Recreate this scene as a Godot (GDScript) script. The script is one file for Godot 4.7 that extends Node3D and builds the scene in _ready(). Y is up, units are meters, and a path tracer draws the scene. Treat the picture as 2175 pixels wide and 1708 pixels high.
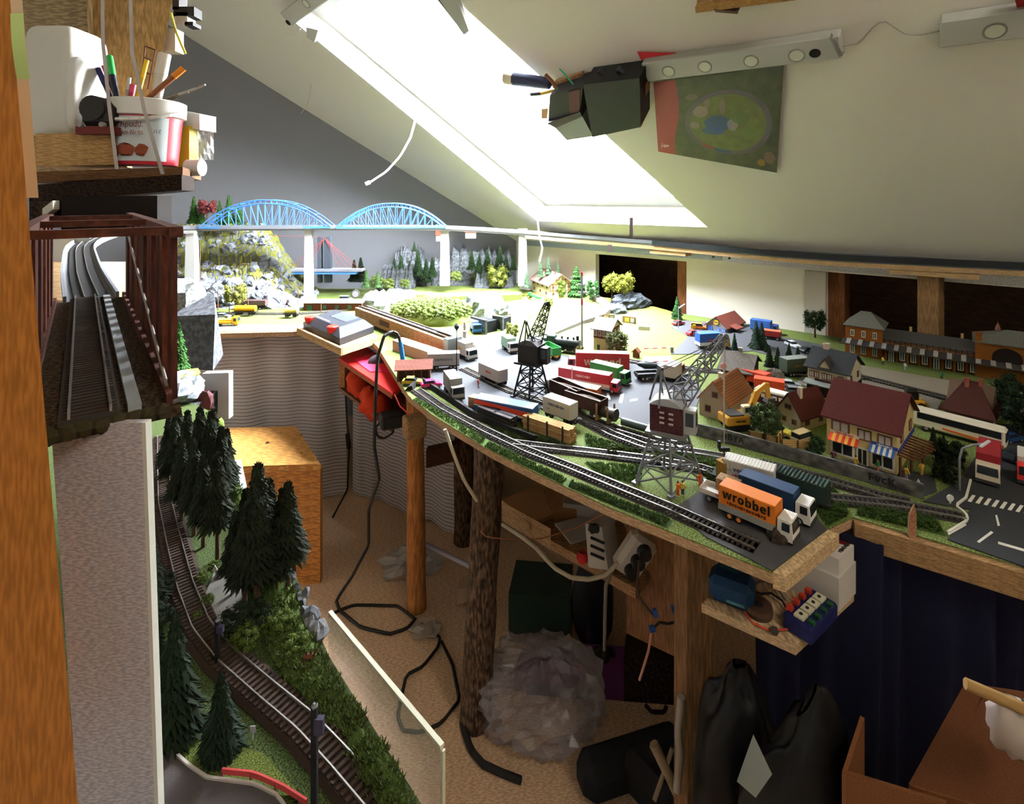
extends Node3D
# The scene: an attic with a model railway. Metres, y up. The eye is 1.11 m above the floor and looks level along -z.
const F := 1100.0
const CX := 1087.5
const HY := 420.0
const EYE := 1.11
const T := 0.65
var mats := {}
var texs := {}
var rng := RandomNumberGenerator.new()

# ---------------------------------------------------------------- mesh builder
class B:
	var v := PackedVector3Array()
	var n := PackedVector3Array()
	var uv := PackedVector2Array()
	var world := false
	func tri(a: Vector3, b: Vector3, c: Vector3) -> void:
		var k := (c - a).cross(b - a).normalized()
		v.push_back(a); v.push_back(b); v.push_back(c)
		n.push_back(k); n.push_back(k); n.push_back(k)
	func quad(a: Vector3, b: Vector3, c: Vector3, d: Vector3) -> void:
		tri(a, b, c); tri(a, c, d)
	func oq(m: Vector3, a: Vector3, b: Vector3, c: Vector3, d: Vector3) -> void:
		var k := (c - a).cross(b - a) + (d - a).cross(c - a)
		if k.dot((a + b + c + d) * 0.25 - m) < 0.0: quad(a, d, c, b)
		else: quad(a, b, c, d)
	func ot(m: Vector3, a: Vector3, b: Vector3, c: Vector3) -> void:
		if (c - a).cross(b - a).dot((a + b + c) / 3.0 - m) < 0.0: tri(a, c, b)
		else: tri(a, b, c)
	func hexa(p: Array) -> void: # p: 4 bottom corners in a ring, then the 4 above them
		var m := Vector3.ZERO
		for q in p: m += q
		m /= 8.0
		oq(m, p[0], p[1], p[2], p[3]); oq(m, p[4], p[5], p[6], p[7])
		for i in 4:
			var j := (i + 1) % 4
			oq(m, p[i], p[j], p[j + 4], p[i + 4])
	func box(c: Vector3, s: Vector3, bs := Basis()) -> void:
		var x := bs.x * s.x * 0.5; var y := bs.y * s.y * 0.5; var z := bs.z * s.z * 0.5
		hexa([c - x - y - z, c + x - y - z, c + x - y + z, c - x - y + z, c - x + y - z, c + x + y - z, c + x + y + z, c - x + y + z])
	func bbox(c: Vector3, s: Vector3, r: float, bs := Basis()) -> void: # chamfered box
		var h := s * 0.5
		r = minf(r, minf(h.x, minf(h.y, h.z)) * 0.9)
		var g := func(i: int, sx: float, sy: float, sz: float) -> Vector3:
			var q := Vector3(sx * h.x, sy * h.y, sz * h.z)
			for k in 3:
				if k != i: q[k] -= signf(q[k]) * r
			return c + bs * q
		for i in 3:
			for sg in [-1.0, 1.0]:
				var q := []
				for t in [[-1.0, -1.0], [1.0, -1.0], [1.0, 1.0], [-1.0, 1.0]]:
					var e := [0.0, 0.0, 0.0]
					e[i] = sg; e[(i + 1) % 3] = t[0]; e[(i + 2) % 3] = t[1]
					q.append(g.call(i, e[0], e[1], e[2]))
				oq(c, q[0], q[1], q[2], q[3])
			var j := (i + 1) % 3; var k := (i + 2) % 3
			for sj in [-1.0, 1.0]:
				for sk in [-1.0, 1.0]:
					var e := [0.0, 0.0, 0.0]
					e[j] = sj; e[k] = sk
					var e2 := e.duplicate()
					e[i] = -1.0; e2[i] = 1.0
					oq(c, g.call(j, e[0], e[1], e[2]), g.call(j, e2[0], e2[1], e2[2]), g.call(k, e2[0], e2[1], e2[2]), g.call(k, e[0], e[1], e[2]))
		for sx in [-1.0, 1.0]:
			for sy in [-1.0, 1.0]:
				for sz in [-1.0, 1.0]:
					ot(c, g.call(0, sx, sy, sz), g.call(1, sx, sy, sz), g.call(2, sx, sy, sz))
	func cyl(a: Vector3, b: Vector3, ra: float, rb := -1.0, seg := 10, caps := true) -> void:
		if rb < 0.0: rb = ra
		var d := (b - a).normalized()
		var x := d.cross(Vector3.UP if absf(d.y) < 0.9 else Vector3.RIGHT).normalized()
		var y := d.cross(x)
		for i in seg:
			var t := TAU * i / seg; var u := TAU * (i + 1) / seg
			var p := x * cos(t) + y * sin(t); var q := x * cos(u) + y * sin(u)
			var s := v.size()
			oq((a + b) * 0.5, a + p * ra, a + q * ra, b + q * rb, b + p * rb)
			for k in range(s, v.size()):
				var rel := v[k] - a
				var o := rel - d * rel.dot(d)
				if o.length_squared() > 1e-14: n[k] = o.normalized()
			if caps:
				ot((a + b) * 0.5, a, a + p * ra, a + q * ra)
				ot((a + b) * 0.5, b, b + p * rb, b + q * rb)
	func tube(p: Array, r: float, seg := 6) -> void:
		for i in p.size() - 1:
			if p[i].distance_to(p[i + 1]) > 1e-6: cyl(p[i], p[i + 1], r, r, seg, i == 0 or i == p.size() - 2)
	func lathe(o: Vector3, prof: Array, seg := 14) -> void: # prof: Vector2(radius, height)
		for i in prof.size() - 1:
			var a: Vector2 = prof[i]; var b: Vector2 = prof[i + 1]
			var nn := Vector2(b.y - a.y, a.x - b.x).normalized()
			for k in seg:
				var t := TAU * k / seg; var u := TAU * (k + 1) / seg
				var c0 := Vector3(cos(t), 0, sin(t)); var c1 := Vector3(cos(u), 0, sin(u))
				var s := v.size()
				quad(o + c0 * a.x + Vector3.UP * a.y, o + c1 * a.x + Vector3.UP * a.y, o + c1 * b.x + Vector3.UP * b.y, o + c0 * b.x + Vector3.UP * b.y)
				for q in range(s, v.size()):
					var rel := v[q] - o
					var dd := Vector3(rel.x, 0, rel.z)
					dd = dd.normalized() if dd.length_squared() > 1e-14 else (c0 + c1).normalized()
					n[q] = (dd * nn.x + Vector3.UP * nn.y).normalized()
	func prism(poly: Array, xf: Transform3D, h: float) -> void: # poly of Vector2 in the local x z plane, raised along local y by h
		var pp := PackedVector2Array(poly)
		var ix := Geometry2D.triangulate_polygon(pp)
		var up := xf.basis.y * h
		for i in range(0, ix.size(), 3):
			var q := []
			for k in 3: q.append(xf * Vector3(pp[ix[i + k]].x, 0, pp[ix[i + k]].y))
			ot(q[0] - up, q[0] + up, q[1] + up, q[2] + up)
			ot(q[0] + up * 2.0, q[0], q[1], q[2])
		var cc := Geometry2D.is_polygon_clockwise(pp)
		for i in pp.size():
			var a := xf * Vector3(pp[i].x, 0, pp[i].y)
			var j := (i + 1) % pp.size()
			var b := xf * Vector3(pp[j].x, 0, pp[j].y)
			if cc: quad(a, b, b + up, a + up)
			else: quad(b, a, a + up, b + up)
	func slab(p: Array, h: float) -> void: # world polygon on a level plane, thickened downwards by h
		var q := []
		for k in p: q.append(Vector2(k.x, k.z))
		prism(q, Transform3D(Basis(), Vector3(0, p[0].y - h, 0)), h)
	func grid(f: Callable, nx: int, ny: int, smooth := true) -> void: # f(s, t) -> Vector3 for s, t in 0..1
		var p := []
		for j in ny + 1:
			for i in nx + 1: p.append(f.call(float(i) / nx, float(j) / ny))
		var nm := []
		if smooth:
			for j in ny + 1:
				for i in nx + 1:
					var a: Vector3 = p[j * (nx + 1) + mini(i + 1, nx)] - p[j * (nx + 1) + maxi(i - 1, 0)]
					var b: Vector3 = p[mini(j + 1, ny) * (nx + 1) + i] - p[maxi(j - 1, 0) * (nx + 1) + i]
					nm.append(b.cross(a).normalized())
		for j in ny:
			for i in nx:
				var k := [j * (nx + 1) + i, j * (nx + 1) + i + 1, (j + 1) * (nx + 1) + i + 1, (j + 1) * (nx + 1) + i]
				var s := v.size()
				quad(p[k[0]], p[k[3]], p[k[2]], p[k[1]])
				if smooth:
					var o := [k[0], k[3], k[2], k[0], k[2], k[1]]
					var sg := 1.0 if n[s].dot(nm[k[0]]) >= 0.0 else -1.0
					for q in 6:
						if nm[o[q]].length_squared() > 0.5: n[s + q] = nm[o[q]] * sg
	func blob(c: Vector3, r: Vector3, seg: int, noise: FastNoiseLite, amp: float, freq := 1.0, flat := false, bs := Basis()) -> void:
		grid(func(s: float, t: float) -> Vector3:
			var th := TAU * fmod(s, 1.0); var ph := PI * t
			var d := Vector3(sin(ph) * cos(th), cos(ph), sin(ph) * sin(th))
			var k := 1.0 + amp * noise.get_noise_3dv(d * freq * 60.0 + c * 400.0)
			return c + bs * (d * r * k), seg, maxi(seg / 2, 4), not flat)
	func sbox(c: Vector3, s: Vector3, e := 0.35, seg := 24, bs := Basis()) -> void: # rounded box
		var f := func(x: float) -> float: return signf(x) * pow(absf(x), e)
		grid(func(u: float, t: float) -> Vector3:
			var th := TAU * fmod(u, 1.0); var ph := PI * t
			return c + bs * (Vector3(f.call(sin(ph)) * f.call(cos(th)), f.call(cos(ph)), f.call(sin(ph)) * f.call(sin(th))) * s * 0.5), seg, seg / 2)
	func mesh() -> ArrayMesh:
		var a := []
		a.resize(Mesh.ARRAY_MAX)
		a[Mesh.ARRAY_VERTEX] = v
		a[Mesh.ARRAY_NORMAL] = n
		if uv.size() == v.size(): a[Mesh.ARRAY_TEX_UV] = uv
		var m := ArrayMesh.new()
		m.add_surface_from_arrays(Mesh.PRIMITIVE_TRIANGLES, a)
		return m

# ---------------------------------------------------------------- helpers
func at(u: float, w: float, y := T) -> Vector3: # the point of the level plane y seen at this place of the photograph
	var k := (EYE - y) * F / (w - HY)
	return Vector3((u - CX) / F * k, y, -k)
func dp(u: float, w: float, z: float) -> Vector3:
	return Vector3((u - CX) / F * z, EYE - (w - HY) / F * z, -z)
func rp(a: float, b: float, y := 0.0) -> Vector3: # room plan: a along the knee wall (away), b from the knee wall into the room
	return Vector3(1.005 - 0.75 * a - 0.66 * b, y, -(1.775 + 0.66 * a - 0.75 * b))
const SN := Vector3(0.452, 0.729, -0.514) # outward normal of the roof slope
func cp(a: float, b: float, off := 0.0) -> Vector3:
	return rp(a, b, 0.89 + 0.94 * b) + SN * off
func ct(u: float, w: float, off := 0.0) -> Vector3: # the point of the sloped ceiling (lowered by off) seen at this place
	var d := Vector3((u - CX) / F, -(w - HY) / F, -1)
	var o := cp(0, 0, -off)
	var k := (o - Vector3(0, EYE, 0)).dot(SN) / d.dot(SN)
	return Vector3(0, EYE, 0) + d * k
func numbered(s: String) -> String:
	if not has_node(NodePath(s)): return s
	var i := 1
	while has_node(NodePath("%s_%03d" % [s, i])): i += 1
	return "%s_%03d" % [s, i]
var used := {}
func nm(s: String) -> String:
	used[s] = used.get(s, -1) + 1
	return s if used[s] == 0 else "%s_%03d" % [s, used[s]]
func thing(called: String, label: String, category: String, pos := Vector3.ZERO, turn := 0.0, group := "") -> Node3D:
	var o := Node3D.new()
	o.name = nm(called)
	add_child(o)
	o.position = pos
	o.rotation.y = turn
	o.set_meta("label", label); o.set_meta("category", category)
	if group: o.set_meta("group", group)
	return o
func part(parent: Node3D, called: String, b: B, material: Material, label := "") -> MeshInstance3D:
	var o := MeshInstance3D.new()
	o.name = called
	if b.world:
		var q: Node = parent
		var off := Vector3.ZERO
		while q != self:
			off += q.position
			q = q.get_parent()
		for i in b.v.size(): b.v[i] -= off
	o.mesh = b.mesh()
	o.material_override = material
	parent.add_child(o, true)
	if label: o.set_meta("label", label)
	return o
func inst(parent: Node3D, called: String, mesh: Mesh, material: Material, xf := Transform3D()) -> MeshInstance3D:
	var o := MeshInstance3D.new()
	o.name = called
	o.mesh = mesh
	o.material_override = material
	o.transform = xf
	parent.add_child(o, true)
	return o
func solo(called: String, label: String, category: String, b: B, material: Material, pos := Vector3.ZERO, group := "") -> MeshInstance3D: # a thing of one mesh, given in world positions
	var o := MeshInstance3D.new()
	o.name = nm(called)
	for i in b.v.size(): b.v[i] -= pos
	o.mesh = b.mesh()
	o.material_override = material
	add_child(o)
	o.position = pos
	o.set_meta("label", label); o.set_meta("category", category)
	if group: o.set_meta("group", group)
	return o
func struct(called: String, b: B, material: Material) -> MeshInstance3D:
	var o := MeshInstance3D.new()
	o.name = nm(called)
	o.mesh = b.mesh()
	o.material_override = material
	add_child(o)
	o.set_meta("kind", "structure")
	return o
func noise(freq: float, oct: int, sd: int) -> FastNoiseLite:
	var f := FastNoiseLite.new()
	f.noise_type = FastNoiseLite.TYPE_SIMPLEX_SMOOTH
	f.frequency = freq
	f.fractal_octaves = oct
	f.seed = sd
	return f
func tex(kind: String) -> ImageTexture:
	if texs.has(kind): return texs[kind]
	var p: Array = {"speck": [0.12, 3, 0.8], "blotch": [0.015, 4, 0.6], "wood": [0.02, 4, 0.72], "mix": [0.04, 5, 0.35], "gravel": [0.2, 2, 0.3], "turf": [0.09, 4, 0.42]}[kind]
	var im := noise(p[0], p[1], kind.hash() % 1000).get_seamless_image(256, 256)
	im.convert(Image.FORMAT_RGB8)
	for y in 256:
		for x in 256:
			var k: float = lerpf(p[2], 1.0, smoothstep(0.15, 0.85, im.get_pixel(x, y).r))
			im.set_pixel(x, y, Color(k, k, k))
	texs[kind] = ImageTexture.create_from_image(im)
	return texs[kind]
func m(col: String, rough := 0.75, kind := "", sc = 8.0, metal := 0.0) -> StandardMaterial3D:
	var key := "%s|%s|%s|%s|%s" % [col, rough, kind, sc, metal]
	if mats.has(key): return mats[key]
	var k := StandardMaterial3D.new()
	k.albedo_color = Color(col)
	k.roughness = rough
	k.metallic = metal
	k.metallic_specular = 0.28
	if kind:
		k.albedo_texture = tex(kind)
		k.uv1_triplanar = true
		k.uv1_world_triplanar = true
		k.uv1_scale = sc if sc is Vector3 else Vector3.ONE * sc
	mats[key] = k
	return k
func glass(col: String, alpha: float, rough := 0.05) -> StandardMaterial3D:
	var key := "g%s%s" % [col, alpha]
	if mats.has(key): return mats[key]
	var k := StandardMaterial3D.new()
	k.albedo_color = Color(Color(col), alpha)
	k.transparency = BaseMaterial3D.TRANSPARENCY_ALPHA
	k.roughness = rough
	mats[key] = k
	return k
func letters(parent: Node3D, text: String, size: float, pos: Vector3, bs: Basis, material: Material, called := "lettering", bold := false) -> MeshInstance3D:
	if text[0] == "~": # print too small to read: a row of little blocks
		var b := B.new()
		var k := int(text.substr(1))
		for i in k: b.box(Vector3((i - (k - 1) / 2.0) * size * 0.62, 0, 0), Vector3(size * (0.3 + 0.15 * (i * 7 % 3)), size * (0.5 + 0.2 * (i * 5 % 2)), size * 0.04))
		return inst(parent, called, b.mesh(), material, Transform3D(bs, pos))
	var t := TextMesh.new()
	t.text = text
	var f := SystemFont.new()
	f.font_names = PackedStringArray(["Droid Sans"])
	if bold: f.font_weight = 700
	t.font = f
	t.font_size = 32
	t.pixel_size = size / 32.0
	t.depth = size * 0.04
	t.curve_step = 4.0
	return inst(parent, called, t, material, Transform3D(bs, pos))
func spline(p: Array, step: float) -> Array: # points through p, evenly spaced
	var c := Curve3D.new()
	for i in p.size():
		var a: Vector3 = p[maxi(i - 1, 0)]; var b: Vector3 = p[mini(i + 1, p.size() - 1)]
		var tg := (b - a) / 6.0
		c.add_point(p[i], -tg, tg)
	var l := c.get_baked_length()
	var k := maxi(int(l / step), 2)
	var o := []
	for i in k + 1: o.append(c.sample_baked(l * i / k))
	return o
func sweep(b: B, path: Array, prof: Array) -> void: # prof: ring of Vector2(sideways, up) carried along the path, up stays up
	for i in path.size() - 1:
		var q := []
		for e in 2:
			var j := i + e
			var d: Vector3 = path[mini(j + 1, path.size() - 1)] - path[maxi(j - 1, 0)]
			var s := Vector3(-d.z, 0, d.x).normalized()
			for k in prof: q.append(path[j] + s * k.x + Vector3.UP * k.y)
		var c := prof.size()
		var mid := Vector3.ZERO
		for k in q: mid += k
		mid /= q.size()
		for k in c:
			var k2 := (k + 1) % c
			b.oq(mid, q[k], q[k2], q[k2 + c], q[k + c])
		if (i == 0 or i == path.size() - 2) and c == 4:
			if i == 0: b.oq(mid, q[0], q[1], q[2], q[3])
			if i == path.size() - 2: b.oq(mid, q[4], q[5], q[6], q[7])
func px(p: Array, y := T) -> Array: # pairs of picture places -> points of the level plane
	var o := []
	for k in p: o.append(at(k[0], k[1], y))
	return o
func pline(p: Array) -> Array: # [u, v, depth] places -> points
	var o := []
	for k in p: o.append(dp(k[0], k[1], k[2]))
	return o
func yaw_of(a: Vector3, b: Vector3) -> float: # turn that lays local +x from a to b
	return atan2(-(b.z - a.z), b.x - a.x)

# ---------------------------------------------------------------- the scene
func _ready() -> void:
	rng.seed = 7
	var cam := Camera3D.new()
	cam.name = "camera"
	cam.projection = Camera3D.PROJECTION_FRUSTUM
	cam.near = 0.02
	cam.far = 60.0
	cam.size = cam.near * 1708.0 / F
	cam.frustum_offset = Vector2(0, -cam.near * (854.0 - HY) / F)
	cam.position = Vector3(0, EYE, 0)
	cam.current = true
	add_child(cam)
	var we := WorldEnvironment.new()
	we.name = "environment"
	var e := Environment.new()
	e.background_mode = Environment.BG_SKY
	var sk := ProceduralSkyMaterial.new()
	sk.sky_top_color = Color(0.93, 0.96, 1.0)
	sk.sky_horizon_color = Color(1.0, 0.99, 0.96)
	sk.ground_bottom_color = Color(0.35, 0.33, 0.3)
	sk.ground_horizon_color = Color(0.6, 0.58, 0.55)
	sk.sky_energy_multiplier = 10.5
	e.sky = Sky.new()
	e.sky.sky_material = sk
	e.tonemap_mode = Environment.TONE_MAPPER_LINEAR
	e.tonemap_exposure = 1.0
	e.sdfgi_enabled = true
	e.ssao_enabled = true
	e.ssil_enabled = true
	we.environment = e
	add_child(we)
	shell()
	unseen_lamp()
	layout_base()
	landscape()
	viaduct()
	buildings()
	traffic()
	furniture_outdoors()
	left_side()
	desk_area()
	under_table()
	ceiling_things()

func seg(b: B, a0: float, a1: float, y0: float, y1: float, b0: float, b1: float) -> void:
	b.hexa([rp(a0, b0, y0), rp(a1, b0, y0), rp(a1, b1, y0), rp(a0, b1, y0), rp(a0, b0, y1), rp(a1, b0, y1), rp(a1, b1, y1), rp(a0, b1, y1)])

func shell() -> void:
	# floor of pale boards
	var b = B.new()
	var f0 = [rp(5.0, -1.3), rp(5.0, 2.3), rp(-2.6, 2.3), rp(-2.6, -1.3)]
	b.slab(f0, 0.1)
	struct("floor", b, m("dcb894", 0.55, "speck", Vector3(3, 3, 9)))
	# sloped ceiling with the roof window opening, then a level strip at the ridge
	var cm = m("e6e3da", 0.9)
	b = B.new()
	var o1 = Vector2(1.08, 0.12); var o2 = Vector2(0.29, 0.12); var o3 = Vector2(0.87, 1.02); var o4 = Vector2(1.66, 1.02)
	var plate = func(q: Array) -> void:
		var p = []
		for k in q: p.append(cp(k[0], k[1], 0.0))
		for k in q: p.append(cp(k[0], k[1], 0.2))
		b.hexa(p)
	plate.call([[-2.6, -0.031], [4.6, -0.031], [4.6, 0.12], [-2.6, 0.12]])
	plate.call([[-2.6, 0.12], [o2.x, 0.12], [o3.x, 1.02], [-2.6, 1.02]])
	plate.call([[o1.x, 0.12], [4.6, 0.12], [4.6, 1.02], [o4.x, 1.02]])
	plate.call([[-2.6, 1.02], [4.6, 1.02], [4.6, 1.7], [-2.6, 1.7]])
	b.slab([rp(-2.6, 1.68, 2.58), rp(4.6, 1.68, 2.58), rp(4.6, 2.3, 2.58), rp(-2.6, 2.3, 2.58)], 0.1)
	var cl = struct("ceiling", b, cm)
	b = B.new()
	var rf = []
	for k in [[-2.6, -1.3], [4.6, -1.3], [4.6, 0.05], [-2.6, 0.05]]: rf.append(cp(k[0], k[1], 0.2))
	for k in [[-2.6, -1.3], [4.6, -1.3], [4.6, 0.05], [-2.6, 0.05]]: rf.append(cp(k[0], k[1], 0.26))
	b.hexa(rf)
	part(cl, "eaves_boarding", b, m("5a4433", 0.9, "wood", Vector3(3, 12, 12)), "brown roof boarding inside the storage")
	# roof window: frame, sash and pane set in the outer part of the opening
	var ring = [o1, o2, o3, o4]
	b = B.new()
	for i in 4:
		var p: Vector2 = ring[i]; var q: Vector2 = ring[(i + 1) % 4]
		var mid = (o1 + o2 + o3 + o4) / 4.0
		var pi2 = p + (mid - p) * 0.09; var qi = q + (mid - q) * 0.09
		b.hexa([cp(p.x, p.y, 0.1), cp(q.x, q.y, 0.1), cp(qi.x, qi.y, 0.1), cp(pi2.x, pi2.y, 0.1), cp(p.x, p.y, 0.17), cp(q.x, q.y, 0.17), cp(qi.x, qi.y, 0.17), cp(pi2.x, pi2.y, 0.17)])
	var win = struct("window_1", b, m("dfe0e4", 0.5))
	b = B.new()
	var gl = []
	for p in ring: gl.append(cp(p.x, p.y, 0.13))
	for p in ring: gl.append(cp(p.x, p.y, 0.136))
	b.hexa(gl)
	part(win, "pane", b, glass("eef4fa", 0.06))
	# gable wall, left wall, wall behind the viewer
	b = B.new()
	b.box(Vector3(-1.5, 1.3, -2.71), Vector3(3.6, 2.9, 0.14))
	struct("wall_back", b, m("6e6f72", 0.92))
	b = B.new()
	b.hexa([rp(4.8, 2.22), rp(-2.6, 2.22), rp(-2.6, 2.34), rp(4.8, 2.34), rp(4.8, 2.22, 2.7), rp(-2.6, 2.22, 2.7), rp(-2.6, 2.34, 2.7), rp(4.8, 2.34, 2.7)])
	struct("wall_left", b, m("d8d4ca", 0.9))
	b = B.new()
	b.hexa([rp(-2.45, -0.6), rp(-2.45, 2.3), rp(-2.6, 2.3), rp(-2.6, -0.6), rp(-2.45, -0.6, 2.7), rp(-2.45, 2.3, 2.7), rp(-2.6, 2.3, 2.7), rp(-2.6, -0.6, 2.7)])
	struct("wall_front", b, m("d8d4ca", 0.9))
	# knee wall with two storage openings
	b = B.new()
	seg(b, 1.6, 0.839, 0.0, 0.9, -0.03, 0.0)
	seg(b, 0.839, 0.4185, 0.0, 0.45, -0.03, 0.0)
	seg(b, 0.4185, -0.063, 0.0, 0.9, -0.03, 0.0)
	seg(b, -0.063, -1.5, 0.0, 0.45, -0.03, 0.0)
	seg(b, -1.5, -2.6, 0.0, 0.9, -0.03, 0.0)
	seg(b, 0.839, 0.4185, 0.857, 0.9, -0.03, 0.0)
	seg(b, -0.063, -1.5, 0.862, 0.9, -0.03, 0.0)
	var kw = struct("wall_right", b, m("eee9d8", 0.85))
	b = B.new()
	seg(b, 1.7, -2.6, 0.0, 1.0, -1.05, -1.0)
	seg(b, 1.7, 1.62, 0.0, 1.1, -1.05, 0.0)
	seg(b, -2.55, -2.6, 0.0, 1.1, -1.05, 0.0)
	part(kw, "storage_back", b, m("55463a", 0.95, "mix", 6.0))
	b = B.new()
	seg(b, 0.47, 0.4185, 0.3, 0.9, -0.14, -0.032)
	seg(b, -0.063, -0.11, 0.3, 0.9, -0.14, -0.032)
	part(kw, "stud", b, m("8a5a38", 0.8, "wood", Vector3(40, 3, 40)))
	# sliding-door edge trim between the openings, and the metal rail along the head
	b = B.new()
	seg(b, 0.0, -0.063, 0.45, 0.862, 0.0, 0.012)
	part(kw, "door_edge", b, m("b9b4a6", 0.7))
	b = B.new()
	seg(b, 1.28, 0.28, 0.872, 0.9, 0.0, 0.008)
	part(kw, "rail", b, m("9aa3a4", 0.35, "speck", 6.0, 0.6), "grey metal rail")
	b = B.new()
	seg(b, 0.278, -0.30, 0.868, 0.9, 0.0, 0.008)
	seg(b, -0.3, -1.4, 0.866, 0.9, 0.0, 0.008)
	part(kw, "rail", b, m("d5d6d2", 0.3, "speck", 6.0, 0.5), "bright metal rail")
	b = B.new()
	for a in [0.31, 0.25, -0.42, -0.9]:
		var c = rp(a, 0.009, 0.884)
		b.cyl(c, c + Vector3(-0.66, 0, 0.75) * 0.002, 0.004, 0.004, 10)
	part(kw, "screw_hole", b, m("2b2b2b", 0.8))

func unseen_lamp() -> void:
	# ceiling lamp out of view behind the viewer, placed to light the foreground
	var p = rp(-1.5, 1.75, 2.56)
	var t = thing("unseen_ceiling_lamp", "unseen round white ceiling lamp behind the viewer, lights the foreground", "lamp", p)
	var b = B.new()
	b.lathe(Vector3.ZERO, [Vector2(0.0, -0.09), Vector2(0.1, -0.08), Vector2(0.15, -0.04), Vector2(0.16, 0.0)], 24)
	var k = StandardMaterial3D.new()
	k.albedo_color = Color("f4ead8")
	k.emission_enabled = true
	k.emission = Color(1.0, 0.97, 0.93)
	k.emission_energy_multiplier = 1.5
	part(t, "glass_shade", b, k)
	var l = OmniLight3D.new()
	l.name = "unseen_lamp_light"
	l.light_color = Color(1.0, 0.97, 0.93)
	l.light_energy = 0.62
	l.light_size = 0.15
	l.omni_range = 8.0
	l.omni_attenuation = 2.0
	l.shadow_enabled = true
	t.add_child(l)
	l.position = Vector3(0, -0.3, 0)

func layout_base() -> void:
	# the board that carries the railway
	var edge = px([[455, 710], [640, 706], [742, 690], [800, 735], [850, 815], [868, 842], [915, 880], [960, 909], [1050, 962], [1150, 1012], [1300, 1082], [1460, 1146], [1640, 1218], [1757, 1127], [1812, 1101], [1990, 1152], [2175, 1207], [2400, 1274]])
	edge += [rp(-1.5, 0.015, T), rp(1.27, 0.015, T), Vector3(-1.9, T, -2.62), at(300, 735)]
	var t = thing("layout_board", "long railway baseboard with grass and roads on top of log legs", "table", Vector3(0, T, -1.5))
	var b = B.new()
	b.world = true
	b.slab(edge, 0.013)
	part(t, "board", b, m("c4a07a", 0.8, "wood", Vector3(20, 60, 20)))
	b = B.new()
	b.world = true
	var top = []
	for k in edge: top.append(k + Vector3.UP * 0.0015)
	b.slab(top, 0.0015)
	part(t, "grass_mat", b, m("80904a", 0.95, "turf", 14.0))

var meshes := {}
func conifer_mesh(kind: int) -> Array: # unit-height spruce: [trunk, foliage]
	var key = "con%d" % kind
	if meshes.has(key): return meshes[key]
	var r = RandomNumberGenerator.new()
	r.seed = 40 + kind
	var low: float = [0.1, 0.36, 0.06][kind % 3]
	var rad: float = [0.2, 0.155, 0.26][kind % 3]
	var tr = B.new()
	tr.cyl(Vector3(0, 0, 0), Vector3(0, 0.95, 0), 0.022, 0.006, 6)
	var fo = B.new()
	var lv = 17
	fo.cyl(Vector3(0, low + 0.03, 0), Vector3(0, 0.97, 0), rad * 0.62, 0.004, 9)
	for i in lv:
		var t = float(i) / lv
		var y = lerpf(low, 0.97, t)
		var rr = rad * pow(1.0 - t, 0.85) * r.randf_range(0.85, 1.15) + 0.008
		var k = int(lerpf(15, 7, t))
		for j in k:
			var an = TAU * (j + r.randf()) / k
			var d = Vector3(cos(an), 0, sin(an)); var s = Vector3(-sin(an), 0, cos(an))
			var q = rr * r.randf_range(0.8, 1.15)
			var base = Vector3(0, y + 0.035, 0) + d * q * 0.25
			var tip = Vector3(0, y - q * 0.28, 0) + d * q
			var w = 0.02 + q * 0.16
			fo.tri(base + s * w, tip, base - s * w)
			fo.tri(base + Vector3.UP * w, tip - Vector3.UP * 0.006, base - Vector3.UP * w * 1.2)
			fo.tri(base.lerp(tip, 0.35) + s * w * 1.4, tip.lerp(base, 0.1) - Vector3.UP * 0.012 + s * w * 0.8, base.lerp(tip, 0.3))
			fo.tri(base.lerp(tip, 0.35) - s * w * 1.4, tip.lerp(base, 0.1) - Vector3.UP * 0.012 - s * w * 0.8, base.lerp(tip, 0.3))
	meshes[key] = [tr.mesh(), fo.mesh()]
	return meshes[key]
func leafy_mesh(kind: int) -> Array: # unit-height broadleaf tree
	var key = "leaf%d" % kind
	if meshes.has(key): return meshes[key]
	var r = RandomNumberGenerator.new()
	r.seed = 90 + kind
	var tr = B.new()
	var fo = B.new()
	var low: float = [0.3, 0.05, 0.22][kind % 3]
	tr.cyl(Vector3.ZERO, Vector3(0, low + 0.25, 0), 0.035, 0.02, 7)
	for j in 5:
		var an = TAU * j / 5.0
		tr.cyl(Vector3(0, low + 0.1, 0), Vector3(cos(an) * 0.2, low + 0.42, sin(an) * 0.2), 0.016, 0.006, 5)
	var cs = []
	for j in 17:
		var an = TAU * j * 0.382
		var h = lerpf(low + 0.1, 0.9, (j + 0.5) / 17.0)
		var w = 0.26 * sqrt(maxf(0.0, 1.0 - pow((h - (low + 0.42)) / 0.55, 2.0)))
		cs.append([Vector3(cos(an) * w, h, sin(an) * w), r.randf_range(0.11, 0.16)])
	for c in cs:
		fo.blob(c[0], Vector3.ONE * c[1] * 0.66, 7, noise(0.03, 2, 5), 0.35, 1.0, true)
		for j in 80:
			var d = Vector3(r.randfn(), r.randfn(), r.randfn()).normalized()
			var p: Vector3 = c[0] + d * c[1] * r.randf_range(0.6, 1.15)
			var a = Vector3(r.randfn(), r.randfn(), r.randfn()).normalized() * 0.036
			var e = d.cross(a).normalized() * 0.03
			fo.tri(p - a, p + e, p + a)
	meshes[key] = [tr.mesh(), fo.mesh()]
	return meshes[key]
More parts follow.
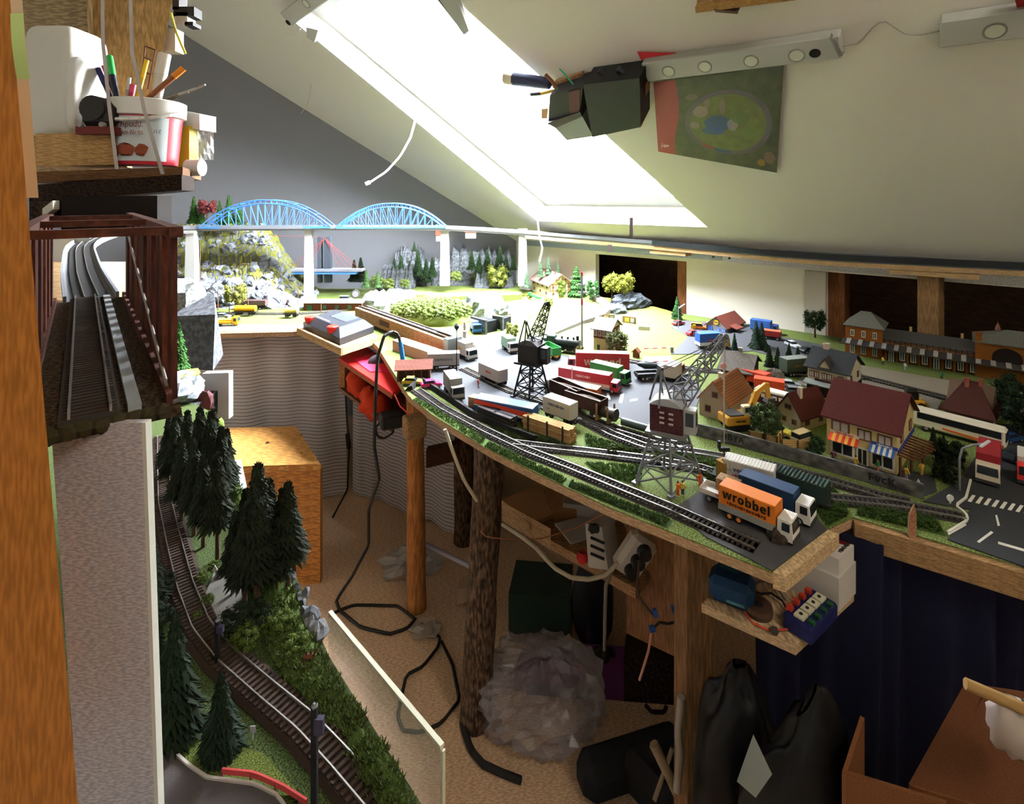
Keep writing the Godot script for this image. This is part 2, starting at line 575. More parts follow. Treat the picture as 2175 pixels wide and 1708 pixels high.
func tree(kind: String, p: Vector3, h: float, wide: float, col: String, called: String, label: String, group := "", lean := 0.0) -> Node3D:
	var t = thing(called, label, "shrub" if kind[0] == "b" else "tree", p, rng.randf() * TAU, group)
	var k = int(kind.substr(1))
	var q = conifer_mesh(k) if kind[0] == "c" else leafy_mesh(k)
	var xf = Transform3D(Basis.from_euler(Vector3(lean, 0, lean * 0.5)) * Basis.from_scale(Vector3(h * wide, h, h * wide)), Vector3.ZERO)
	inst(t, "trunk", q[0], m("4a382a", 0.9), xf)
	inst(t, "foliage", q[1], m(col, 0.9, "turf", 30.0), xf)
	return t
func trees(kind: String, list: Array, col: String, called: String, label: String, group: String, y := T, depth := 0.0, wide := 1.0) -> void: # list of [u, foot v, top v]
	var sorted = list.duplicate()
	sorted.sort_custom(func(a, c): return a[0] < c[0])
	for i in sorted.size():
		var k: Array = sorted[i]
		var p = dp(k[0], k[1], k[3] if k.size() > 3 else depth) if depth > 0.0 else at(k[0], k[1], y)
		tree(kind, p, (k[1] - k[2]) / F * -p.z, wide, col, called, label + ("" if sorted.size() == 1 else ", " + ranked(i, sorted.size())), group)
func ranked(i: int, n: int) -> String: # which one of a row, counted from the left
	if n == 2: return ["left one", "right one"][i]
	return "leftmost" if i == 0 else "rightmost" if i == n - 1 else ["second", "third", "fourth", "fifth", "sixth", "seventh", "eighth", "ninth", "tenth", "eleventh", "twelfth", "thirteenth"][i - 1] + " from left"
func tufts(parent: Node3D, called: String, pts: Array, h: float, material: Material) -> void: # short grass blades at the given points
	var b = B.new()
	for i in 5:
		var an = TAU * i / 5.0 + 0.4
		var d = Vector3(cos(an), 0, sin(an)); var s = Vector3(-sin(an), 0, cos(an)) * 0.22
		b.tri(d * 0.1 - s, d * 0.75 + Vector3.UP * (0.8 + 0.2 * (i % 2)), d * 0.1 + s)
	var mm = MultiMesh.new()
	mm.transform_format = MultiMesh.TRANSFORM_3D
	mm.mesh = b.mesh()
	mm.instance_count = pts.size()
	for i in pts.size():
		var k = h * rng.randf_range(0.6, 1.3)
		mm.set_instance_transform(i, Transform3D(Basis(Vector3.UP, rng.randf() * TAU).scaled(Vector3(k, k, k)), pts[i] - parent.position))
	var o = MultiMeshInstance3D.new()
	o.name = called
	o.multimesh = mm
	o.material_override = material
	parent.add_child(o, true)
	o.set_meta("kind", "stuff")

func rail_track(called: String, label: String, path: Array, single := false, bed := "4a4540", wood := "302a26") -> Node3D:
	var t = thing(called, label, "track", path[0])
	var p = spline(path, 0.012)
	var b = B.new()
	b.world = true
	sweep(b, p, [Vector2(-0.02, 0.0), Vector2(0.02, 0.0), Vector2(0.0155, 0.003), Vector2(-0.0155, 0.003)])
	part(t, "ballast_bed", b, m(bed, 0.95, "gravel", 60.0))
	for s in [-1.0, 1.0]:
		b = B.new()
		b.world = true
		sweep(b, p, [Vector2(s * 0.0083 - 0.0006, 0.0042), Vector2(s * 0.0083 + 0.0006, 0.0042), Vector2(s * 0.0083 + 0.0006, 0.0072), Vector2(s * 0.0083 - 0.0006, 0.0072)])
		part(t, "rail", b, m("b8b4ae", 0.3, "", 8.0, 0.85))
	var q = spline(path, 0.0066)
	var sl = B.new()
	sl.box(Vector3(0, 0.0038, 0), Vector3(0.0032, 0.0024, 0.03))
	var me = sl.mesh()
	var many = B.new()
	many.world = true
	for i in q.size() - 1:
		var d: Vector3 = (q[i + 1] - q[i]).normalized()
		var bs = Basis(Vector3.UP, atan2(-d.z, d.x))
		if single and i < 295: inst(t, "sleeper", me, m(wood, 0.85), Transform3D(bs, q[i] - t.position))
		else: many.box(q[i] + Vector3(0, 0.0038, 0), Vector3(0.0032, 0.0024, 0.03), bs)
	if many.v.size():
		var o = part(t, "sleeper_row", many, m(wood, 0.85))
		o.set_meta("kind", "stuff")
	return t

func ground(parent: Node3D, called: String, p: Array, y: float, material: Material, th := 0.0015) -> void:
	var b = B.new()
	b.world = true
	b.slab(px(p, T + y), th)
	part(parent, called, b, material)

func landscape() -> void:
	var t: Node3D = get_node("layout_board")
	var asph = m("404144", 0.75, "speck", 20.0)
	var dark = m("3a3b3d", 0.75, "speck", 20.0)
	ground(t, "yard_asphalt", [[884, 795], [1010, 884], [1075, 908], [1130, 880], [1180, 845], [1290, 880], [1395, 910], [1480, 925], [1478, 870], [1490, 830], [1470, 800], [1430, 770], [1200, 755], [1090, 720], [960, 712], [900, 745]], 0.003, asph)
	ground(t, "parking_asphalt", [[1425, 752], [1500, 752], [1600, 745], [1760, 790], [1830, 775], [1760, 735], [1650, 713], [1600, 690], [1440, 680], [1425, 695], [1462, 714]], 0.003, m("4e4f52", 0.75, "speck", 20.0))
	ground(t, "dock_concrete", [[1432, 1080], [1490, 1040], [1560, 1046], [1690, 1050], [1757, 1124], [1640, 1212], [1600, 1190], [1500, 1140]], 0.003, m("4e4d4e", 0.8, "speck", 20.0))
	ground(t, "village_road", [[1480, 925], [1960, 1055], [1990, 1045], [1985, 1010], [1700, 960], [1560, 935], [1480, 905]], 0.002, dark)
	ground(t, "street_asphalt", [[1960, 1065], [2040, 1020], [2062, 985], [2120, 900], [2300, 905], [2395, 1268], [2175, 1203], [2012, 1145], [2062, 1082]], 0.003, dark)
	ground(t, "station_platform", [[1825, 775], [1830, 795], [2175, 880], [2300, 900], [2300, 870], [2175, 835]], 0.006, m("9c9284", 0.8, "speck", 20.0), 0.006)
	ground(t, "village_path", [[1690, 815], [1850, 850], [1990, 870], [2000, 850], [1830, 800], [1720, 780]], 0.003, m("8d867a", 0.8, "speck", 20.0))
	ground(t, "far_road", [[455, 702], [640, 700], [740, 675], [740, 668], [640, 690], [455, 690]], 0.003, m("c9c2b4", 0.8, "speck", 20.0))
	ground(t, "earth_edge", [[456, 709], [638, 705], [640, 700], [455, 702]], 0.003, m("9a7655", 0.9, "mix", 14.0))
	# zebra crossing and lane marks
	var mk = m("d9d6cc", 0.7)
	for i in 8:
		var b = B.new()
		b.world = true
		var u = 2062.0 + i * 17.0; var w = 1058.0 + i * 3.6
		b.slab(px([[u - 7, w + 6], [u + 3, w - 7], [u + 10, w - 5.5], [u + 1, w + 8]], T + 0.0036), 0.0006)
		part(t, "zebra_stripe", b, mk)
	for q in [[[2120, 1150], [2175, 1166], [2175, 1171], [2120, 1155]], [[2075, 1150], [2105, 1128], [2110, 1131], [2080, 1153]], [[2114, 1094], [2118, 1094], [2124, 1116], [2119, 1117]], [[2013, 1132], [2050, 1112], [2053, 1115], [2016, 1136]], [[1288, 835], [1293, 835], [1297, 848], [1291, 848]], [[1318, 838], [1326, 836], [1321, 856], [1314, 855]], [[1338, 849], [1354, 846], [1354, 850], [1338, 853]], [[1450, 870], [1455, 869], [1462, 880], [1456, 881]], [[1500, 684], [1508, 683], [1530, 692], [1522, 693]]]:
		ground(t, "lane_mark", q, 0.0036, mk, 0.0006)
	# raised kerb line of the street
	var b = B.new()
	b.world = true
	sweep(b, spline(px([[2062, 1020], [2052, 1058], [2030, 1075], [2052, 1092], [2056, 1106], [2013, 1132]], T + 0.003), 0.01), [Vector2(-0.0015, 0), Vector2(0.0015, 0), Vector2(0.0015, 0.002), Vector2(-0.0015, 0.002)])
	part(t, "kerb", b, m("c8c4ba", 0.8))
	# grass verges and mounds, each with its own relief
	var nz = noise(0.6, 4, 3)
	for q in [[[[884, 846], [1040, 938], [1025, 950], [872, 848]], "6f8f45", 0.004, "verge_grass"], [[[1035, 938], [1210, 1022], [1200, 1034], [1025, 950]], "5f7d3c", 0.004, "verge_grass"], [[[1210, 1022], [1430, 1108], [1420, 1126], [1200, 1034]], "55703a", 0.004, "verge_grass"], [[[1030, 905], [1170, 935], [1230, 960], [1100, 938]], "4a5a30", 0.006, "scrub_bank"], [[[1240, 920], [1360, 965], [1380, 972], [1240, 958]], "62803e", 0.006, "scrub_bank"], [[[1240, 985], [1370, 990], [1360, 1035], [1270, 1012]], "66863f", 0.008, "scrub_bank"], [[[1385, 955], [1520, 975], [1525, 995], [1390, 975]], "6a8842", 0.005, "scrub_bank"], [[[1655, 1000], [1760, 1030], [1790, 1055], [1660, 1030]], "5a7438", 0.005, "scrub_bank"], [[[1715, 1060], [1800, 1075], [1800, 1100], [1757, 1124]], "5a7636", 0.006, "scrub_bank"], [[[1820, 1080], [1990, 1100], [2010, 1142], [1815, 1097]], "4f6a2c", 0.008, "scrub_bank"]]:
		var g = px(q[0])
		b = B.new()
		b.world = true
		b.grid(func(s: float, r: float) -> Vector3:
			var a: Vector3 = g[0].lerp(g[1], s); var c: Vector3 = g[3].lerp(g[2], s)
			var p = a.lerp(c, r)
			var k = minf(minf(s, 1 - s) * 8.0, minf(r, 1 - r) * 3.0)
			return p + Vector3.UP * (0.0016 + q[2] * minf(k, 1.0) * (0.55 + 0.9 * nz.get_noise_2d(p.x * 90, p.z * 90))), 36, 10)
		part(t, q[3], b, m(q[1], 0.95, "turf", 22.0))
		var gp2 = []
		for i in 700:
			var s = rng.randf_range(0.03, 0.97); var r = rng.randf_range(0.05, 0.95)
			var p: Vector3 = g[0].lerp(g[1], s).lerp(g[3].lerp(g[2], s), r)
			var k = minf(minf(minf(s, 1 - s) * 8.0, minf(r, 1 - r) * 3.0), 1.0)
			gp2.append(p + Vector3.UP * (0.0014 + q[2] * k * (0.55 + 0.9 * nz.get_noise_2d(p.x * 90, p.z * 90))))
		tufts(t, "grass_blades", gp2, 0.0035, m(q[1], 0.95, "turf", 22.0))
	# the meadow that swells towards the knee wall
	var gc = px([[1000, 690], [1235, 690], [1235, 640], [1000, 640]])
	var far = [at(985, 700), at(1470, 712), rp(0.42, 0.03, T), rp(1.22, 0.03, T)]
	b = B.new()
	b.world = true
	b.grid(func(s: float, r: float) -> Vector3:
		var p: Vector3 = far[0].lerp(far[1], s).lerp(far[3].lerp(far[2], s), r)
		var k = clampf(minf(minf(s, 1 - s) * 6.0, minf(r * 4.0, 1.0)), 0, 1)
		var h = 0.03 * smoothstep(0.3, 1.0, r) * (1.0 - 0.5 * s) + 0.008 * nz.get_noise_2d(p.x * 12, p.z * 12)
		return p + Vector3.UP * (0.001 + maxf(h, 0.0) * k + 0.0012 * nz.get_noise_2d(p.x * 200, p.z * 200)), 70, 50)
	part(t, "meadow", b, m("a2a850", 0.95, "turf", 16.0))
	# lane that bends through the meadow
	b = B.new()
	b.world = true
	var lane = spline([at(1160, 712, T + 0.006), at(1230, 682, T + 0.01), at(1275, 668, T + 0.018), at(1291, 655, T + 0.024), at(1282, 640, T + 0.03), at(1262, 628, T + 0.035)], 0.01)
	sweep(b, lane, [Vector2(-0.017, -0.01), Vector2(0.017, -0.01), Vector2(0.016, 0.0035), Vector2(-0.016, 0.0035)])
	part(t, "meadow_lane", b, m("7c746c", 0.85, "speck", 30.0))
	# dark retaining bank between yard and front track
	b = B.new()
	b.world = true
	var bank = px([[868, 832], [884, 812], [900, 812], [935, 836], [1010, 886], [1075, 914], [1140, 938]])
	sweep(b, spline(bank, 0.01), [Vector2(-0.011, 0), Vector2(0.011, 0), Vector2(0.008, 0.014), Vector2(-0.002, 0.011)])
	part(t, "coal_bank", b, m("2f2d2b", 0.95, "gravel", 50.0))
	# end timber of the dock board
	b = B.new()
	b.world = true
	var e0 = at(1642, 1216); var e1 = at(1758, 1126)
	b.hexa([e0 + Vector3(0, -0.02, 0), e1 + Vector3(0, -0.02, 0), e1 + Vector3(0.012, -0.02, 0.006), e0 + Vector3(0.012, -0.02, 0.006), e0 + Vector3(0, 0.001, 0), e1 + Vector3(0, 0.001, 0), e1 + Vector3(0.012, -0.002, 0.006), e0 + Vector3(0.012, -0.002, 0.006)])
	part(t, "end_timber", b, m("d8b88c", 0.8, "wood", Vector3(30, 60, 30)))
	b = B.new()
	b.world = true
	var s0 = at(1812, 1101); var s1 = at(2400, 1274)
	b.hexa([s0 + Vector3(0, -0.035, 0), s1 + Vector3(0, -0.035, 0), s1 + Vector3(-0.003, -0.035, 0.008), s0 + Vector3(-0.003, -0.035, 0.008), s0 + Vector3(0, -0.001, 0), s1 + Vector3(0, -0.001, 0), s1 + Vector3(-0.003, -0.002, 0.008), s0 + Vector3(-0.003, -0.002, 0.008)])
	part(t, "front_batten", b, m("a9855a", 0.8, "wood", Vector3(10, 60, 60)))
	# tracks
	rail_track("front_track", "railway track along the front edge of the board ending at the dock", px([[886, 832], [945, 873], [1033, 920], [1122, 963], [1218, 1000], [1333, 1048], [1426, 1086], [1498, 1119], [1608, 1168]]), true)
	rail_track("siding_track", "siding that branches off the front track and passes behind the grey crane", px([[1092, 946], [1165, 955], [1250, 964], [1368, 979], [1484, 998], [1560, 1024], [1620, 1043], [1708, 1058], [1795, 1066], [1915, 1079], [2048, 1103]]), true)
	rail_track("inner_track", "third track running below the concrete wall to the street", px([[1150, 850], [1229, 890], [1300, 927], [1368, 953], [1480, 966], [1560, 980], [1650, 996], [1770, 1027], [1867, 1057], [1935, 1072]]), true)
	rail_track("yard_track", "track with the brown open wagons beside the truck yard", px([[985, 786], [1080, 832], [1180, 866], [1290, 908], [1400, 942], [1470, 956]]), true)
	rail_track("station_track", "main line past the platform of the brick station", px([[1200, 748], [1370, 775], [1500, 790], [1840, 806], [2000, 846], [2175, 894], [2300, 925]]))
	rail_track("far_track", "far track in front of the rocky mountain", px([[400, 668], [520, 668], [640, 668], [740, 660]]))
	# concrete wall with scrawl
	var w = thing("concrete_wall", "long grey concrete wall with black graffiti below the yellow shop", "wall", at(1700, 985))
	var wp = spline(px([[1478, 925], [1560, 945], [1700, 985], [1860, 1032], [1962, 1062]]), 0.02)
	b = B.new()
	b.world = true
	sweep(b, wp, [Vector2(-0.002, 0), Vector2(0.002, 0), Vector2(0.002, 0.024), Vector2(-0.002, 0.024)])
	part(w, "wall_panel", b, m("6e6c68", 0.85, "blotch", 12.0))
	var wd = (at(1962, 1062) - at(1860, 1032)).normalized()
	var wb = Basis(Vector3.UP, atan2(-wd.z, wd.x))
	var gp = at(1872, 1036) - w.position
	letters(w, "FvcK", 0.016, gp + Vector3(0, 0.014, 0) + wb.z * 0.003, wb, m("20201f", 0.9), "graffiti", true)
	letters(w, "~5", 0.009, at(1912, 1048) - w.position + Vector3(0, 0.009, 0) + wb.z * 0.003, wb, m("3a3a3a", 0.9), "graffiti")
	wd = (at(1700, 985) - at(1560, 945)).normalized()
	wb = Basis(Vector3.UP, atan2(-wd.z, wd.x))
	letters(w, "OBYA", 0.016, at(1556, 944) - w.position + Vector3(0, 0.013, 0) + wb.z * 0.003, wb, m("2b2b2a", 0.9), "graffiti", true)
	mountain()

func stone_meshes() -> Array:
	if meshes.has("stones"): return meshes.stones
	var o = []
	for i in 5:
		var b = B.new()
		b.blob(Vector3(i * 3.1, 0, 0), Vector3(1.0, 0.8, 0.9), 8, noise(0.05, 2, 20 + i), 0.75, 0.45, true)
		for k in b.v.size(): b.v[k] -= Vector3(i * 3.1, 0, 0)
		o.append(b.mesh())
	meshes.stones = o
	return o

func mountain() -> void:
	var st = stone_meshes()
	var nz = noise(0.8, 4, 12)
	var t = thing("rock_mountain", "steep grey rock mountain with yellow green moss below the blue bridge", "mountain", Vector3(-1.1, T, -2.35))
	var pos = func(s: float, r: float) -> Vector3:
		var u = lerpf(300.0, 660.0, s)
		var z = lerpf(2.14, 2.6, r)
		var x = (u - CX) / F * lerpf(2.2, 2.45, r)
		var top = 0.315 * (1.0 - smoothstep(0.60, 1.0, s))
		var h = top * (0.15 * smoothstep(0.0, 0.12, r) + 0.85 * smoothstep(0.1, 0.82, r))
		if r > 0.4 and r < 0.48: h = top * (0.15 + 0.85 * smoothstep(0.1, 0.82, 0.4))
		var k = nz.get_noise_3d(x * 22, z * 22, h * 30) * 0.03 * smoothstep(0.0, 0.1, r) * (0.3 + top * 3)
		return Vector3(x, T + maxf(h + k, 0.0), -z - k * 0.5)
	var b = B.new()
	b.world = true
	b.grid(pos, 64, 48, false)
	part(t, "slope", b, m("878b91", 0.95, "blotch", 14.0), "grey rock slope")
	var moss = B.new()
	moss.world = true
	for j in 96:
		for i in 128:
			var q = []
			for k in [[0, 0], [0, 1], [1, 1], [1, 0]]: q.append(pos.call((i + k[0]) / 128.0, (j + k[1]) / 96.0) + Vector3(0, 0.003, 0.003))
			var k2 = nz.get_noise_2d(i * 0.9, j * 1.1 + 50) + nz.get_noise_2d(i * 5.0, j * 5.0) * 0.35
			if j > 30 and (k2 > 0.02 or (j > 78 and k2 > -0.25)): moss.quad(q[0], q[1], q[2], q[3])
	part(t, "moss", moss, m("9a9a44", 0.95, "turf", 20.0), "yellow green moss")
	for i in 290:
		var s = rng.randf(); var r = rng.randf_range(0.02, 0.8)
		if nz.get_noise_2d(s * 115, r * 105 + 50) > 0.1 and r > 0.32: continue
		var p: Vector3 = pos.call(s, r)
		var k = rng.randf_range(0.009, 0.024) * (1.5 if r < 0.25 else 1.0)
		inst(t, "stone", st[i % 5], m(["8b9098", "9aa0a8", "777b83"][i % 3], 0.9, "blotch", 30.0), Transform3D(Basis.from_euler(Vector3(rng.randf() * 3, rng.randf() * 6, rng.randf() * 3)).scaled(Vector3.ONE * k), p - t.position))
	b = B.new()
	b.world = true
	var led = []
	for i in 20: led.append(pos.call(0.28 + 0.5 * i / 19.0, 0.44) + Vector3.UP * 0.004)
	sweep(b, led, [Vector2(-0.012, -0.004), Vector2(0.012, -0.004), Vector2(0.012, 0.001), Vector2(-0.012, 0.001)])
	part(t, "mountain_path", b, m("8a7450", 0.9, "speck", 30.0))
	# grey cliffs and wooded hill along the gable wall
	t = thing("wooded_cliff", "grey stepped cliff with conifers against the dark gable wall", "cliff", Vector3(-0.25, T, -2.55))
	for q in [[812, 1000, 545, 620, 2.52, 2.62], [828, 905, 512, 560, 2.56, 2.62], [935, 1100, 520, 600, 2.53, 2.62], [795, 880, 560, 620, 2.42, 2.55], [1000, 1095, 555, 622, 2.44, 2.55]]:
		b = B.new()
		b.world = true
		var lo = dp(q[0], q[3], q[4]); var hi = dp(q[1], q[2], q[4])
		b.grid(func(s: float, r: float) -> Vector3:
			var p = Vector3(lerpf(lo.x, hi.x, s), 0, 0)
			var hh = (hi.y - T) * (0.82 + 0.3 * nz.get_noise_2d(s * 40 + q[0], 3.0)) * minf(1.0, minf(s, 1 - s) * 9.0)
			var up = smoothstep(0.0, 0.7, r)
			p.y = T + hh * minf(up, 1.0)
			p.z = -lerpf(q[4], q[5], clampf(r * 1.1 - 0.1, 0, 1)) + nz.get_noise_2d(s * 70, p.y * 200) * 0.014
			return p, 26, 12, false)
		part(t, "cliff_face", b, m("6f7276", 0.95, "blotch", 16.0))
	b = B.new()
	b.world = true
	b.slab([dp(820, 600, 2.2) * Vector3(1, 0, 1) + Vector3.UP * (T + 0.03), dp(1110, 600, 2.3) * Vector3(1, 0, 1) + Vector3.UP * (T + 0.03), dp(1100, 600, 2.6) * Vector3(1, 0, 1) + Vector3.UP * (T + 0.03), dp(800, 600, 2.6) * Vector3(1, 0, 1) + Vector3.UP * (T + 0.03)], 0.03)
	part(t, "hill_foot", b, m("7c8a44", 0.95, "turf", 16.0))
	trees("c0", [[838, 600, 548], [852, 602, 540], [870, 596, 552], [888, 590, 530], [905, 602, 548], [918, 590, 545], [880, 535, 512], [1002, 575, 528], [1018, 580, 536], [1035, 590, 528], [1055, 585, 545], [1075, 590, 540], [1090, 575, 540], [1062, 560, 520]], "3f5a35", "hill_conifer", "dark conifer on the wooded cliff at the gable wall", "conifers on the wooded cliff", T, 2.5, 1.15)
	trees("b1", [[860, 612, 592], [825, 615, 590], [800, 612, 585], [968, 598, 575]], "7d8f3f", "hill_bush", "light green bush at the foot of the wooded cliff", "bushes at the cliff foot", T, 2.4, 1.5)
	# light rocks behind the console
	t = thing("pale_rock", "pale ridged rock between console and viaduct pillar", "rock", at(830, 655))
	for q in [[800, 655, 0.075, 0.05], [842, 650, 0.09, 0.05], [870, 640, 0.06, 0.035], [905, 640, 0.07, 0.03]]:
		b = B.new()
		b.world = true
		var c = at(q[0], q[1])
		b.blob(c + Vector3.UP * q[3] * 0.4, Vector3(q[2] * 0.8, q[3], q[2] * 0.6), 16, nz, 0.5, 0.05, true)
		part(t, "boulder", b, m("aeb2b6", 0.9, "blotch", 20.0))
	t = thing("tunnel_rock", "grey rock over the two tunnel portals in the yard", "rock", at(1030, 690))
	for q in [[1015, 672, 0.08, 0.062], [1045, 662, 0.07, 0.05], [990, 668, 0.05, 0.04], [1075, 668, 0.05, 0.03]]:
		b = B.new()
		b.world = true
		var c = at(q[0], q[1])
		b.blob(c + Vector3.UP * q[3] * 0.45, Vector3(q[2] * 0.75, q[3], q[2] * 0.6), 18, nz, 0.5, 0.05, true)
		part(t, "boulder", b, m("b0b5ba", 0.9, "blotch", 20.0))
	for q in [[1000, 702, 1032, 712], [1046, 700, 1068, 704]]:
		var c0 = at(q[0], q[1]); var c1 = at(q[2], q[3])
		var n = Node3D.new()
		n.name = "tunnel_portal"
		t.add_child(n, true)
		n.position = (c0 + c1) * 0.5 - t.position
		n.rotation.y = yaw_of(c0, c1)
		var L = c0.distance_to(c1)
		b = B.new()
		var pf = [Vector2(-L / 2, 0), Vector2(-L / 2, 0.05), Vector2(L / 2, 0.05), Vector2(L / 2, 0)]
		for i in 9: pf.append(Vector2(L * 0.34 * cos(PI * i / 8.0), 0.016 + 0.022 * sin(PI * i / 8.0)) if i > 0 and i < 8 else Vector2(L * 0.34 * cos(PI * i / 8.0), 0))
		b.prism(pf, Transform3D(Basis(Vector3.RIGHT, Vector3(0, 0, 1), Vector3.UP), Vector3(0, 0, -0.006)), 0.008)
		part(n, "portal_wall", b, m("5f666a", 0.85, "blotch", 30.0))
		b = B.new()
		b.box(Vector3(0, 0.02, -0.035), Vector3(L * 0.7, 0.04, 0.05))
		part(n, "painted_tunnel_shade", b, m("1a1b1c", 0.95))  # solid block, the dark inside of the tunnel painted as its colour
	t = thing("dark_rock", "dark grey rock outcrop in front of the black storage opening", "rock", at(1335, 662))
	b = B.new()
	b.world = true
	b.blob(at(1338, 660) + Vector3.UP * 0.03, Vector3(0.085, 0.042, 0.05), 22, nz, 0.5, 0.05, true, Basis(Vector3.UP, 0.4))
	part(t, "outcrop", b, m("565c62", 0.9, "blotch", 20.0))
	b = B.new()
	b.world = true
	b.blob(at(1312, 668) + Vector3.UP * 0.015, Vector3(0.04, 0.025, 0.03), 14, nz, 0.5, 0.05, true)
	part(t, "foot_stone", b, m("62686c", 0.9, "blotch", 20.0))
	# shrub-covered mound behind the wooden rail box
	t = thing("shrub_mound", "low mound thick with light green shrubs behind the wooden rail box", "mound", at(915, 690))
	b = B.new()
	b.world = true
	b.blob(at(915, 682), Vector3(0.15, 0.05, 0.1), 20, nz, 0.2, 0.05)
	part(t, "mound_soil", b, m("8a9a4a", 0.95, "turf", 16.0))
	var q2 = leafy_mesh(1)
	for i in 60:
		var an = i * 2.4; var rr = sqrt((i + 0.5) / 60.0)
		var p = at(915, 682) + Vector3(cos(an) * rr * 0.14, 0.045 * sqrt(1.0 - rr * rr * 0.9), sin(an) * rr * 0.09)
		inst(t, "shrub", q2[1], m("8fa552" if i % 3 else "9cae68", 0.95, "turf", 30.0), Transform3D(Basis(Vector3.UP, an).scaled(Vector3(0.062, 0.046, 0.062)), p - t.position))

func viaduct() -> void:
	# path from the near bridge along the gable wall and down the knee wall
	var pth = []
	for k in [[195, 0.78, 0.956], [172, 1.15, 0.960], [180, 1.6, 0.968], [250, 2.05, 0.974], [345, 2.25, 0.977], [500, 2.28, 0.978], [660, 2.3, 0.978], [820, 2.33, 0.977], [950, 2.36, 0.973], [1080, 2.38, 0.956], [1190, 2.36, 0.940], [1300, 2.22, 0.934], [1450, 2.0, 0.929], [1700, 1.72, 0.921], [1900, 1.55, 0.925], [2175, 1.37, 0.931], [2500, 1.2, 0.935]]:
		pth.append(Vector3((k[0] - CX) / F * k[1], k[2], -k[1]))
	var p = spline(pth, 0.02)
	var t = thing("viaduct", "long grey single-track viaduct running along gable and knee wall", "viaduct", pth[6] * Vector3(1, 0, 1) + Vector3.UP * T)
	var b = B.new()
	b.world = true
	sweep(b, p, [Vector2(-0.028, -0.012), Vector2(0.028, -0.012), Vector2(0.03, 0.0), Vector2(-0.03, 0.0)])
	part(t, "deck", b, m("98989a", 0.7, "speck", 20.0))
	for s in [-1.0, 1.0]:
		b = B.new()
		b.world = true
		sweep(b, p, [Vector2(s * 0.031 - 0.002, -0.004), Vector2(s * 0.031 + 0.002, -0.004), Vector2(s * 0.031 + 0.002, 0.009), Vector2(s * 0.031 - 0.002, 0.009)])
		part(t, "parapet", b, m("7d8086", 0.7, "speck", 20.0))
		b = B.new()
		b.world = true
		sweep(b, p, [Vector2(s * 0.0083 - 0.0005, 0.003), Vector2(s * 0.0083 + 0.0005, 0.003), Vector2(s * 0.0083 + 0.0005, 0.006), Vector2(s * 0.0083 - 0.0005, 0.006)])
		part(t, "rail", b, m("b8b4ae", 0.3, "", 8.0, 0.85))
	b = B.new()
	b.world = true
	sweep(b, p, [Vector2(-0.022, 0.0), Vector2(0.022, 0.0), Vector2(0.02, 0.003), Vector2(-0.02, 0.003)])
	part(t, "ballast_bed", b, m("3e3b39", 0.95, "gravel", 50.0))
	# timber plank and black edging under the knee-wall stretch
	var r = []
	for k in p: if k.x > 0.05: r.append(k)
	b = B.new()
	b.world = true
	sweep(b, r, [Vector2(-0.03, -0.026), Vector2(0.03, -0.026), Vector2(0.03, -0.0125), Vector2(-0.03, -0.0125)])
	part(t, "timber_plank", b, m("c9a77a", 0.8, "wood", Vector3(6, 60, 60)))
	var r2 = r.slice(int(r.size() * 0.32))
	b = B.new()
	b.world = true
	sweep(b, r2, [Vector2(0.0335, -0.008), Vector2(0.0355, -0.008), Vector2(0.0355, 0.011), Vector2(0.0335, 0.011)])
	part(t, "black_edging", b, m("24262a", 0.6))
	for k in [[0.36, 0.15], [0.77, 0.2]]:
		var i = int(r.size() * k[0])
		var d: Vector3 = (r[i + 1] - r[i]).normalized()
		b = B.new()
		b.world = true
		b.box(r[i] + Vector3(0, -0.034, 0), Vector3(k[1], 0.016, 0.05), Basis(Vector3.UP, atan2(-d.z, d.x)))
		part(t, "splice_board", b, m("c9a77a", 0.8, "wood", Vector3(6, 60, 60)))
	# concrete piers
	for k in [[408, 2.255, 652, 0.04], [656, 2.3, 662, 0.03], [945, 2.36, 606, 0.036], [1110, 2.375, 606, 0.036]]:
		var top = dp(k[0], 490, k[1]); top.y = 0.965
		var foot = dp(k[0], k[2], k[1] - 0.12); foot.y = maxf(T, dp(k[0], k[2], k[1]).y)
		foot.x = top.x; foot.z = top.z
		b = B.new()
		b.world = true
		var w: float = k[3] / 2.0
		var tp: float = 0.9 if k[0] < 500 else 0.95
		b.hexa([foot + Vector3(-w * 1.15, 0, -w), foot + Vector3(w * 1.15, 0, -w), foot + Vector3(w * 1.15, 0, w), foot + Vector3(-w * 1.15, 0, w), top + Vector3(-w * tp, 0, -w * 0.8), top + Vector3(w * tp, 0, -w * 0.8), top + Vector3(w * tp, 0, w * 0.8), top + Vector3(-w * tp, 0, w * 0.8)])
		b.box(top + Vector3(0, -0.004, 0), Vector3(w * 2.3, 0.012, w * 2.2))
		if k[0] == 656: b.box(foot + Vector3(0, 0.012, 0), Vector3(w * 3.4, 0.024, w * 3))
		part(t, "pier", b, m("cfcdc8", 0.8, "speck", 14.0))
	# square timber post at the right
	b = B.new()
	var c = dp(1977, 690, 1.52)
	b.box(Vector3(c.x, (T + 0.898) / 2, c.z), Vector3(0.05, 0.898 - T, 0.05), Basis(Vector3.UP, 0.62))
	solo("timber_post", "square wooden post behind the brick station holding up the viaduct", "post", b, m("9b7850", 0.8, "wood", Vector3(50, 5, 50)), Vector3(c.x, T, c.z))
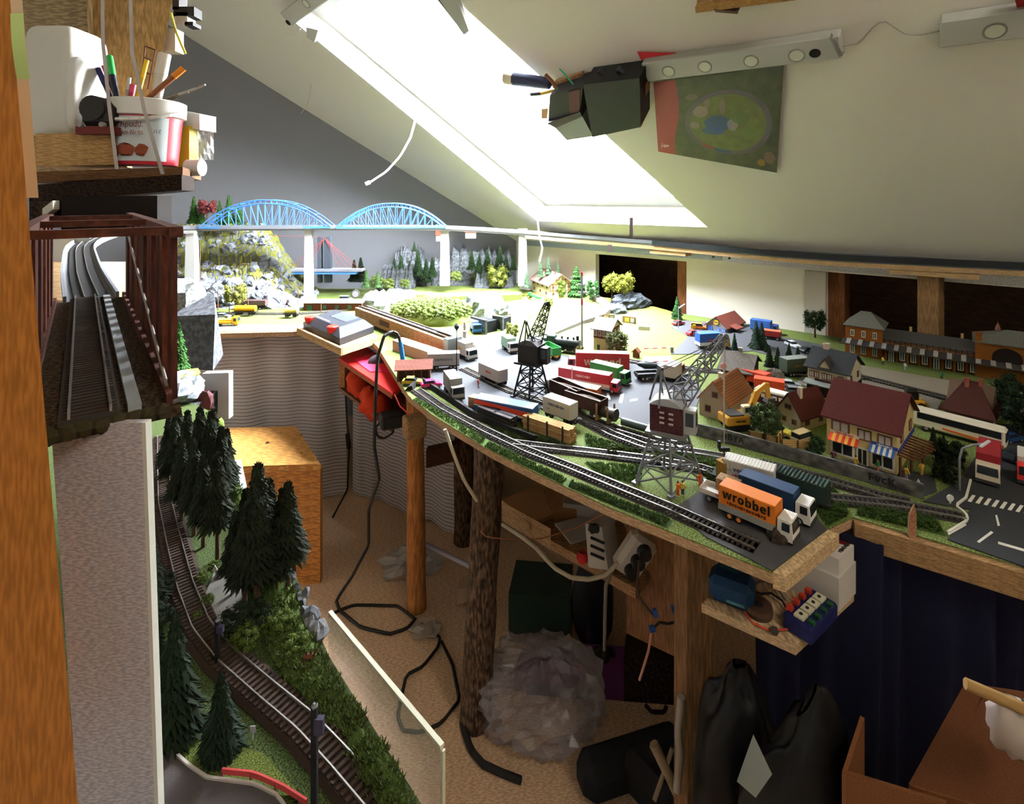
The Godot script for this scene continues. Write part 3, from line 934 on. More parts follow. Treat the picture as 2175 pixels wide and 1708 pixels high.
	# blue bowstring spans
	for q in [[428, 712, 6], [722, 950, 5]]:
		var a = Vector3.ZERO; var z = Vector3.ZERO
		var best = [9e9, 9e9]
		for k in p:
			if -k.z < 2.2: continue
			var u = CX + k.x / -k.z * F
			if absf(u - q[0]) < best[0]: best[0] = absf(u - q[0]); a = k
			if absf(u - q[1]) < best[1]: best[1] = absf(u - q[1]); z = k
		var mid = (a + z) * 0.5
		var n = thing("blue_arch_bridge", "blue steel arch truss span %s on the viaduct" % ("nearer the rock mountain" if q[0] < 600 else "nearer the roof slope"), "bridge", mid, yaw_of(a, z))
		var L = a.distance_to(z)
		var H = 0.118 if q[0] < 600 else 0.105
		var blue = m("3f74c4", 0.45)
		var arch = func(x: float) -> float: return 0.004 + H * (1.0 - pow(absf(2.0 * x / L), 2.2))
		for s in [-1.0, 1.0]:
			b = B.new()
			var pts = []; var pts2 = []
			for i in 25:
				var x = -L / 2 + L * i / 24.0
				pts.append(Vector3(x, arch.call(x), s * 0.034))
				pts2.append(Vector3(x, maxf(0.002, arch.call(x) - 0.016), s * 0.034))
			b.tube(pts, 0.0026, 5)
			part(n, "arch_rib", b, blue)
			b = B.new()
			b.tube(pts2.slice(1, 24), 0.002, 5)
			for i in range(1, 24): b.cyl(pts[i], pts2[i], 0.001, 0.001, 4)
			part(n, "inner_rib", b, blue)
			b = B.new()
			b.box(Vector3(0, 0.002, s * 0.034), Vector3(L, 0.008, 0.004))
			part(n, "bottom_chord", b, blue)
			var N: int = q[2] * 3
			for i in range(1, N):
				var x = -L / 2 + L * i / N
				b = B.new()
				b.cyl(Vector3(x, 0, s * 0.034), Vector3(x, arch.call(x) - 0.014, s * 0.034), 0.0013, 0.0013, 5)
				part(n, "hanger", b, blue)
				if i < N - 1:
					var x2 = -L / 2 + L * (i + 1) / N
					b = B.new()
					if x < 0: b.cyl(Vector3(x2, 0, s * 0.034), Vector3(x, arch.call(x) - 0.014, s * 0.034), 0.001, 0.001, 5)
					else: b.cyl(Vector3(x, 0, s * 0.034), Vector3(x2, arch.call(x2) - 0.014, s * 0.034), 0.001, 0.001, 5)
					part(n, "diagonal", b, blue)
		for i in range(3, 22, 2):
			var x = -L / 2 + L * i / 24.0
			b = B.new()
			b.cyl(Vector3(x, arch.call(x), -0.034), Vector3(x, arch.call(x), 0.034), 0.0014, 0.0014, 5)
			part(n, "cross_brace", b, blue)
	# cable-stayed bridge in the far corner
	var cs = thing("cable_stayed_bridge", "dark pylon bridge with thin red stay cables by the gable wall", "bridge", dp(690, 595, 2.5))
	b = B.new()
	b.world = true
	for u in [680, 697]:
		b.box((dp(u, 502, 2.5) + dp(u, 600, 2.5)) * 0.5, Vector3(0.016 if u < 690 else 0.03, 98.0 / F * 2.5, 0.03))
	part(cs, "pylon", b, m("4b525c", 0.7))
	b = B.new()
	b.world = true
	b.box((dp(610, 570, 2.5) + dp(770, 576, 2.5)) * 0.5, Vector3(0.37, 0.012, 0.06))
	part(cs, "deck", b, m("9a9ca0", 0.7))
	b = B.new()
	b.world = true
	b.box((dp(612, 578, 2.48) + dp(760, 582, 2.48)) * 0.5, Vector3(0.33, 0.006, 0.05))
	part(cs, "blue_truss", b, m("4f88c8", 0.6))
	for k in [612, 626, 640, 655, 722, 738, 752, 764]:
		b = B.new()
		b.world = true
		b.cyl(dp(k, 570, 2.48), dp(690, 506, 2.48), 0.0008, 0.0008, 4)
		part(cs, "stay_cable", b, m("c0504a", 0.6))
	b = B.new()
	b.world = true
	b.cyl(dp(560, 500, 2.5), dp(690, 504, 2.48), 0.0006, 0.0006, 4)
	part(cs, "stay_cable", b, m("c0504a", 0.6))
const RX := Basis(Vector3(0, 0, -1), Vector3.UP, Vector3.RIGHT) # frame of a right-hand wall: local x runs away, z looks out
const LX := Basis(Vector3(0, 0, 1), Vector3.UP, Vector3.LEFT)
func opening(t: Node3D, called: String, pos: Vector3, bs: Basis, w: float, h: float, frame: Material, pane: Material, bars := 1) -> MeshInstance3D:
	var b = B.new()
	var k = minf(w, h) * 0.13
	b.box(Vector3(-w / 2 + k / 2, 0, 0), Vector3(k, h, 0.0022)); b.box(Vector3(w / 2 - k / 2, 0, 0), Vector3(k, h, 0.0022))
	b.box(Vector3(0, h / 2 - k / 2, 0), Vector3(w - 2 * k, k, 0.0022)); b.box(Vector3(0, -h / 2 + k / 2, 0), Vector3(w - 2 * k, k, 0.0022))
	for i in bars: b.box(Vector3(-w / 2 + w * (i + 1) / (bars + 1.0), 0, 0), Vector3(k * 0.8, h - 2 * k, 0.0018))
	var o = part(t, called, b, frame)
	o.transform = Transform3D(bs, pos)
	b = B.new()
	b.box(Vector3(0, 0, -0.0002), Vector3(w - k, h - k, 0.0012))
	part(o, "pane", b, pane)
	return o
func house(called: String, label: String, a: Array, bq: Array, c: Array, wh: float, rh: float, wall: Material, roof: Material, o := {}) -> Node3D:
	var gy: float = T + o.get("y", 0.0)
	var pa = at(a[0], a[1], gy); var pb = at(bq[0], bq[1], gy); var pc = at(c[0], c[1], gy)
	var yw = yaw_of(pa, pb)
	var L = pa.distance_to(pb)
	var back = Basis(Vector3.UP, yw) * Vector3(0, 0, -1)
	var D: float = o.get("depth", maxf(absf((pc - pb).dot(back)), 0.02))
	if not o.has("depth"): # share the error between the two walls seen, and keep the near corner where it stands
		yw += wrapf(yaw_of(pb, pc) - PI / 2 - yw, -PI, PI) * o.get("skew", 0.5)
		D = pb.distance_to(pc) * 0.95
		pa = pb - Basis(Vector3.UP, yw).x * L
	var t = thing(called, label, o.get("cat", "house"), pa, yw)
	t.set_meta("dims", Vector3(L, wh, D))
	var ov: float = o.get("over", 0.006)
	var b = B.new()
	b.box(Vector3(L / 2, wh / 2, -D / 2), Vector3(L, wh, D))
	var alongx: bool = o.get("ridge", "x") == "x"
	if alongx:
		b.prism([Vector2(0, 0), Vector2(-D, 0), Vector2(-D / 2, rh - wh)], Transform3D(Basis(Vector3(0, 0, 1), Vector3.RIGHT, Vector3.UP), Vector3(0, wh, 0)), L)
	else:
		b.prism([Vector2(0, 0), Vector2(L, 0), Vector2(L / 2, rh - wh)], Transform3D(Basis(Vector3.RIGHT, Vector3(0, 0, -1), Vector3.UP), Vector3(0, wh, 0)), D)
	part(t, "wall", b, wall)
	var th: float = 0.0025
	if o.get("hip", false):
		var q = [Vector3(-ov, wh, ov), Vector3(L + ov, wh, ov), Vector3(L + ov, wh, -D - ov), Vector3(-ov, wh, -D - ov)]
		var in_: float = minf(D, L) * o.get("hipin", 0.5)
		var r0 = Vector3(in_, rh, -D / 2); var r1 = Vector3(L - in_, rh, -D / 2)
		var u = Vector3.UP * th
		for f in [[q[0], q[1], r1, r0], [q[2], q[3], r0, r1]]:
			b = B.new()
			b.hexa([f[0], f[1], f[2], f[3], f[0] + u, f[1] + u, f[2] + u, f[3] + u])
			part(t, "roof_slope", b, roof)
		for f in [[q[1], q[2], r1], [q[3], q[0], r0]]:
			b = B.new()
			b.ot(Vector3(L / 2, 0, -D / 2), f[0] + u, f[1] + u, f[2] + u)
			b.ot(Vector3(L / 2, rh * 3, -D / 2), f[0], f[1], f[2])
			part(t, "roof_slope", b, roof)
	else:
		for s in [0, 1]:
			b = B.new()
			var e0: Vector3; var e1: Vector3; var r0: Vector3; var r1: Vector3
			if alongx:
				var dn = (rh - wh) / (D / 2) * ov
				e0 = Vector3(-ov, wh - dn, ov) if s == 0 else Vector3(-ov, wh - dn, -D - ov)
				e1 = Vector3(L + ov, e0.y, e0.z)
				r0 = Vector3(-ov, rh, -D / 2); r1 = Vector3(L + ov, rh, -D / 2)
			else:
				var dn = (rh - wh) / (L / 2) * ov
				e0 = Vector3(-ov, wh - dn, ov) if s == 0 else Vector3(L + ov, wh - dn, ov)
				e1 = Vector3(e0.x, e0.y, -D - ov)
				r0 = Vector3(L / 2, rh, ov); r1 = Vector3(L / 2, rh, -D - ov)
			var u = Vector3.UP * th
			b.hexa([e0, e1, r1, r0, e0 + u, e1 + u, r1 + u, r0 + u])
			var rp_ = part(t, "roof_slope", b, roof)
			if o.has("tiles"): # rows of roof tiles, each row a proud lapped strip
				for i in 11:
					b = B.new()
					var f0 = i / 11.0; var f1 = (i + 0.8) / 11.0
					var hh = Vector3.UP * 0.0036
					b.hexa([e0.lerp(r0, f0) + u, e1.lerp(r1, f0) + u, e1.lerp(r1, f1) + u, e0.lerp(r0, f1) + u, e0.lerp(r0, f0) + hh + u * 0.3, e1.lerp(r1, f0) + hh + u * 0.3, e1.lerp(r1, f1) + u * 1.1, e0.lerp(r0, f1) + u * 1.1])
					part(rp_, "tile_row", b, o.tiles)
	for w in o.get("win", []): # [face, how many, height of centre, w, h, frame, pane, from, to]
		for i in w[1]:
			var f: float = lerpf(w[7] if w.size() > 7 else 0.0, w[8] if w.size() > 8 else 1.0, (i + 0.5) / w[1])
			if w[0] == "f": opening(t, "window", Vector3(L * f, w[2], 0.0008), Basis(), w[3], w[4], w[5], w[6])
			elif w[0] == "r": opening(t, "window", Vector3(L + 0.0008, w[2], -D * f), RX, w[3], w[4], w[5], w[6])
			else: opening(t, "window", Vector3(-0.0008, w[2], -D * f), LX, w[3], w[4], w[5], w[6])
	for d in o.get("door", []): # [face, place, w, h, frame, pane]
		if d[0] == "f": opening(t, "door", Vector3(L * d[1], d[3] / 2, 0.0008), Basis(), d[2], d[3], d[4], d[5])
		else: opening(t, "door", Vector3(L + 0.0008, d[3] / 2, -D * d[1]), RX, d[2], d[3], d[4], d[5])
	for k in o.get("chimney", []): # [x share, z share, height of top, width]
		b = B.new()
		b.box(Vector3(L * k[0], k[2] - 0.012, -D * k[1]), Vector3(k[3], 0.024, k[3]))
		b.box(Vector3(L * k[0], k[2], -D * k[1]), Vector3(k[3] * 1.25, 0.002, k[3] * 1.25))
		part(t, "chimney", b, k[4] if k.size() > 4 else m("a89a8c", 0.9))
	return t
func awning(t: Node3D, x0: float, x1: float, y: float, ca: String, cb: String) -> void:
	var n = 9
	var o = Node3D.new()
	o.name = "awning"
	t.add_child(o, true)
	for i in n:
		var b = B.new()
		var p = lerpf(x0, x1, i / float(n)); var q = lerpf(x0, x1, (i + 1) / float(n))
		b.hexa([Vector3(p, y, 0.001), Vector3(q, y, 0.001), Vector3(q, y - 0.009, 0.015), Vector3(p, y - 0.009, 0.015), Vector3(p, y + 0.001, 0.001), Vector3(q, y + 0.001, 0.001), Vector3(q, y - 0.008, 0.0155), Vector3(p, y - 0.008, 0.0155)])
		part(o, "awning_stripe", b, m(ca if i % 2 == 0 else cb, 0.8))

func buildings() -> void:
	var cream = m("e3cd8e", 0.85, "speck", 30.0)
	var pane = m("2b2d30", 0.15)
	var lace = m("b8b4ac", 0.5)
	var brown = m("6e4a34", 0.7)
	var white = m("dcd8cc", 0.7)
	var b: B
	var t = house("shop_house", "cream two-storey shop house with maroon roof and striped awnings", [1752, 985], [1905, 1012], [1957, 955], 0.073, 0.118, cream, m("6b2e2b", 0.75, "mix", 90.0), {"over": 0.008, "skew": 0.85, "win": [["f", 1, 0.056, 0.028, 0.02, brown, lace, 0.1, 0.32], ["f", 2, 0.053, 0.021, 0.019, brown, lace, 0.42, 0.98], ["r", 2, 0.055, 0.018, 0.018, brown, lace], ["f", 1, 0.018, 0.036, 0.024, white, pane, 0.05, 0.43], ["f", 1, 0.018, 0.034, 0.024, white, pane, 0.62, 1.0]], "door": [["f", 0.53, 0.017, 0.03, white, pane]]})
	awning(t, 0.006, 0.05, 0.042, "c8402c", "e0b050")
	awning(t, 0.066, 0.101, 0.042, "3a62a8", "d8d6cc")
	b = B.new(); b.box(Vector3(0.086, 0.0445, 0.001), Vector3(0.036, 0.005, 0.002)); part(t, "sign_board", b, m("2c3f8a", 0.6), "blue shop sign")
	b = B.new(); b.box(Vector3(0.028, 0.0455, 0.001), Vector3(0.044, 0.005, 0.002)); part(t, "sign_board", b, m("d8c8b0", 0.6), "pale shop sign")
	letters(t, "~10", 0.0046, Vector3(0.028, 0.0455, 0.0022), Basis(), m("b03a50", 0.7))
	letters(t, "~8", 0.0046, Vector3(0.086, 0.0445, 0.0022), Basis(), m("d8d6cc", 0.7))
	b = B.new(); b.box(Vector3(0.1035, 0.037, -0.07), Vector3(0.002, 0.006, 0.13)); part(t, "sign_band", b, m("2c3f8a", 0.6), "blue band")
	for x in [0.016, 0.03, 0.062]:
		b = B.new()
		b.box(Vector3(x, 0.096, -0.034), Vector3(0.008, 0.002, 0.012), Basis(Vector3.RIGHT, 0.56))
		part(t, "skylight", b, m("a8b0b8", 0.3))
	# pergola at the side of the shop
	var pg = thing("pergola", "brown lattice pergola beside the cream shop house", "pergola", at(1922, 1012))
	for i in 3:
		b = B.new(); b.world = true
		var q = at(1912 + i * 24, 1018 - i * 14)
		b.box(q + Vector3(0, 0.018, 0), Vector3(0.003, 0.036, 0.003))
		part(pg, "post", b, m("5a3a26", 0.85))
	for i in 9:
		b = B.new(); b.world = true
		var q = at(1908 + i * 7, 1012 - i * 4) + Vector3(0, 0.036, 0)
		b.box(q, Vector3(0.0025, 0.003, 0.05), Basis(Vector3.UP, 0.5))
		part(pg, "slat", b, m("6a452c", 0.85))
	house("tiled_house", "half-built beige house with bare orange tiled roof behind the excavator", [1481, 886], [1547, 901], [1622, 872], 0.039, 0.078, m("b9a48c", 0.9, "speck", 30.0), m("a9714c", 0.85), {"ridge": "z", "over": 0.004, "tiles": m("b87c52", 0.85, "mix", 120.0), "win": [["f", 1, 0.02, 0.012, 0.014, brown, pane, 0.2, 0.42], ["f", 1, 0.052, 0.012, 0.012, brown, pane, 0.42, 0.68]], "chimney": [[0.5, 0.3, 0.088, 0.008, m("c8b8a4", 0.9)]]})
	house("gabled_cottage", "small beige cottage with dark red roof beside the green tree", [1655, 898], [1700, 919], [1752, 897], 0.032, 0.068, m("a89878", 0.9, "speck", 30.0), m("5e2725", 0.8, "mix", 90.0), {"ridge": "z", "over": 0.006, "win": [["f", 1, 0.042, 0.014, 0.01, brown, pane, 0.25, 0.7], ["f", 2, 0.016, 0.009, 0.011, brown, pane, 0.08, 0.95], ["r", 2, 0.016, 0.012, 0.012, brown, pane]], "chimney": [[0.62, 0.3, 0.078, 0.007, m("b0a498", 0.9)]]})
	t = house("hotel_building", "white-walled old station house with grey gabled roof and dark ground floor", [1716, 836], [1800, 858], [1828, 832], 0.068, 0.1, m("d6cdb2", 0.85, "speck", 30.0), m("4b4d50", 0.8, "mix", 90.0), {"over": 0.007, "win": [["f", 2, 0.05, 0.01, 0.014, m("5c3a36", 0.8), lace, 0.05, 0.3], ["f", 2, 0.05, 0.01, 0.014, m("5c3a36", 0.8), lace, 0.38, 0.62], ["f", 1, 0.05, 0.011, 0.014, m("5c3a36", 0.8), lace, 0.72, 0.95], ["r", 2, 0.05, 0.009, 0.014, m("5c3a36", 0.8), lace], ["f", 5, 0.017, 0.011, 0.018, m("3c2a26", 0.8), pane], ["r", 2, 0.017, 0.01, 0.018, white, pane]], "chimney": [[0.32, 0.5, 0.113, 0.008, m("b8a898", 0.9)], [0.26, 0.5, 0.111, 0.007, m("b8a898", 0.9)]]})
	var dm: Vector3 = t.get_meta("dims")
	b = B.new(); b.box(Vector3(dm.x / 2, 0.016, -dm.z / 2), Vector3(dm.x + 0.003, 0.032, dm.z + 0.003)); part(t, "ground_floor", b, m("3b2d2a", 0.9, "mix", 60.0), "dark ground floor")
	b = B.new(); b.hexa([Vector3(-0.004, 0.036, 0.002), Vector3(dm.x, 0.036, 0.002), Vector3(dm.x, 0.03, 0.02), Vector3(-0.004, 0.03, 0.02), Vector3(-0.004, 0.038, 0.002), Vector3(dm.x, 0.038, 0.002), Vector3(dm.x, 0.032, 0.02), Vector3(-0.004, 0.032, 0.02)]); part(t, "porch_roof", b, m("7d8480", 0.6), "pale grey porch roof")
	b = B.new(); b.box(Vector3(dm.x * 0.5, 0.0385, 0.004), Vector3(dm.x * 0.6, 0.006, 0.002)); part(t, "sign_board", b, m("3c2420", 0.8))
	b = B.new(); b.prism([Vector2(-0.012, 0), Vector2(0.012, 0), Vector2(0, 0.02)], Transform3D(Basis(Vector3.RIGHT, Vector3(0, 0, -1), Vector3.UP), Vector3(dm.x * 0.45, 0.068, 0.002)), 0.03); part(t, "cross_gable", b, m("c8bea2", 0.85))
	for s in [-1.0, 1.0]:
		b = B.new()
		var c0 = Vector3(dm.x * 0.45, 0.09, 0.006)
		b.hexa([c0, c0 + Vector3(s * 0.016, -0.026, 0), c0 + Vector3(s * 0.016, -0.026, -0.036), c0 + Vector3(0, 0, -0.036), c0 + Vector3(0, 0.002, 0), c0 + Vector3(s * 0.016, -0.024, 0), c0 + Vector3(s * 0.016, -0.024, -0.036), c0 + Vector3(0, 0.002, -0.036)])
		part(t, "gable_roof", b, m("45403e", 0.8))
	# brick station
	var brick = m("a8682c", 0.9, "mix", 90.0)
	var slate = m("8d8d84", 0.85, "mix", 60.0)
	var sp = at(1795, 752); var sq = at(2050, 795)
	t = thing("brick_station", "long orange brick station with hipped towers and a glazed platform canopy", "station", sp, yaw_of(sp, sq))
	b = B.new(); b.box(Vector3(0.045, 0.043, -0.05), Vector3(0.09, 0.086, 0.1)); part(t, "tower", b, brick)
	b = B.new(); b.box(Vector3(0.185, 0.031, -0.05), Vector3(0.2, 0.062, 0.08)); part(t, "middle_wing", b, m("9c6032", 0.9, "mix", 90.0))
	b = B.new(); b.box(Vector3(0.37, 0.045, -0.05), Vector3(0.17, 0.09, 0.11)); part(t, "hall", b, brick)
	for q in [[-0.005, 0.095, 0.005, -0.105, 0.086, 0.122], [0.28, 0.46, 0.012, -0.11, 0.09, 0.118]]:
		var mid = Vector3((q[0] + q[1]) / 2, q[5], (q[2] + q[3]) / 2)
		var cn = [Vector3(q[0], q[4], q[2]), Vector3(q[1], q[4], q[2]), Vector3(q[1], q[4], q[3]), Vector3(q[0], q[4], q[3])]
		var r0 = mid - Vector3((q[1] - q[0]) * 0.12, 0, 0); var r1 = mid + Vector3((q[1] - q[0]) * 0.12, 0, 0)
		var u = Vector3.UP * 0.002
		for f in [[cn[0], cn[1], r1, r0], [cn[2], cn[3], r0, r1], [cn[1], cn[2], r1, r1], [cn[3], cn[0], r0, r0]]:
			b = B.new()
			b.hexa([f[0], f[1], f[2] + Vector3(0, 0, 0.0001), f[3], f[0] + u, f[1] + u, f[2] + u + Vector3(0, 0, 0.0001), f[3] + u])
			part(t, "hip_roof", b, slate)
	for s in [0, 1]:
		b = B.new()
		var zf = 0.0 if s == 0 else -0.1
		b.hexa([Vector3(0.088, 0.06, zf), Vector3(0.288, 0.06, zf), Vector3(0.288, 0.08, -0.05), Vector3(0.088, 0.08, -0.05), Vector3(0.088, 0.062, zf), Vector3(0.288, 0.062, zf), Vector3(0.288, 0.082, -0.05), Vector3(0.088, 0.082, -0.05)])
		part(t, "wing_roof", b, m("5c5a56", 0.85, "mix", 90.0))
	b = B.new()
	b.hexa([Vector3(-0.006, 0.046, 0.0), Vector3(0.5, 0.046, 0.0), Vector3(0.5, 0.038, 0.036), Vector3(-0.006, 0.038, 0.036), Vector3(-0.006, 0.048, 0.0), Vector3(0.5, 0.048, 0.0), Vector3(0.5, 0.04, 0.036), Vector3(-0.006, 0.04, 0.036)])
	part(t, "canopy", b, m("4d4844", 0.8, "mix", 60.0), "dark canopy roof")
	for i in 17:
		b = B.new()
		var x = 0.006 + i * 0.028
		b.hexa([Vector3(x, 0.0478, 0.001), Vector3(x + 0.01, 0.0478, 0.001), Vector3(x + 0.01, 0.0405, 0.033), Vector3(x, 0.0405, 0.033), Vector3(x, 0.0495, 0.001), Vector3(x + 0.01, 0.0495, 0.001), Vector3(x + 0.01, 0.0422, 0.033), Vector3(x, 0.0422, 0.033)])
		part(t, "canopy_light", b, m("93908a", 0.35))
	for i in 3: opening(t, "window", Vector3(0.018 + i * 0.027, 0.066, 0.0008), Basis(), 0.009, 0.018, white, pane)
	for i in 3: opening(t, "window", Vector3(0.018 + i * 0.027, 0.02, 0.0008), Basis(), 0.011, 0.024, white, m("3c5a58", 0.3))
	for i in 16: opening(t, "window", Vector3(0.1 + i * 0.0118, 0.053, -0.0092), Basis(), 0.006, 0.009, m("a89484", 0.8), pane)
	for i in 11: opening(t, "window" if i % 4 else "door", Vector3(0.11 + i * 0.0245, 0.02 if i % 4 else 0.015, 0.0008), Basis(), 0.012, 0.024 if i % 4 else 0.03, white, m("3c5a58", 0.3))
	b = B.new()
	for i in 11: b.box(Vector3(0.0975 + i * 0.0245, 0.019, -0.004), Vector3(0.006, 0.038, 0.01))
	part(t, "pier_strip", b, brick)
	b = B.new()
	var ar = [Vector2(-0.028, 0)]
	for i in 13: ar.append(Vector2(0.028 * -cos(PI * i / 12.0), 0.012 + 0.026 * sin(PI * i / 12.0)))
	ar.append(Vector2(0.028, 0))
	b.prism(ar, Transform3D(Basis(Vector3.RIGHT, Vector3(0, 0, 1), Vector3.UP), Vector3(0.345, 0.045, 0.0045)), 0.002)
	part(t, "arched_window", b, m("1d1614", 0.3), "large dark arched window")
	b = B.new(); b.box(Vector3(0.292, 0.075, 0.004), Vector3(0.012, 0.075, 0.012)); b.box(Vector3(0.292, 0.113, 0.004), Vector3(0.015, 0.004, 0.015)); part(t, "chimney", b, brick)
	b = B.new(); b.lathe(Vector3(0.33, 0.116, -0.05), [Vector2(0.006, 0), Vector2(0.005, 0.008), Vector2(0.001, 0.018), Vector2(0, 0.026)], 8); part(t, "finial", b, m("6a4a40", 0.8))
	for q in [0.15, 0.26]:
		b = B.new(); b.box(Vector3(q, 0.086, -0.055), Vector3(0.006, 0.016, 0.006)); part(t, "chimney", b, m("a8895c", 0.9))
	t = house("supermarket", "low supermarket with red tiled roof and round yellow sign by the white panel", [1496, 703], [1543, 709], [1604, 699], 0.02, 0.05, m("9a9a96", 0.8, "speck", 30.0), m("8e4a3c", 0.8, "mix", 90.0), {"ridge": "z", "over": 0.006, "cat": "shop", "win": [["f", 2, 0.009, 0.013, 0.011, m("3a62b8", 0.6), m("b8c0cc", 0.3), 0.45, 1.0], ["r", 4, 0.011, 0.016, 0.011, m("55514c", 0.6), pane]], "door": [["f", 0.2, 0.016, 0.016, m("3a62b8", 0.6), m("4a78c8", 0.3)]]})
	dm = t.get_meta("dims")
	b = B.new(); b.cyl(Vector3(dm.x / 2, 0.033, 0.0005), Vector3(dm.x / 2, 0.033, 0.003), 0.0085, 0.0085, 18); var sg = part(t, "round_sign", b, m("e8c21c", 0.6))
	b = B.new(); b.box(Vector3(dm.x / 2, 0.033, 0.0032), Vector3(0.012, 0.0028, 0.0008)); part(sg, "sign_print", b, m("2848a0", 0.6))
	b = B.new(); b.cyl(Vector3(dm.x / 2 + 0.001, 0.0335, 0.0034), Vector3(dm.x / 2 + 0.001, 0.0335, 0.0042), 0.0016, 0.0016, 8); part(sg, "sign_print", b, m("c83228", 0.6))
	b = B.new(); b.hexa([Vector3(dm.x, 0.02, -0.02), Vector3(dm.x, 0.02, -0.07), Vector3(dm.x + 0.028, 0.014, -0.07), Vector3(dm.x + 0.028, 0.014, -0.02), Vector3(dm.x, 0.024, -0.02), Vector3(dm.x, 0.024, -0.07), Vector3(dm.x + 0.028, 0.016, -0.07), Vector3(dm.x + 0.028, 0.016, -0.02)]); part(t, "entrance_roof", b, m("8e4a3c", 0.8, "mix", 90.0))
	house("sawmill", "weathered grey plank sawmill with angled roofs behind the tiled house", [1530, 812], [1592, 822], [1624, 795], 0.034, 0.062, m("3f3833", 0.9, "wood", 40.0), m("6c655c", 0.9, "wood", Vector3(20, 20, 90)), {"over": 0.008, "cat": "shed", "win": [["f", 2, 0.016, 0.014, 0.018, m("4a4038", 0.9), pane]], "chimney": [[0.5, 0.55, 0.074, 0.008, m("8a8278", 0.9)]]})
	t = house("signal_box", "signal box with grey roof, brown glazed top floor and cream base", [1259, 745], [1296, 749], [1327, 736], 0.067, 0.09, m("d8c88e", 0.85, "speck", 30.0), m("a4a4ac", 0.7, "mix", 60.0), {"over": 0.008, "y": 0.003, "win": [["f", 4, 0.052, 0.0085, 0.016, white, pane], ["r", 3, 0.052, 0.008, 0.014, white, pane], ["f", 1, 0.014, 0.005, 0.009, white, pane, 0.6, 0.9]], "door": [["f", 0.3, 0.008, 0.018, m("2f5a3c", 0.7), m("2f5a3c", 0.7)]]})
	dm = t.get_meta("dims")
	b = B.new(); b.box(Vector3(dm.x / 2, 0.052, -dm.z / 2), Vector3(dm.x + 0.0008, 0.03, dm.z + 0.0008)); part(t, "upper_floor", b, m("6a3d2c", 0.85, "wood", 40.0), "brown upper floor")
	t = house("timbered_house", "half-timbered house with bright roof and ivy in the meadow", [1141, 618], [1167, 635], [1214, 630], 0.062, 0.104, m("e3d6a2", 0.85, "speck", 30.0), m("c9a08c", 0.8, "mix", 60.0), {"over": 0.01, "y": 0.018, "win": [["r", 3, 0.02, 0.009, 0.012, brown, pane], ["r", 3, 0.048, 0.009, 0.012, brown, pane], ["f", 4, 0.048, 0.01, 0.012, brown, pane], ["f", 3, 0.02, 0.01, 0.012, brown, pane]], "chimney": [[0.3, 0.42, 0.112, 0.007, m("b04a3a", 0.9)], [0.8, 0.42, 0.11, 0.006, m("b04a3a", 0.9)]]})
	dm = t.get_meta("dims")
	for q in [[0.034, 1.0], [0.062, 1.0], [0.08, 0.55]]:
		b = B.new(); b.box(Vector3(dm.x + 0.001, q[0], -dm.z / 2), Vector3(0.0016, 0.003, dm.z * q[1])); part(t, "timber_beam", b, m("7a5238", 0.85))
	for i in 8:
		b = B.new()
		var z = -dm.z * (i + 0.2) / 7.5
		b.box(Vector3(dm.x + 0.001, 0.048, z), Vector3(0.0016, 0.028, 0.0025)); part(t, "timber_beam", b, m("7a5238", 0.85))
	for i in 4:
		b = B.new()
		b.box(Vector3(dm.x + 0.001, 0.077, -dm.z * (0.3 + i * 0.13)), Vector3(0.0016, 0.03 - absf(i - 1.5) * 0.008, 0.0025)); part(t, "timber_beam", b, m("7a5238", 0.85))
	b = B.new()
	var nz = noise(0.3, 3, 4)
	for i in 6: b.blob(Vector3(dm.x + 0.003, 0.016 + i * 0.011, -dm.z * (0.52 + 0.1 * sin(i * 2.0))), Vector3(0.005, 0.01, 0.014), 9, nz, 0.6, 0.4, true)
	part(t, "ivy", b, m("6f8038", 0.95, "turf", 40.0))
	house("hipped_house", "brown-red hipped house behind the white coach", [2006, 902], [2106, 926], [2132, 892], 0.03, 0.082, m("6b5848", 0.9, "speck", 30.0), m("5c3128", 0.85, "mix", 90.0), {"hip": true, "hipin": 0.35, "over": 0.008, "win": [["f", 4, 0.015, 0.01, 0.014, white, pane], ["r", 2, 0.015, 0.01, 0.014, white, pane]], "chimney": [[0.4, 0.4, 0.09, 0.007, m("8a4a40", 0.9)], [0.7, 0.45, 0.092, 0.006, m("8a4a40", 0.9)]]})
	t = house("open_shed", "brown open-fronted timber shed with ribbed roof by the red desk", [843, 811], [914, 808], [925, 795], 0.032, 0.046, m("6a4632", 0.85, "wood", 40.0), m("8a5548", 0.8, "wood", Vector3(90, 20, 20)), {"depth": 0.04, "over": 0.006, "cat": "shed"})
	dm = t.get_meta("dims")
	b = B.new(); b.box(Vector3(dm.x / 2, 0.014, 0.0006), Vector3(dm.x * 0.88, 0.026, 0.001)); part(t, "painted_bay_shade", b, m("2e2019", 0.95))  # dark sheet on the solid wall, painted shade of the open bay
	for i in 5:
		b = B.new(); b.box(Vector3(0.003 + (dm.x - 0.006) * i / 4.0, 0.015, 0.002), Vector3(0.003, 0.03, 0.003)); part(t, "post", b, m("5a3a28", 0.85))
	t = house("brick_depot", "long low brown depot with pale flat roof at the foot of the viaduct pier", [645, 661], [768, 661], [772, 648], 0.034, 0.038, m("8a4a38", 0.9, "mix", 60.0), m("d0ccc6", 0.7, "speck", 20.0), {"depth": 0.06, "over": 0.008, "cat": "depot", "win": [["f", 3, 0.016, 0.014, 0.016, m("4a6a5c", 0.7), m("3c6a58", 0.4), 0.25, 0.9]], "door": [["f", 0.1, 0.02, 0.026, m("3c5a4c", 0.7), m("2f6a50", 0.5)]]})
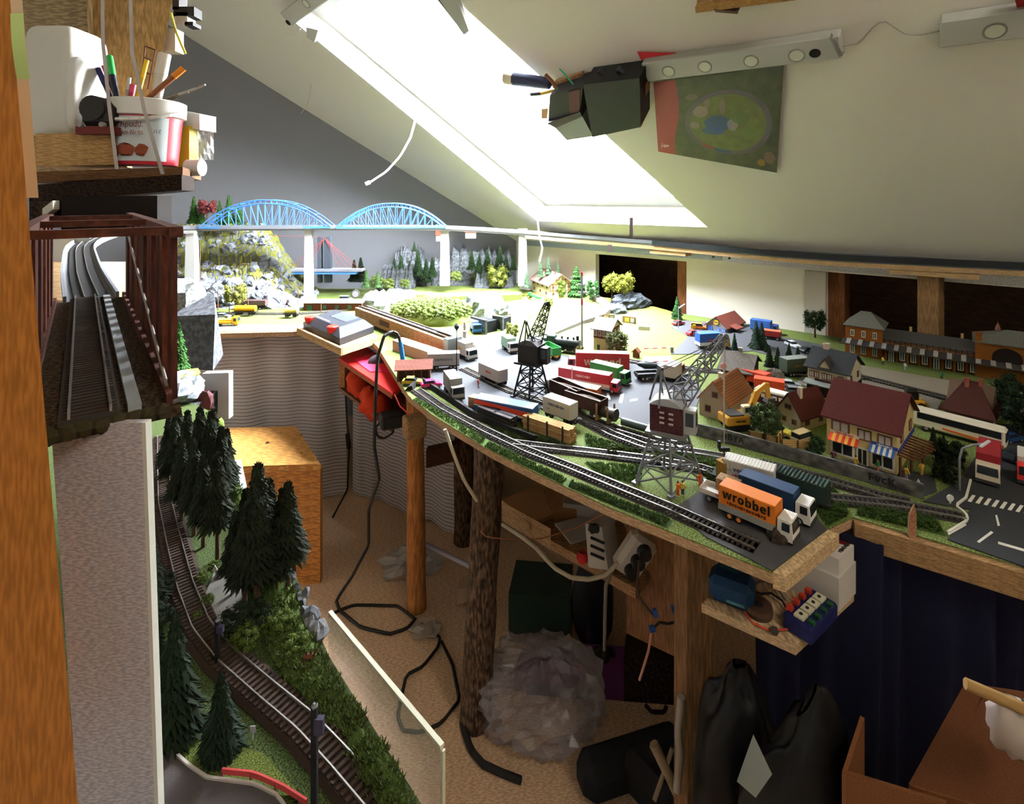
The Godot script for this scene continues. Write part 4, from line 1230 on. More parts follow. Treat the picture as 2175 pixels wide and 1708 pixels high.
	house("chalet", "brown-roofed chalet below the wooded cliff", [900, 607], [925, 612], [935, 600], 0.02, 0.045, m("7a4a38", 0.9), m("6a4038", 0.85, "mix", 60.0), {"ridge": "z", "over": 0.014, "depth": 0.06})
	house("outhouse", "tiny brown wooden hut by the level crossing", [1344, 760], [1355, 762], [1360, 757], 0.018, 0.026, m("7a4528", 0.9, "wood", 40.0), m("6a3a24", 0.85), {"ridge": "z", "over": 0.003, "cat": "hut", "depth": 0.014})
	house("kiosk", "small white kiosk with red trim beside the far track", [588, 650], [615, 651], [620, 645], 0.03, 0.038, m("d8d0c8", 0.85), m("b09080", 0.85), {"over": 0.005, "cat": "kiosk", "depth": 0.03, "win": [["f", 2, 0.012, 0.014, 0.014, m("b8402c", 0.7), pane]]})
	house("track_hut", "grey weathered hut with pointed roof beside the far track", [568, 645], [584, 647], [588, 640], 0.03, 0.044, m("7a6a58", 0.9), m("6a6664", 0.85), {"over": 0.004, "cat": "hut", "depth": 0.025, "win": [["f", 1, 0.016, 0.01, 0.014, white, pane]]})
	for q in [[938, 512, "red-roofed farmhouse on the cliff left of the third pier"], [1000, 506, "red-roofed farmhouse on the cliff right of the third pier"]]:
		var p = dp(q[0], q[1], 2.53)
		t = thing("farmhouse", q[2], "house", p)
		b = B.new(); b.box(Vector3(0, 0.015, 0), Vector3(0.05, 0.03, 0.03)); part(t, "wall", b, m("c8c4bc", 0.9))
		b = B.new(); b.prism([Vector2(-0.02, 0), Vector2(0.02, 0), Vector2(0, 0.022)], Transform3D(Basis(Vector3(0, 0, 1), Vector3.RIGHT, Vector3.UP), Vector3(-0.028, 0.03, 0)), 0.056); part(t, "roof", b, m("a8402f", 0.85))
func wheels(t: Node3D, xs: Array, w: float, r: float, hub := "8a8a8a") -> void:
	var key = "wheel%.4f" % r
	if not meshes.has(key):
		var b = B.new()
		b.cyl(Vector3(0, 0, -r * 0.4), Vector3(0, 0, r * 0.4), r, r, 12)
		var h = B.new()
		h.cyl(Vector3(0, 0, -r * 0.46), Vector3(0, 0, r * 0.46), r * 0.55, r * 0.55, 10)
		meshes[key] = [b.mesh(), h.mesh()]
	for x in xs:
		for s in [-1.0, 1.0]:
			var o = inst(t, "wheel", meshes[key][0], m("232323", 0.9), Transform3D(Basis(), Vector3(x, r, s * (w / 2 - r * 0.4))))
			inst(o, "hub", meshes[key][1], m(hub, 0.6))
func cab(t: Node3D, x0: float, len: float, w: float, h: float, col: String) -> void: # cab-over driver's cab, front at x0 + len
	var b = B.new()
	b.prism([Vector2(0, 0.005), Vector2(len, 0.005), Vector2(len, h * 0.52), Vector2(len * 0.9, h - 0.001), Vector2(len * 0.85, h), Vector2(0, h)], Transform3D(Basis(Vector3.RIGHT, Vector3(0, 0, 1), Vector3.UP), Vector3(x0, 0, -w / 2)), w)
	var o = part(t, "cab", b, m(col, 0.45))
	b = B.new()
	b.hexa([Vector3(x0 + len * 1.0, h * 0.54, -w * 0.44), Vector3(x0 + len, h * 0.54, w * 0.44), Vector3(x0 + len * 0.91, h * 0.94, w * 0.42), Vector3(x0 + len * 0.91, h * 0.94, -w * 0.42), Vector3(x0 + len * 1.0 + 0.0006, h * 0.54, -w * 0.44), Vector3(x0 + len + 0.0006, h * 0.54, w * 0.44), Vector3(x0 + len * 0.91 + 0.0006, h * 0.94, w * 0.42), Vector3(x0 + len * 0.91 + 0.0006, h * 0.94, -w * 0.42)])
	part(o, "windscreen", b, m("20262b", 0.12))
	for s in [-1.0, 1.0]:
		b = B.new()
		b.box(Vector3(x0 + len * 0.55, h * 0.73, s * w / 2), Vector3(len * 0.5, h * 0.34, 0.0008))
		part(o, "side_window", b, m("20262b", 0.12))
	b = B.new()
	b.box(Vector3(x0 + len + 0.0006, 0.006, 0), Vector3(0.0014, 0.005, w))
	part(o, "bumper", b, m("3a3a3a", 0.7))
func truck(called: String, label: String, a: Array, bq: Array, o := {}) -> Node3D: # a: rear, bq: front, as seen on the board
	var pa = at(a[0], a[1]) if a.size() < 3 else at(a[0], a[1], a[2]); var pb = at(bq[0], bq[1], pa.y)
	var L: float = o.get("len", 0.1)
	var W: float = o.get("w", 0.029)
	var y0: float = o.get("lift", 0.003)
	var t = thing(called, label, o.get("cat", "truck"), (pa + pb) * 0.5 + Vector3.UP * y0, yaw_of(pa, pb))
	var cl: float = o.get("cablen", 0.019)
	if not o.has("cab"): cl = 0.0
	var bh: float = o.get("boxh", 0.031)
	var fl: float = o.get("floor", 0.0105)
	var x0 = -L / 2; var x1 = L / 2 - cl - (0.002 if cl > 0 else 0.0)
	var b = B.new()
	b.box(Vector3((x0 + L / 2 - cl * 0.3) / 2, fl - 0.002, 0), Vector3(L - cl * 0.3, 0.004, W * 0.55))
	part(t, "chassis", b, m(o.get("frame", "2c2c2c"), 0.7))
	var xs: Array = o.get("axles", [x0 + L * 0.16, x0 + L * 0.29, L / 2 - maxf(cl, 0.012) * 0.75])
	wheels(t, xs, W, 0.0055, o.get("hub", "8a8a8a"))
	var kind: String = o.get("kind", "box")
	var col: String = o.get("col", "cccccc")
	if kind == "box":
		b = B.new()
		b.bbox(Vector3((x0 + x1) / 2, fl + bh / 2, 0), Vector3(x1 - x0, bh, W), 0.0008)
		var c = part(t, "cargo_box", b, m(col, 0.6, "speck", 30.0))
		if o.has("skirt"):
			b = B.new()
			b.box(Vector3((x0 + x1) / 2, fl + bh * 0.13, 0), Vector3(x1 - x0 + 0.0006, bh * 0.27, W + 0.0008))
			part(c, "drop_side", b, m(o.skirt, 0.6))
		if o.has("roof"):
			b = B.new()
			b.box(Vector3((x0 + x1) / 2, fl + bh + 0.0003, 0), Vector3(x1 - x0 - 0.001, 0.0006, W - 0.001))
			part(c, "roof_panel", b, m(o.roof, 0.6))
		if o.has("ribs"):
			b = B.new()
			for i in 16: b.box(Vector3(lerpf(x0 + 0.002, x1 - 0.002, i / 15.0), fl + bh / 2, 0), Vector3(0.0014, bh * 0.94, W + 0.001))
			for i in 16: b.box(Vector3(lerpf(x0 + 0.002, x1 - 0.002, i / 15.0), fl + bh, 0), Vector3(0.0014, 0.001, W * 0.94))
			part(c, "rib", b, m(col, 0.6, "speck", 30.0))
	elif kind == "flat" or kind == "open":
		b = B.new()
		b.box(Vector3((x0 + x1) / 2, fl + 0.001, 0), Vector3(x1 - x0, 0.002, W))
		part(t, "load_bed", b, m(col, 0.7))
		var hh: float = 0.005 if kind == "flat" else bh
		for s in [-1.0, 1.0]:
			b = B.new(); b.box(Vector3((x0 + x1) / 2, fl + 0.002 + hh / 2, s * (W / 2 - 0.0006)), Vector3(x1 - x0, hh, 0.0012)); part(t, "side_board", b, m(o.get("side", col), 0.7))
			b = B.new(); b.box(Vector3(x0 + 0.0006 if s < 0 else x1 - 0.0006, fl + 0.002 + hh / 2, 0), Vector3(0.0012, hh, W)); part(t, "end_board", b, m(o.get("side", col), 0.7))
	elif kind == "tank":
		b = B.new()
		b.cyl(Vector3(x0 + 0.002, fl + 0.012, 0), Vector3(x1 - 0.002, fl + 0.012, 0), 0.0115, 0.0115, 16)
		part(t, "tank", b, m(col, 0.4))
		b = B.new(); b.cyl(Vector3((x0 + x1) / 2, fl + 0.02, 0), Vector3((x0 + x1) / 2, fl + 0.027, 0), 0.004, 0.004, 10); part(t, "dome", b, m(col, 0.5))
	if cl > 0: cab(t, L / 2 - cl, cl, W, o.get("cabh", 0.031), o.cab)
	if o.has("text"):
		for s in [-1.0, 1.0]:
			var bs = Basis() if s > 0 else Basis(Vector3.UP, PI)
			for q in o.text: # [words, size, x, y, colour]
				letters(t, q[0], q[1], Vector3((x0 + x1) / 2 + q[2] * s, fl + q[3], s * (W / 2 + 0.0007)), bs, m(q[4], 0.7), "lettering", q.size() > 5)
	return t
func car(called: String, label: String, a: Array, bq: Array, col: String, kind := "saloon") -> Node3D:
	var pa = at(a[0], a[1]); var pb = at(bq[0], bq[1])
	var t = thing(called, label, "car", (pa + pb) * 0.5 + Vector3.UP * 0.003, yaw_of(pa, pb))
	var L = 0.05; var W = 0.02
	var b = B.new()
	var tr = Transform3D(Basis(Vector3.RIGHT, Vector3(0, 0, 1), Vector3.UP), Vector3(-L / 2, 0, -W / 2))
	b.prism([Vector2(0, 0.0035), Vector2(L, 0.0035), Vector2(L, 0.007), Vector2(L * 0.93, 0.0092), Vector2(L * 0.68, 0.0105), Vector2(0.002, 0.0108), Vector2(0, 0.008)], tr, W)
	part(t, "body", b, m(col, 0.3))
	b = B.new()
	var p = [Vector2(L * 0.1, 0.0104), Vector2(L * 0.72, 0.0102), Vector2(L * 0.56, 0.0162), Vector2(L * 0.24, 0.0164)]
	if kind == "van": p = [Vector2(L * 0.02, 0.0104), Vector2(L * 0.8, 0.0102), Vector2(L * 0.68, 0.0195), Vector2(L * 0.03, 0.0195)]
	b.prism(p, Transform3D(tr.basis, tr.origin + Vector3(0, 0, 0.0014)), W - 0.0028)
	var g = part(t, "greenhouse", b, m("22282c", 0.12), "dark glazing")
	b = B.new()
	var y: float = p[2].y
	b.box(Vector3(-L / 2 + (p[2].x + p[3].x) / 2, y, 0), Vector3(absf(p[2].x - p[3].x) + 0.002, 0.0012, W - 0.003))
	part(g, "roof", b, m(col, 0.3))
	wheels(t, [-L * 0.31, L * 0.31], W, 0.0037)
	return t
func wagon_frame(t: Node3D, L: float, col := "2a2624") -> void:
	var b = B.new()
	b.box(Vector3(0, 0.0125, 0), Vector3(L, 0.003, 0.026))
	part(t, "underframe", b, m(col, 0.8))
	wheels(t, [-L * 0.36, -L * 0.22, L * 0.22, L * 0.36], 0.019, 0.005, "4a4440")
	for s in [-1.0, 1.0]:
		b = B.new()
		for z in [-0.009, 0.009]: b.cyl(Vector3(s * L / 2, 0.0125, z), Vector3(s * (L / 2 + 0.005), 0.0125, z), 0.0018, 0.0018, 6)
		part(t, "buffer", b, m("3a3836", 0.6))
func rail_place(called: String, label: String, cat: String, a: Array, bq: Array, lift := 0.006) -> Node3D:
	var pa = at(a[0], a[1]); var pb = at(bq[0], bq[1])
	var t = thing(called, label, cat, (pa + pb) * 0.5 + Vector3.UP * lift, yaw_of(pa, pb))
	t.set_meta("len", pa.distance_to(pb))
	return t
func figure(u: float, w: float, label: String, top: String, legs: String, turn := 0.0, y := T) -> void:
	var p = at(u, w, y)
	var o = thing("figurine", label, "figurine", p + Vector3.UP * 0.003, turn)
	var b = B.new()
	for s in [-1.0, 1.0]:
		b.cyl(Vector3(0.0004 * s, 0, s * 0.0013), Vector3(0, 0.0095, s * 0.0011), 0.0011, 0.0016, 6)
		b.box(Vector3(0.0008, 0.0005, s * 0.0013), Vector3(0.0034, 0.001, 0.0018))
	part(o, "trousers", b, m(legs, 0.85))
	b = B.new()
	b.cyl(Vector3(0, 0.009, 0), Vector3(0, 0.0168, 0), 0.0021, 0.0028, 8)
	for s in [-1.0, 1.0]:
		b.cyl(Vector3(0, 0.0163, s * 0.003), Vector3(0.001, 0.0125, s * 0.004), 0.0011, 0.001, 6)
		b.cyl(Vector3(0.001, 0.0125, s * 0.004), Vector3(0.003, 0.0098, s * 0.0036), 0.001, 0.0008, 6)
	part(o, "jacket", b, m(top, 0.85))
	b = B.new()
	b.blob(Vector3(0.0002, 0.0193, 0), Vector3(0.0016, 0.002, 0.0015), 8, noise(0.1, 1, 1), 0.0)
	b.cyl(Vector3(0, 0.0165, 0), Vector3(0, 0.018, 0), 0.0008, 0.0008, 6)
	part(o, "head", b, m("c99a78", 0.8))
	b = B.new()
	b.blob(Vector3(-0.0004, 0.0201, 0), Vector3(0.0016, 0.0016, 0.0016), 8, noise(0.1, 1, 1), 0.0)
	part(o, "hair", b, m("4a3424", 0.9))
func pole(called: String, label: String, cat: String, u: float, w: float, top: float, r: float, col: String, group := "") -> Node3D:
	var p = at(u, w)
	var h = (w - top) / F * -p.z
	var t = thing(called, label, cat, p, 0.0, group)
	var b = B.new()
	b.cyl(Vector3.ZERO, Vector3(0, h, 0), r, r * 0.8, 7)
	part(t, "mast", b, m(col, 0.7))
	t.set_meta("h", h)
	return t
func lattice(t: Node3D, called: String, a: Vector3, c: Vector3, wa: float, wc: float, n: int, mat: Material, r := 0.0011, side := Vector3(0, 0, 1)) -> void: # four-legged lattice from a to c
	var d = (c - a).normalized()
	var up = d.cross(side).normalized()
	var cor = func(f: float, i: int) -> Vector3:
		var w = lerpf(wa, wc, f) / 2
		return a.lerp(c, f) + side * w * [-1, 1, 1, -1][i] + up * w * [-1, -1, 1, 1][i]
	for i in 4:
		var b = B.new()
		b.cyl(cor.call(0.0, i), cor.call(1.0, i), r * 1.5, r * 1.3, 5)
		part(t, called + "_chord", b, mat)
		for k in n:
			b = B.new()
			var j = (i + 1) % 4
			b.cyl(cor.call(k / float(n), i), cor.call((k + 1.0) / n, j), r, r, 4)
			if k % 2: b.cyl(cor.call(k / float(n), j), cor.call((k + 1.0) / n, i), r, r, 4)
			b.cyl(cor.call((k + 1.0) / n, i), cor.call((k + 1.0) / n, j), r, r, 4)
			part(t, called + "_brace", b, mat)

func crane(called: String, label: String, feet: Array, legh: float, housed: float, tip: Vector3, leg: Material, hull: Material, roofm: Material, cabm: Material, baseh := 0.0) -> Node3D:
	var c = Vector3.ZERO
	var g = px(feet)
	for k in g: c += k
	c /= 4.0
	var t = thing(called, label, "crane", c)
	var b: B
	var tops = []
	for i in 4:
		var f: Vector3 = g[i] - c
		var top = Vector3(f.x * 0.5, legh, f.z * 0.5)
		tops.append(top)
		b = B.new()
		b.cyl(f, top, 0.0026, 0.0022, 5)
		part(t, "leg", b, leg)
		b = B.new()
		b.box(f + Vector3(0, 0.003, 0), Vector3(0.012, 0.006, 0.008), Basis(Vector3.UP, 0.7))
		part(t, "wheel_truck", b, leg)
	for i in 4:
		var j = (i + 1) % 4
		var f: Vector3 = g[i] - c; var h: Vector3 = g[j] - c
		for q in [[0.36, 0.36], [0.72, 0.72], [0.97, 0.97], [0.05, 0.36], [0.36, 0.05], [0.36, 0.72], [0.72, 0.36], [0.72, 0.97]]:
			b = B.new()
			b.cyl(f.lerp(tops[i], q[0]), h.lerp(tops[j], q[1]), 0.0015, 0.0015, 4)
			part(t, "tower_brace", b, leg)
	b = B.new()
	b.box(Vector3(0, legh, 0), Vector3(0.062, 0.004, 0.056), Basis(Vector3.UP, -0.5))
	part(t, "platform", b, leg)
	var bs = Basis(Vector3.UP, -0.5)
	var hh = housed
	b = B.new()
	b.box(Vector3(0, legh + 0.002 + hh / 2, 0), Vector3(0.05, hh, 0.04), bs)
	part(t, "machine_house", b, hull)
	b = B.new()
	var pr = []
	for i in 9: pr.append(Vector2(-0.026 + 0.052 * i / 8.0, 0.012 * sin(PI * i / 8.0)))
	b.prism(pr, Transform3D(bs * Basis(Vector3.RIGHT, Vector3(0, 0, 1), Vector3.UP), Vector3(0, legh + hh + 0.002, 0) - bs.z * 0.022), 0.044)
	part(t, "house_roof", b, roofm)
	b = B.new()
	b.box(Vector3(0, legh + 0.002 + hh * 0.45, 0) + bs.x * 0.034, Vector3(0.018, hh * 0.9, 0.02), bs)
	var cb = part(t, "driver_cab", b, cabm)
	b = B.new()
	b.box(Vector3(0, legh + 0.002 + hh * 0.55, 0) + bs.x * 0.0432, Vector3(0.001, hh * 0.5, 0.014), bs)
	b.box(Vector3(0, legh + 0.002 + hh * 0.55, 0) + bs.x * 0.034 + bs.z * 0.0102, Vector3(0.012, hh * 0.5, 0.001), bs)
	part(cb, "cab_window", b, m("3c4248", 0.2))
	var foot = Vector3(0, legh + hh * 0.7, 0)
	var tl = tip - c
	var side = Vector3(tl.x, 0, tl.z).normalized().cross(Vector3.UP)
	lattice(t, "boom", foot, tl, 0.03, 0.011, 8, leg, 0.001, side)
	var apex = Vector3(0, legh + hh + 0.055, 0) - Vector3(tl.x, 0, tl.z).normalized() * 0.014
	for s in [-1.0, 1.0]:
		b = B.new()
		b.cyl(Vector3(0, legh + hh, 0) + side * s * 0.018, apex + side * s * 0.006, 0.0018, 0.0016, 5)
		b.cyl(Vector3(0, legh + hh, 0) + side * s * 0.018 - Vector3(tl.x, 0, tl.z).normalized() * 0.024, apex + side * s * 0.006, 0.0018, 0.0016, 5)
		part(t, "mast_strut", b, leg)
		b = B.new()
		b.cyl(apex + side * s * 0.006, foot.lerp(tl, 0.94) + side * s * 0.004, 0.0006, 0.0006, 4)
		part(t, "stay_rope", b, m("3a3836", 0.7))
	b = B.new()
	b.cyl(tl + side * 0.003, tl - side * 0.003, 0.005, 0.005, 12)
	part(t, "tip_pulley", b, leg)
	return t

func traffic() -> void:
	var b: B
	var t: Node3D
	# dock trucks
	truck("orange_truck", "orange box truck with bold black lettering and white cab on the dock", [1558, 1100], [1664, 1146], {"len": 0.098, "cab": "d8d4cc", "col": "e07a22", "skirt": "8a8884", "frame": "c8641c", "hub": "e08028", "boxh": 0.034, "text": [["wrobbel", 0.0165, 0.0, 0.024, "1e1712", 1], ["~14", 0.0062, 0.0, 0.0135, "5a2a14"]]})
	truck("blue_truck", "dark blue tarpaulin truck with white cab behind the orange one", [1602, 1070], [1697, 1108], {"len": 0.098, "cab": "e2e2de", "col": "1f3a5c", "boxh": 0.03, "floor": 0.01})
	truck("crate_truck", "white flatbed truck carrying a brown crate at the crane foot", [1512, 1062], [1572, 1084], {"len": 0.07, "kind": "flat", "col": "c8c4bc", "side": "d8d4cc", "axles": [-0.02, 0.02], "text": [["~7", 0.005, 0.0, 0.0045, "b03a2c"]]})
	b = B.new(); b.bbox(Vector3.ZERO, Vector3(0.032, 0.018, 0.022), 0.0006, Basis(Vector3.UP, -0.72))
	for i in b.v.size(): b.v[i] += at(1548, 1068) + Vector3(0, 0.0275, 0)
	solo("packing_crate", "brown packing crate on the white flatbed truck", "crate", b, m("9a7a52", 0.85, "wood", 40.0), at(1548, 1068) + Vector3(0, 0.0185, 0))
	# container wagon on the siding
	t = rail_place("container_wagon", "dark flat wagon under the white container on the siding", "wagon", [1540, 1026], [1646, 1060], 0.0)
	wagon_frame(t, 0.11, "23302a")
	t = rail_place("green_wagon", "dark green ribbed covered wagon beside the blue truck", "wagon", [1650, 1046], [1716, 1070], 0.0)
	wagon_frame(t, 0.1)
	b = B.new(); b.box(Vector3(0, 0.026, 0), Vector3(0.098, 0.024, 0.028)); var gw = part(t, "body", b, m("24332e", 0.7))
	for i in 18:
		b = B.new(); b.box(Vector3(-0.046 + i * 0.0054, 0.0388, 0), Vector3(0.0022, 0.0016, 0.028)); part(gw, "roof_rib", b, m("2f403a", 0.6))
	truck("white_container", "white ribbed freight container with dark blue lettering under the crane hook", [1546, 1028, T], [1641, 1056], {"len": 0.073, "cat": "container", "col": "d4d0c6", "ribs": 1, "axles": [], "floor": 0.0, "lift": 0.0145, "boxh": 0.031, "frame": "d4d0c6", "text": [["... von Südafrika", 0.0085, 0.002, 0.019, "2e3c66", 1], ["~7", 0.005, -0.012, 0.01, "a83a4a"], ["~9", 0.0045, 0.014, 0.008, "55585e"]]})
	# grey crane with its load
	var gm = m("7d7f82", 0.5, "speck", 30.0)
	var tip = dp(1540, 715, 0.845)
	t = crane("grey_crane", "tall grey harbour crane with maroon machine house and lattice boom", [[1350, 1030], [1426, 1060], [1494, 1028], [1410, 998]], 0.088, 0.042, tip, gm, m("5e3338", 0.7, "mix", 40.0), m("9a9ea0", 0.45), m("a6a8a6", 0.5))
	for i in 3:
		for j in 2:
			b = B.new()
			var bs = Basis(Vector3.UP, -0.5)
			b.box(Vector3(0, 0.105 + i * 0.008, 0) + bs.z * 0.0205 + bs.x * (-0.006 + j * 0.014), Vector3(0.007, 0.0025, 0.002), bs)
			part(t, "vent_louver", b, m("b8a8a4", 0.6))
	var hk = dp(1538, 950, 0.83)
	t = thing("crane_hook", "black double hook block hanging on a thin rope from the grey crane", "hook", hk)
	b = B.new(); b.world = true; b.cyl(tip, hk, 0.0007, 0.0007, 5); part(t, "rope", b, m("a89880", 0.8))
	b = B.new(); b.box(Vector3(0, -0.003, 0), Vector3(0.016, 0.006, 0.006)); b.box(Vector3(-0.008, 0.004, 0), Vector3(0.004, 0.012, 0.005)); part(t, "hook_block", b, m("1c1c1f", 0.6))
	b = B.new(); b.tube([Vector3(0, -0.006, 0), Vector3(0, -0.014, 0), Vector3(0.004, -0.018, 0), Vector3(0.002, -0.022, 0), Vector3(-0.003, -0.02, 0)], 0.0014, 6); part(t, "hook", b, m("5a2a24", 0.5))
	b = B.new(); b.bbox(hk + Vector3(0, -0.034, 0), Vector3(0.018, 0.026, 0.018), 0.0006, Basis(Vector3.UP, 0.5))
	solo("hanging_crate", "small yellow wooden crate with dark straps hanging on the crane hook", "crate", b, m("a8813c", 0.85, "wood", 60.0), hk + Vector3(0, -0.047, 0))
	# black crane
	var bm = m("1f2022", 0.55)
	crane("black_crane", "black harbour crane with lattice boom beside the open wagons", [[1090, 845], [1124, 856], [1170, 850], [1132, 834]], 0.084, 0.04, dp(1163, 645, 1.2), bm, m("26221f", 0.8), m("4a4846", 0.6), bm)
	# yard wagons and loads
	for q in [[[1180, 845], [1232, 870], "brown open wagon with gravel right behind the black crane"], [[1206, 868], [1286, 896], "brown open wagon with gravel, nearer the log-loading track"]]:
		t = rail_place("open_wagon", q[2], "wagon", q[0], q[1])
		wagon_frame(t, 0.092)
		for s in [-1.0, 1.0]:
			b = B.new(); b.box(Vector3(0, 0.026, s * 0.0145), Vector3(0.09, 0.025, 0.0014)); part(t, "side_wall", b, m("4a2c24", 0.8, "mix", 40.0))
			b = B.new(); b.box(Vector3(s * 0.0445, 0.026, 0), Vector3(0.0014, 0.025, 0.03)); part(t, "end_wall", b, m("4a2c24", 0.8, "mix", 40.0))
			b = B.new(); b.box(Vector3(0, 0.0388, s * 0.0145), Vector3(0.091, 0.0012, 0.002)); part(t, "rim", b, m("b8a498", 0.6))
		b = B.new(); b.blob(Vector3(0, 0.028, 0), Vector3(0.042, 0.007, 0.0135), 14, noise(0.5, 3, 8), 0.5, 0.3, true); part(t, "gravel_load", b, m("6a5c50", 0.95, "gravel", 60.0))
	t = rail_place("boiler_load", "rusty steel boiler in a wooden cradle behind the pipe", "cargo", [1268, 892], [1306, 905])
	b = B.new(); b.cyl(Vector3(-0.02, 0.016, 0), Vector3(0.02, 0.016, 0), 0.011, 0.011, 16); b.cyl(Vector3(0.02, 0.016, 0), Vector3(0.024, 0.016, 0), 0.0125, 0.0125, 16); part(t, "boiler", b, m("5c564e", 0.4, "mix", 40.0, 0.5))
	for x in [-0.014, 0.012]:
		b = B.new(); b.box(Vector3(x, 0.004, 0), Vector3(0.003, 0.008, 0.03)); b.box(Vector3(x, 0.018, -0.013), Vector3(0.003, 0.03, 0.003)); b.box(Vector3(x, 0.018, 0.013), Vector3(0.003, 0.03, 0.003)); part(t, "cradle", b, m("8a6a44", 0.85))
	t = rail_place("steel_pipe", "long dark green steel pipe lying by the yard track", "pipe", [1322, 910], [1388, 930])
	b = B.new(); b.cyl(Vector3(-0.033, 0.008, 0), Vector3(0.033, 0.008, 0), 0.0075, 0.0075, 14); part(t, "pipe_wall", b, m("4a544e", 0.4, "", 8.0, 0.4))
	b = B.new(); b.cyl(Vector3(-0.0333, 0.008, 0), Vector3(-0.0331, 0.008, 0), 0.006, 0.006, 12); b.cyl(Vector3(0.0331, 0.008, 0), Vector3(0.0333, 0.008, 0), 0.006, 0.006, 12); part(t, "painted_bore_shade", b, m("16181a", 0.9))  # dark discs on the closed ends, painted shade of the hollow
	# lumber stack and its white container
	t = rail_place("lumber_stack", "stack of sawn timber boards held by dark stakes", "lumber", [1112, 908], [1218, 945], 0.003)
	for i in 6:
		for j in 3:
			b = B.new(); b.box(Vector3(rng.randf_range(-0.002, 0.002), 0.002 + i * 0.0042, -0.012 + j * 0.0082), Vector3(0.108, 0.0036, 0.0074)); part(t, "plank", b, m(["c49a62", "b88a54", "cfa870"][(i + j) % 3], 0.85, "wood", Vector3(10, 80, 80)))
	for x in [-0.035, 0.01, 0.045]:
		b = B.new(); b.box(Vector3(x, 0.016, 0.0165), Vector3(0.003, 0.034, 0.002)); part(t, "stake", b, m("2a2a28", 0.8))
	t = rail_place("flat_wagon", "low flat wagon with the plain white container behind the lumber", "wagon", [1150, 880], [1236, 918])
	wagon_frame(t, 0.088)
	truck("plain_container", "plain white container with faint blue print above the lumber stack", [1152, 886, T], [1230, 916], {"len": 0.07, "w": 0.028, "cat": "container", "col": "d8d2c4", "axles": [], "floor": 0.0, "lift": 0.0205, "boxh": 0.031, "frame": "d8d2c4", "text": [["~9", 0.0075, 0.0, 0.02, "5a6472"], ["~3", 0.004, -0.02, 0.01, "7a7a78"]]})
	# blue and red barge-like trailer
	t = rail_place("canopy_trailer", "long trailer with light blue top and red and white side", "trailer", [1012, 876], [1140, 902], 0.003)
	var CL: float = 0.135
	b = B.new(); b.box(Vector3(0, 0.02, 0), Vector3(CL, 0.024, 0.03)); part(t, "body", b, m("2a4a7c", 0.6))
	b = B.new(); b.hexa([Vector3(-CL / 2, 0.032, 0.0155), Vector3(CL / 2, 0.024, 0.0155), Vector3(CL / 2, 0.013, 0.0155), Vector3(-CL / 2, 0.024, 0.0155), Vector3(-CL / 2, 0.032, 0.0163), Vector3(CL / 2, 0.024, 0.0163), Vector3(CL / 2, 0.013, 0.0163), Vector3(-CL / 2, 0.024, 0.0163)]); part(t, "side_stripe", b, m("c0402c", 0.6), "red stripe")
	b = B.new(); b.hexa([Vector3(-CL / 2, 0.0225, 0.0155), Vector3(CL / 2, 0.0125, 0.0155), Vector3(CL / 2, 0.0095, 0.0155), Vector3(-CL / 2, 0.0205, 0.0155), Vector3(-CL / 2, 0.0225, 0.0163), Vector3(CL / 2, 0.0125, 0.0163), Vector3(CL / 2, 0.0095, 0.0163), Vector3(-CL / 2, 0.0205, 0.0163)]); part(t, "side_stripe", b, m("d8d0b0", 0.6), "white stripe")
	b = B.new(); b.box(Vector3(0, 0.033, 0), Vector3(CL, 0.002, 0.031)); part(t, "top_sheet", b, m("8fa8c4", 0.5))
	wheels(t, [-0.045, -0.03, 0.03, 0.045], 0.028, 0.005)
	b = B.new(); b.bbox(at(1012, 866) + Vector3(0, 0.014, 0), Vector3(0.03, 0.022, 0.022), 0.0008, Basis(Vector3.UP, -0.5))
	solo("pallet_crate", "pale wooden crate at the rear of the blue and red trailer", "crate", b, m("b08a5c", 0.85, "wood", 40.0), at(1012, 866) + Vector3(0, 0.003, 0))
	for q in [[1040, 895, "stack of dark steel beams left of the lumber, outer pile"], [1072, 908, "stack of dark steel beams left of the lumber, inner pile"]]:
		t = rail_place("beam_stack", q[2], "beams", [q[0] - 16, q[1] - 8], [q[0] + 16, q[1] + 4], 0.003)
		for i in 4:
			for j in 2:
				b = B.new(); b.box(Vector3(0, 0.003 + i * 0.0058, -0.006 + j * 0.012), Vector3(0.05, 0.004, 0.009)); part(t, "beam", b, m(["2c2a2a", "3a3432", "46403c"][(i + j) % 3], 0.5, "", 8.0, 0.3))
	# yard trucks
	truck("grey_lorry", "grey box lorry facing the viewer on the light yard", [953, 826], [975, 857], {"len": 0.088, "cab": "8a8a86", "col": "9a9a94", "boxh": 0.034})
	truck("dispatch_trailer", "grey trailer with dark lettering next to the brown shed", [918, 785], [966, 783], {"len": 0.085, "col": "a8aaa6", "cat": "trailer", "boxh": 0.032, "axles": [-0.03, -0.018, 0.02, 0.03], "text": [["DISPACCO A", 0.008, 0.0, 0.016, "3c4450", 1]]})
	truck("orange_print_lorry", "white box lorry with orange print near the fountain", [976, 756], [1003, 768], {"len": 0.078, "cab": "d8d8d4", "col": "d8d2c8", "boxh": 0.036, "text": [["~3", 0.012, 0.0, 0.018, "e0a060", 1]]})
	truck("brown_end_lorry", "white trailer with red print and brown rear by the black crane", [1032, 806], [1062, 820], {"len": 0.085, "col": "d0c8c0", "cat": "trailer", "boxh": 0.03, "text": [["~5", 0.008, 0.0, 0.016, "b0503c", 1]]})
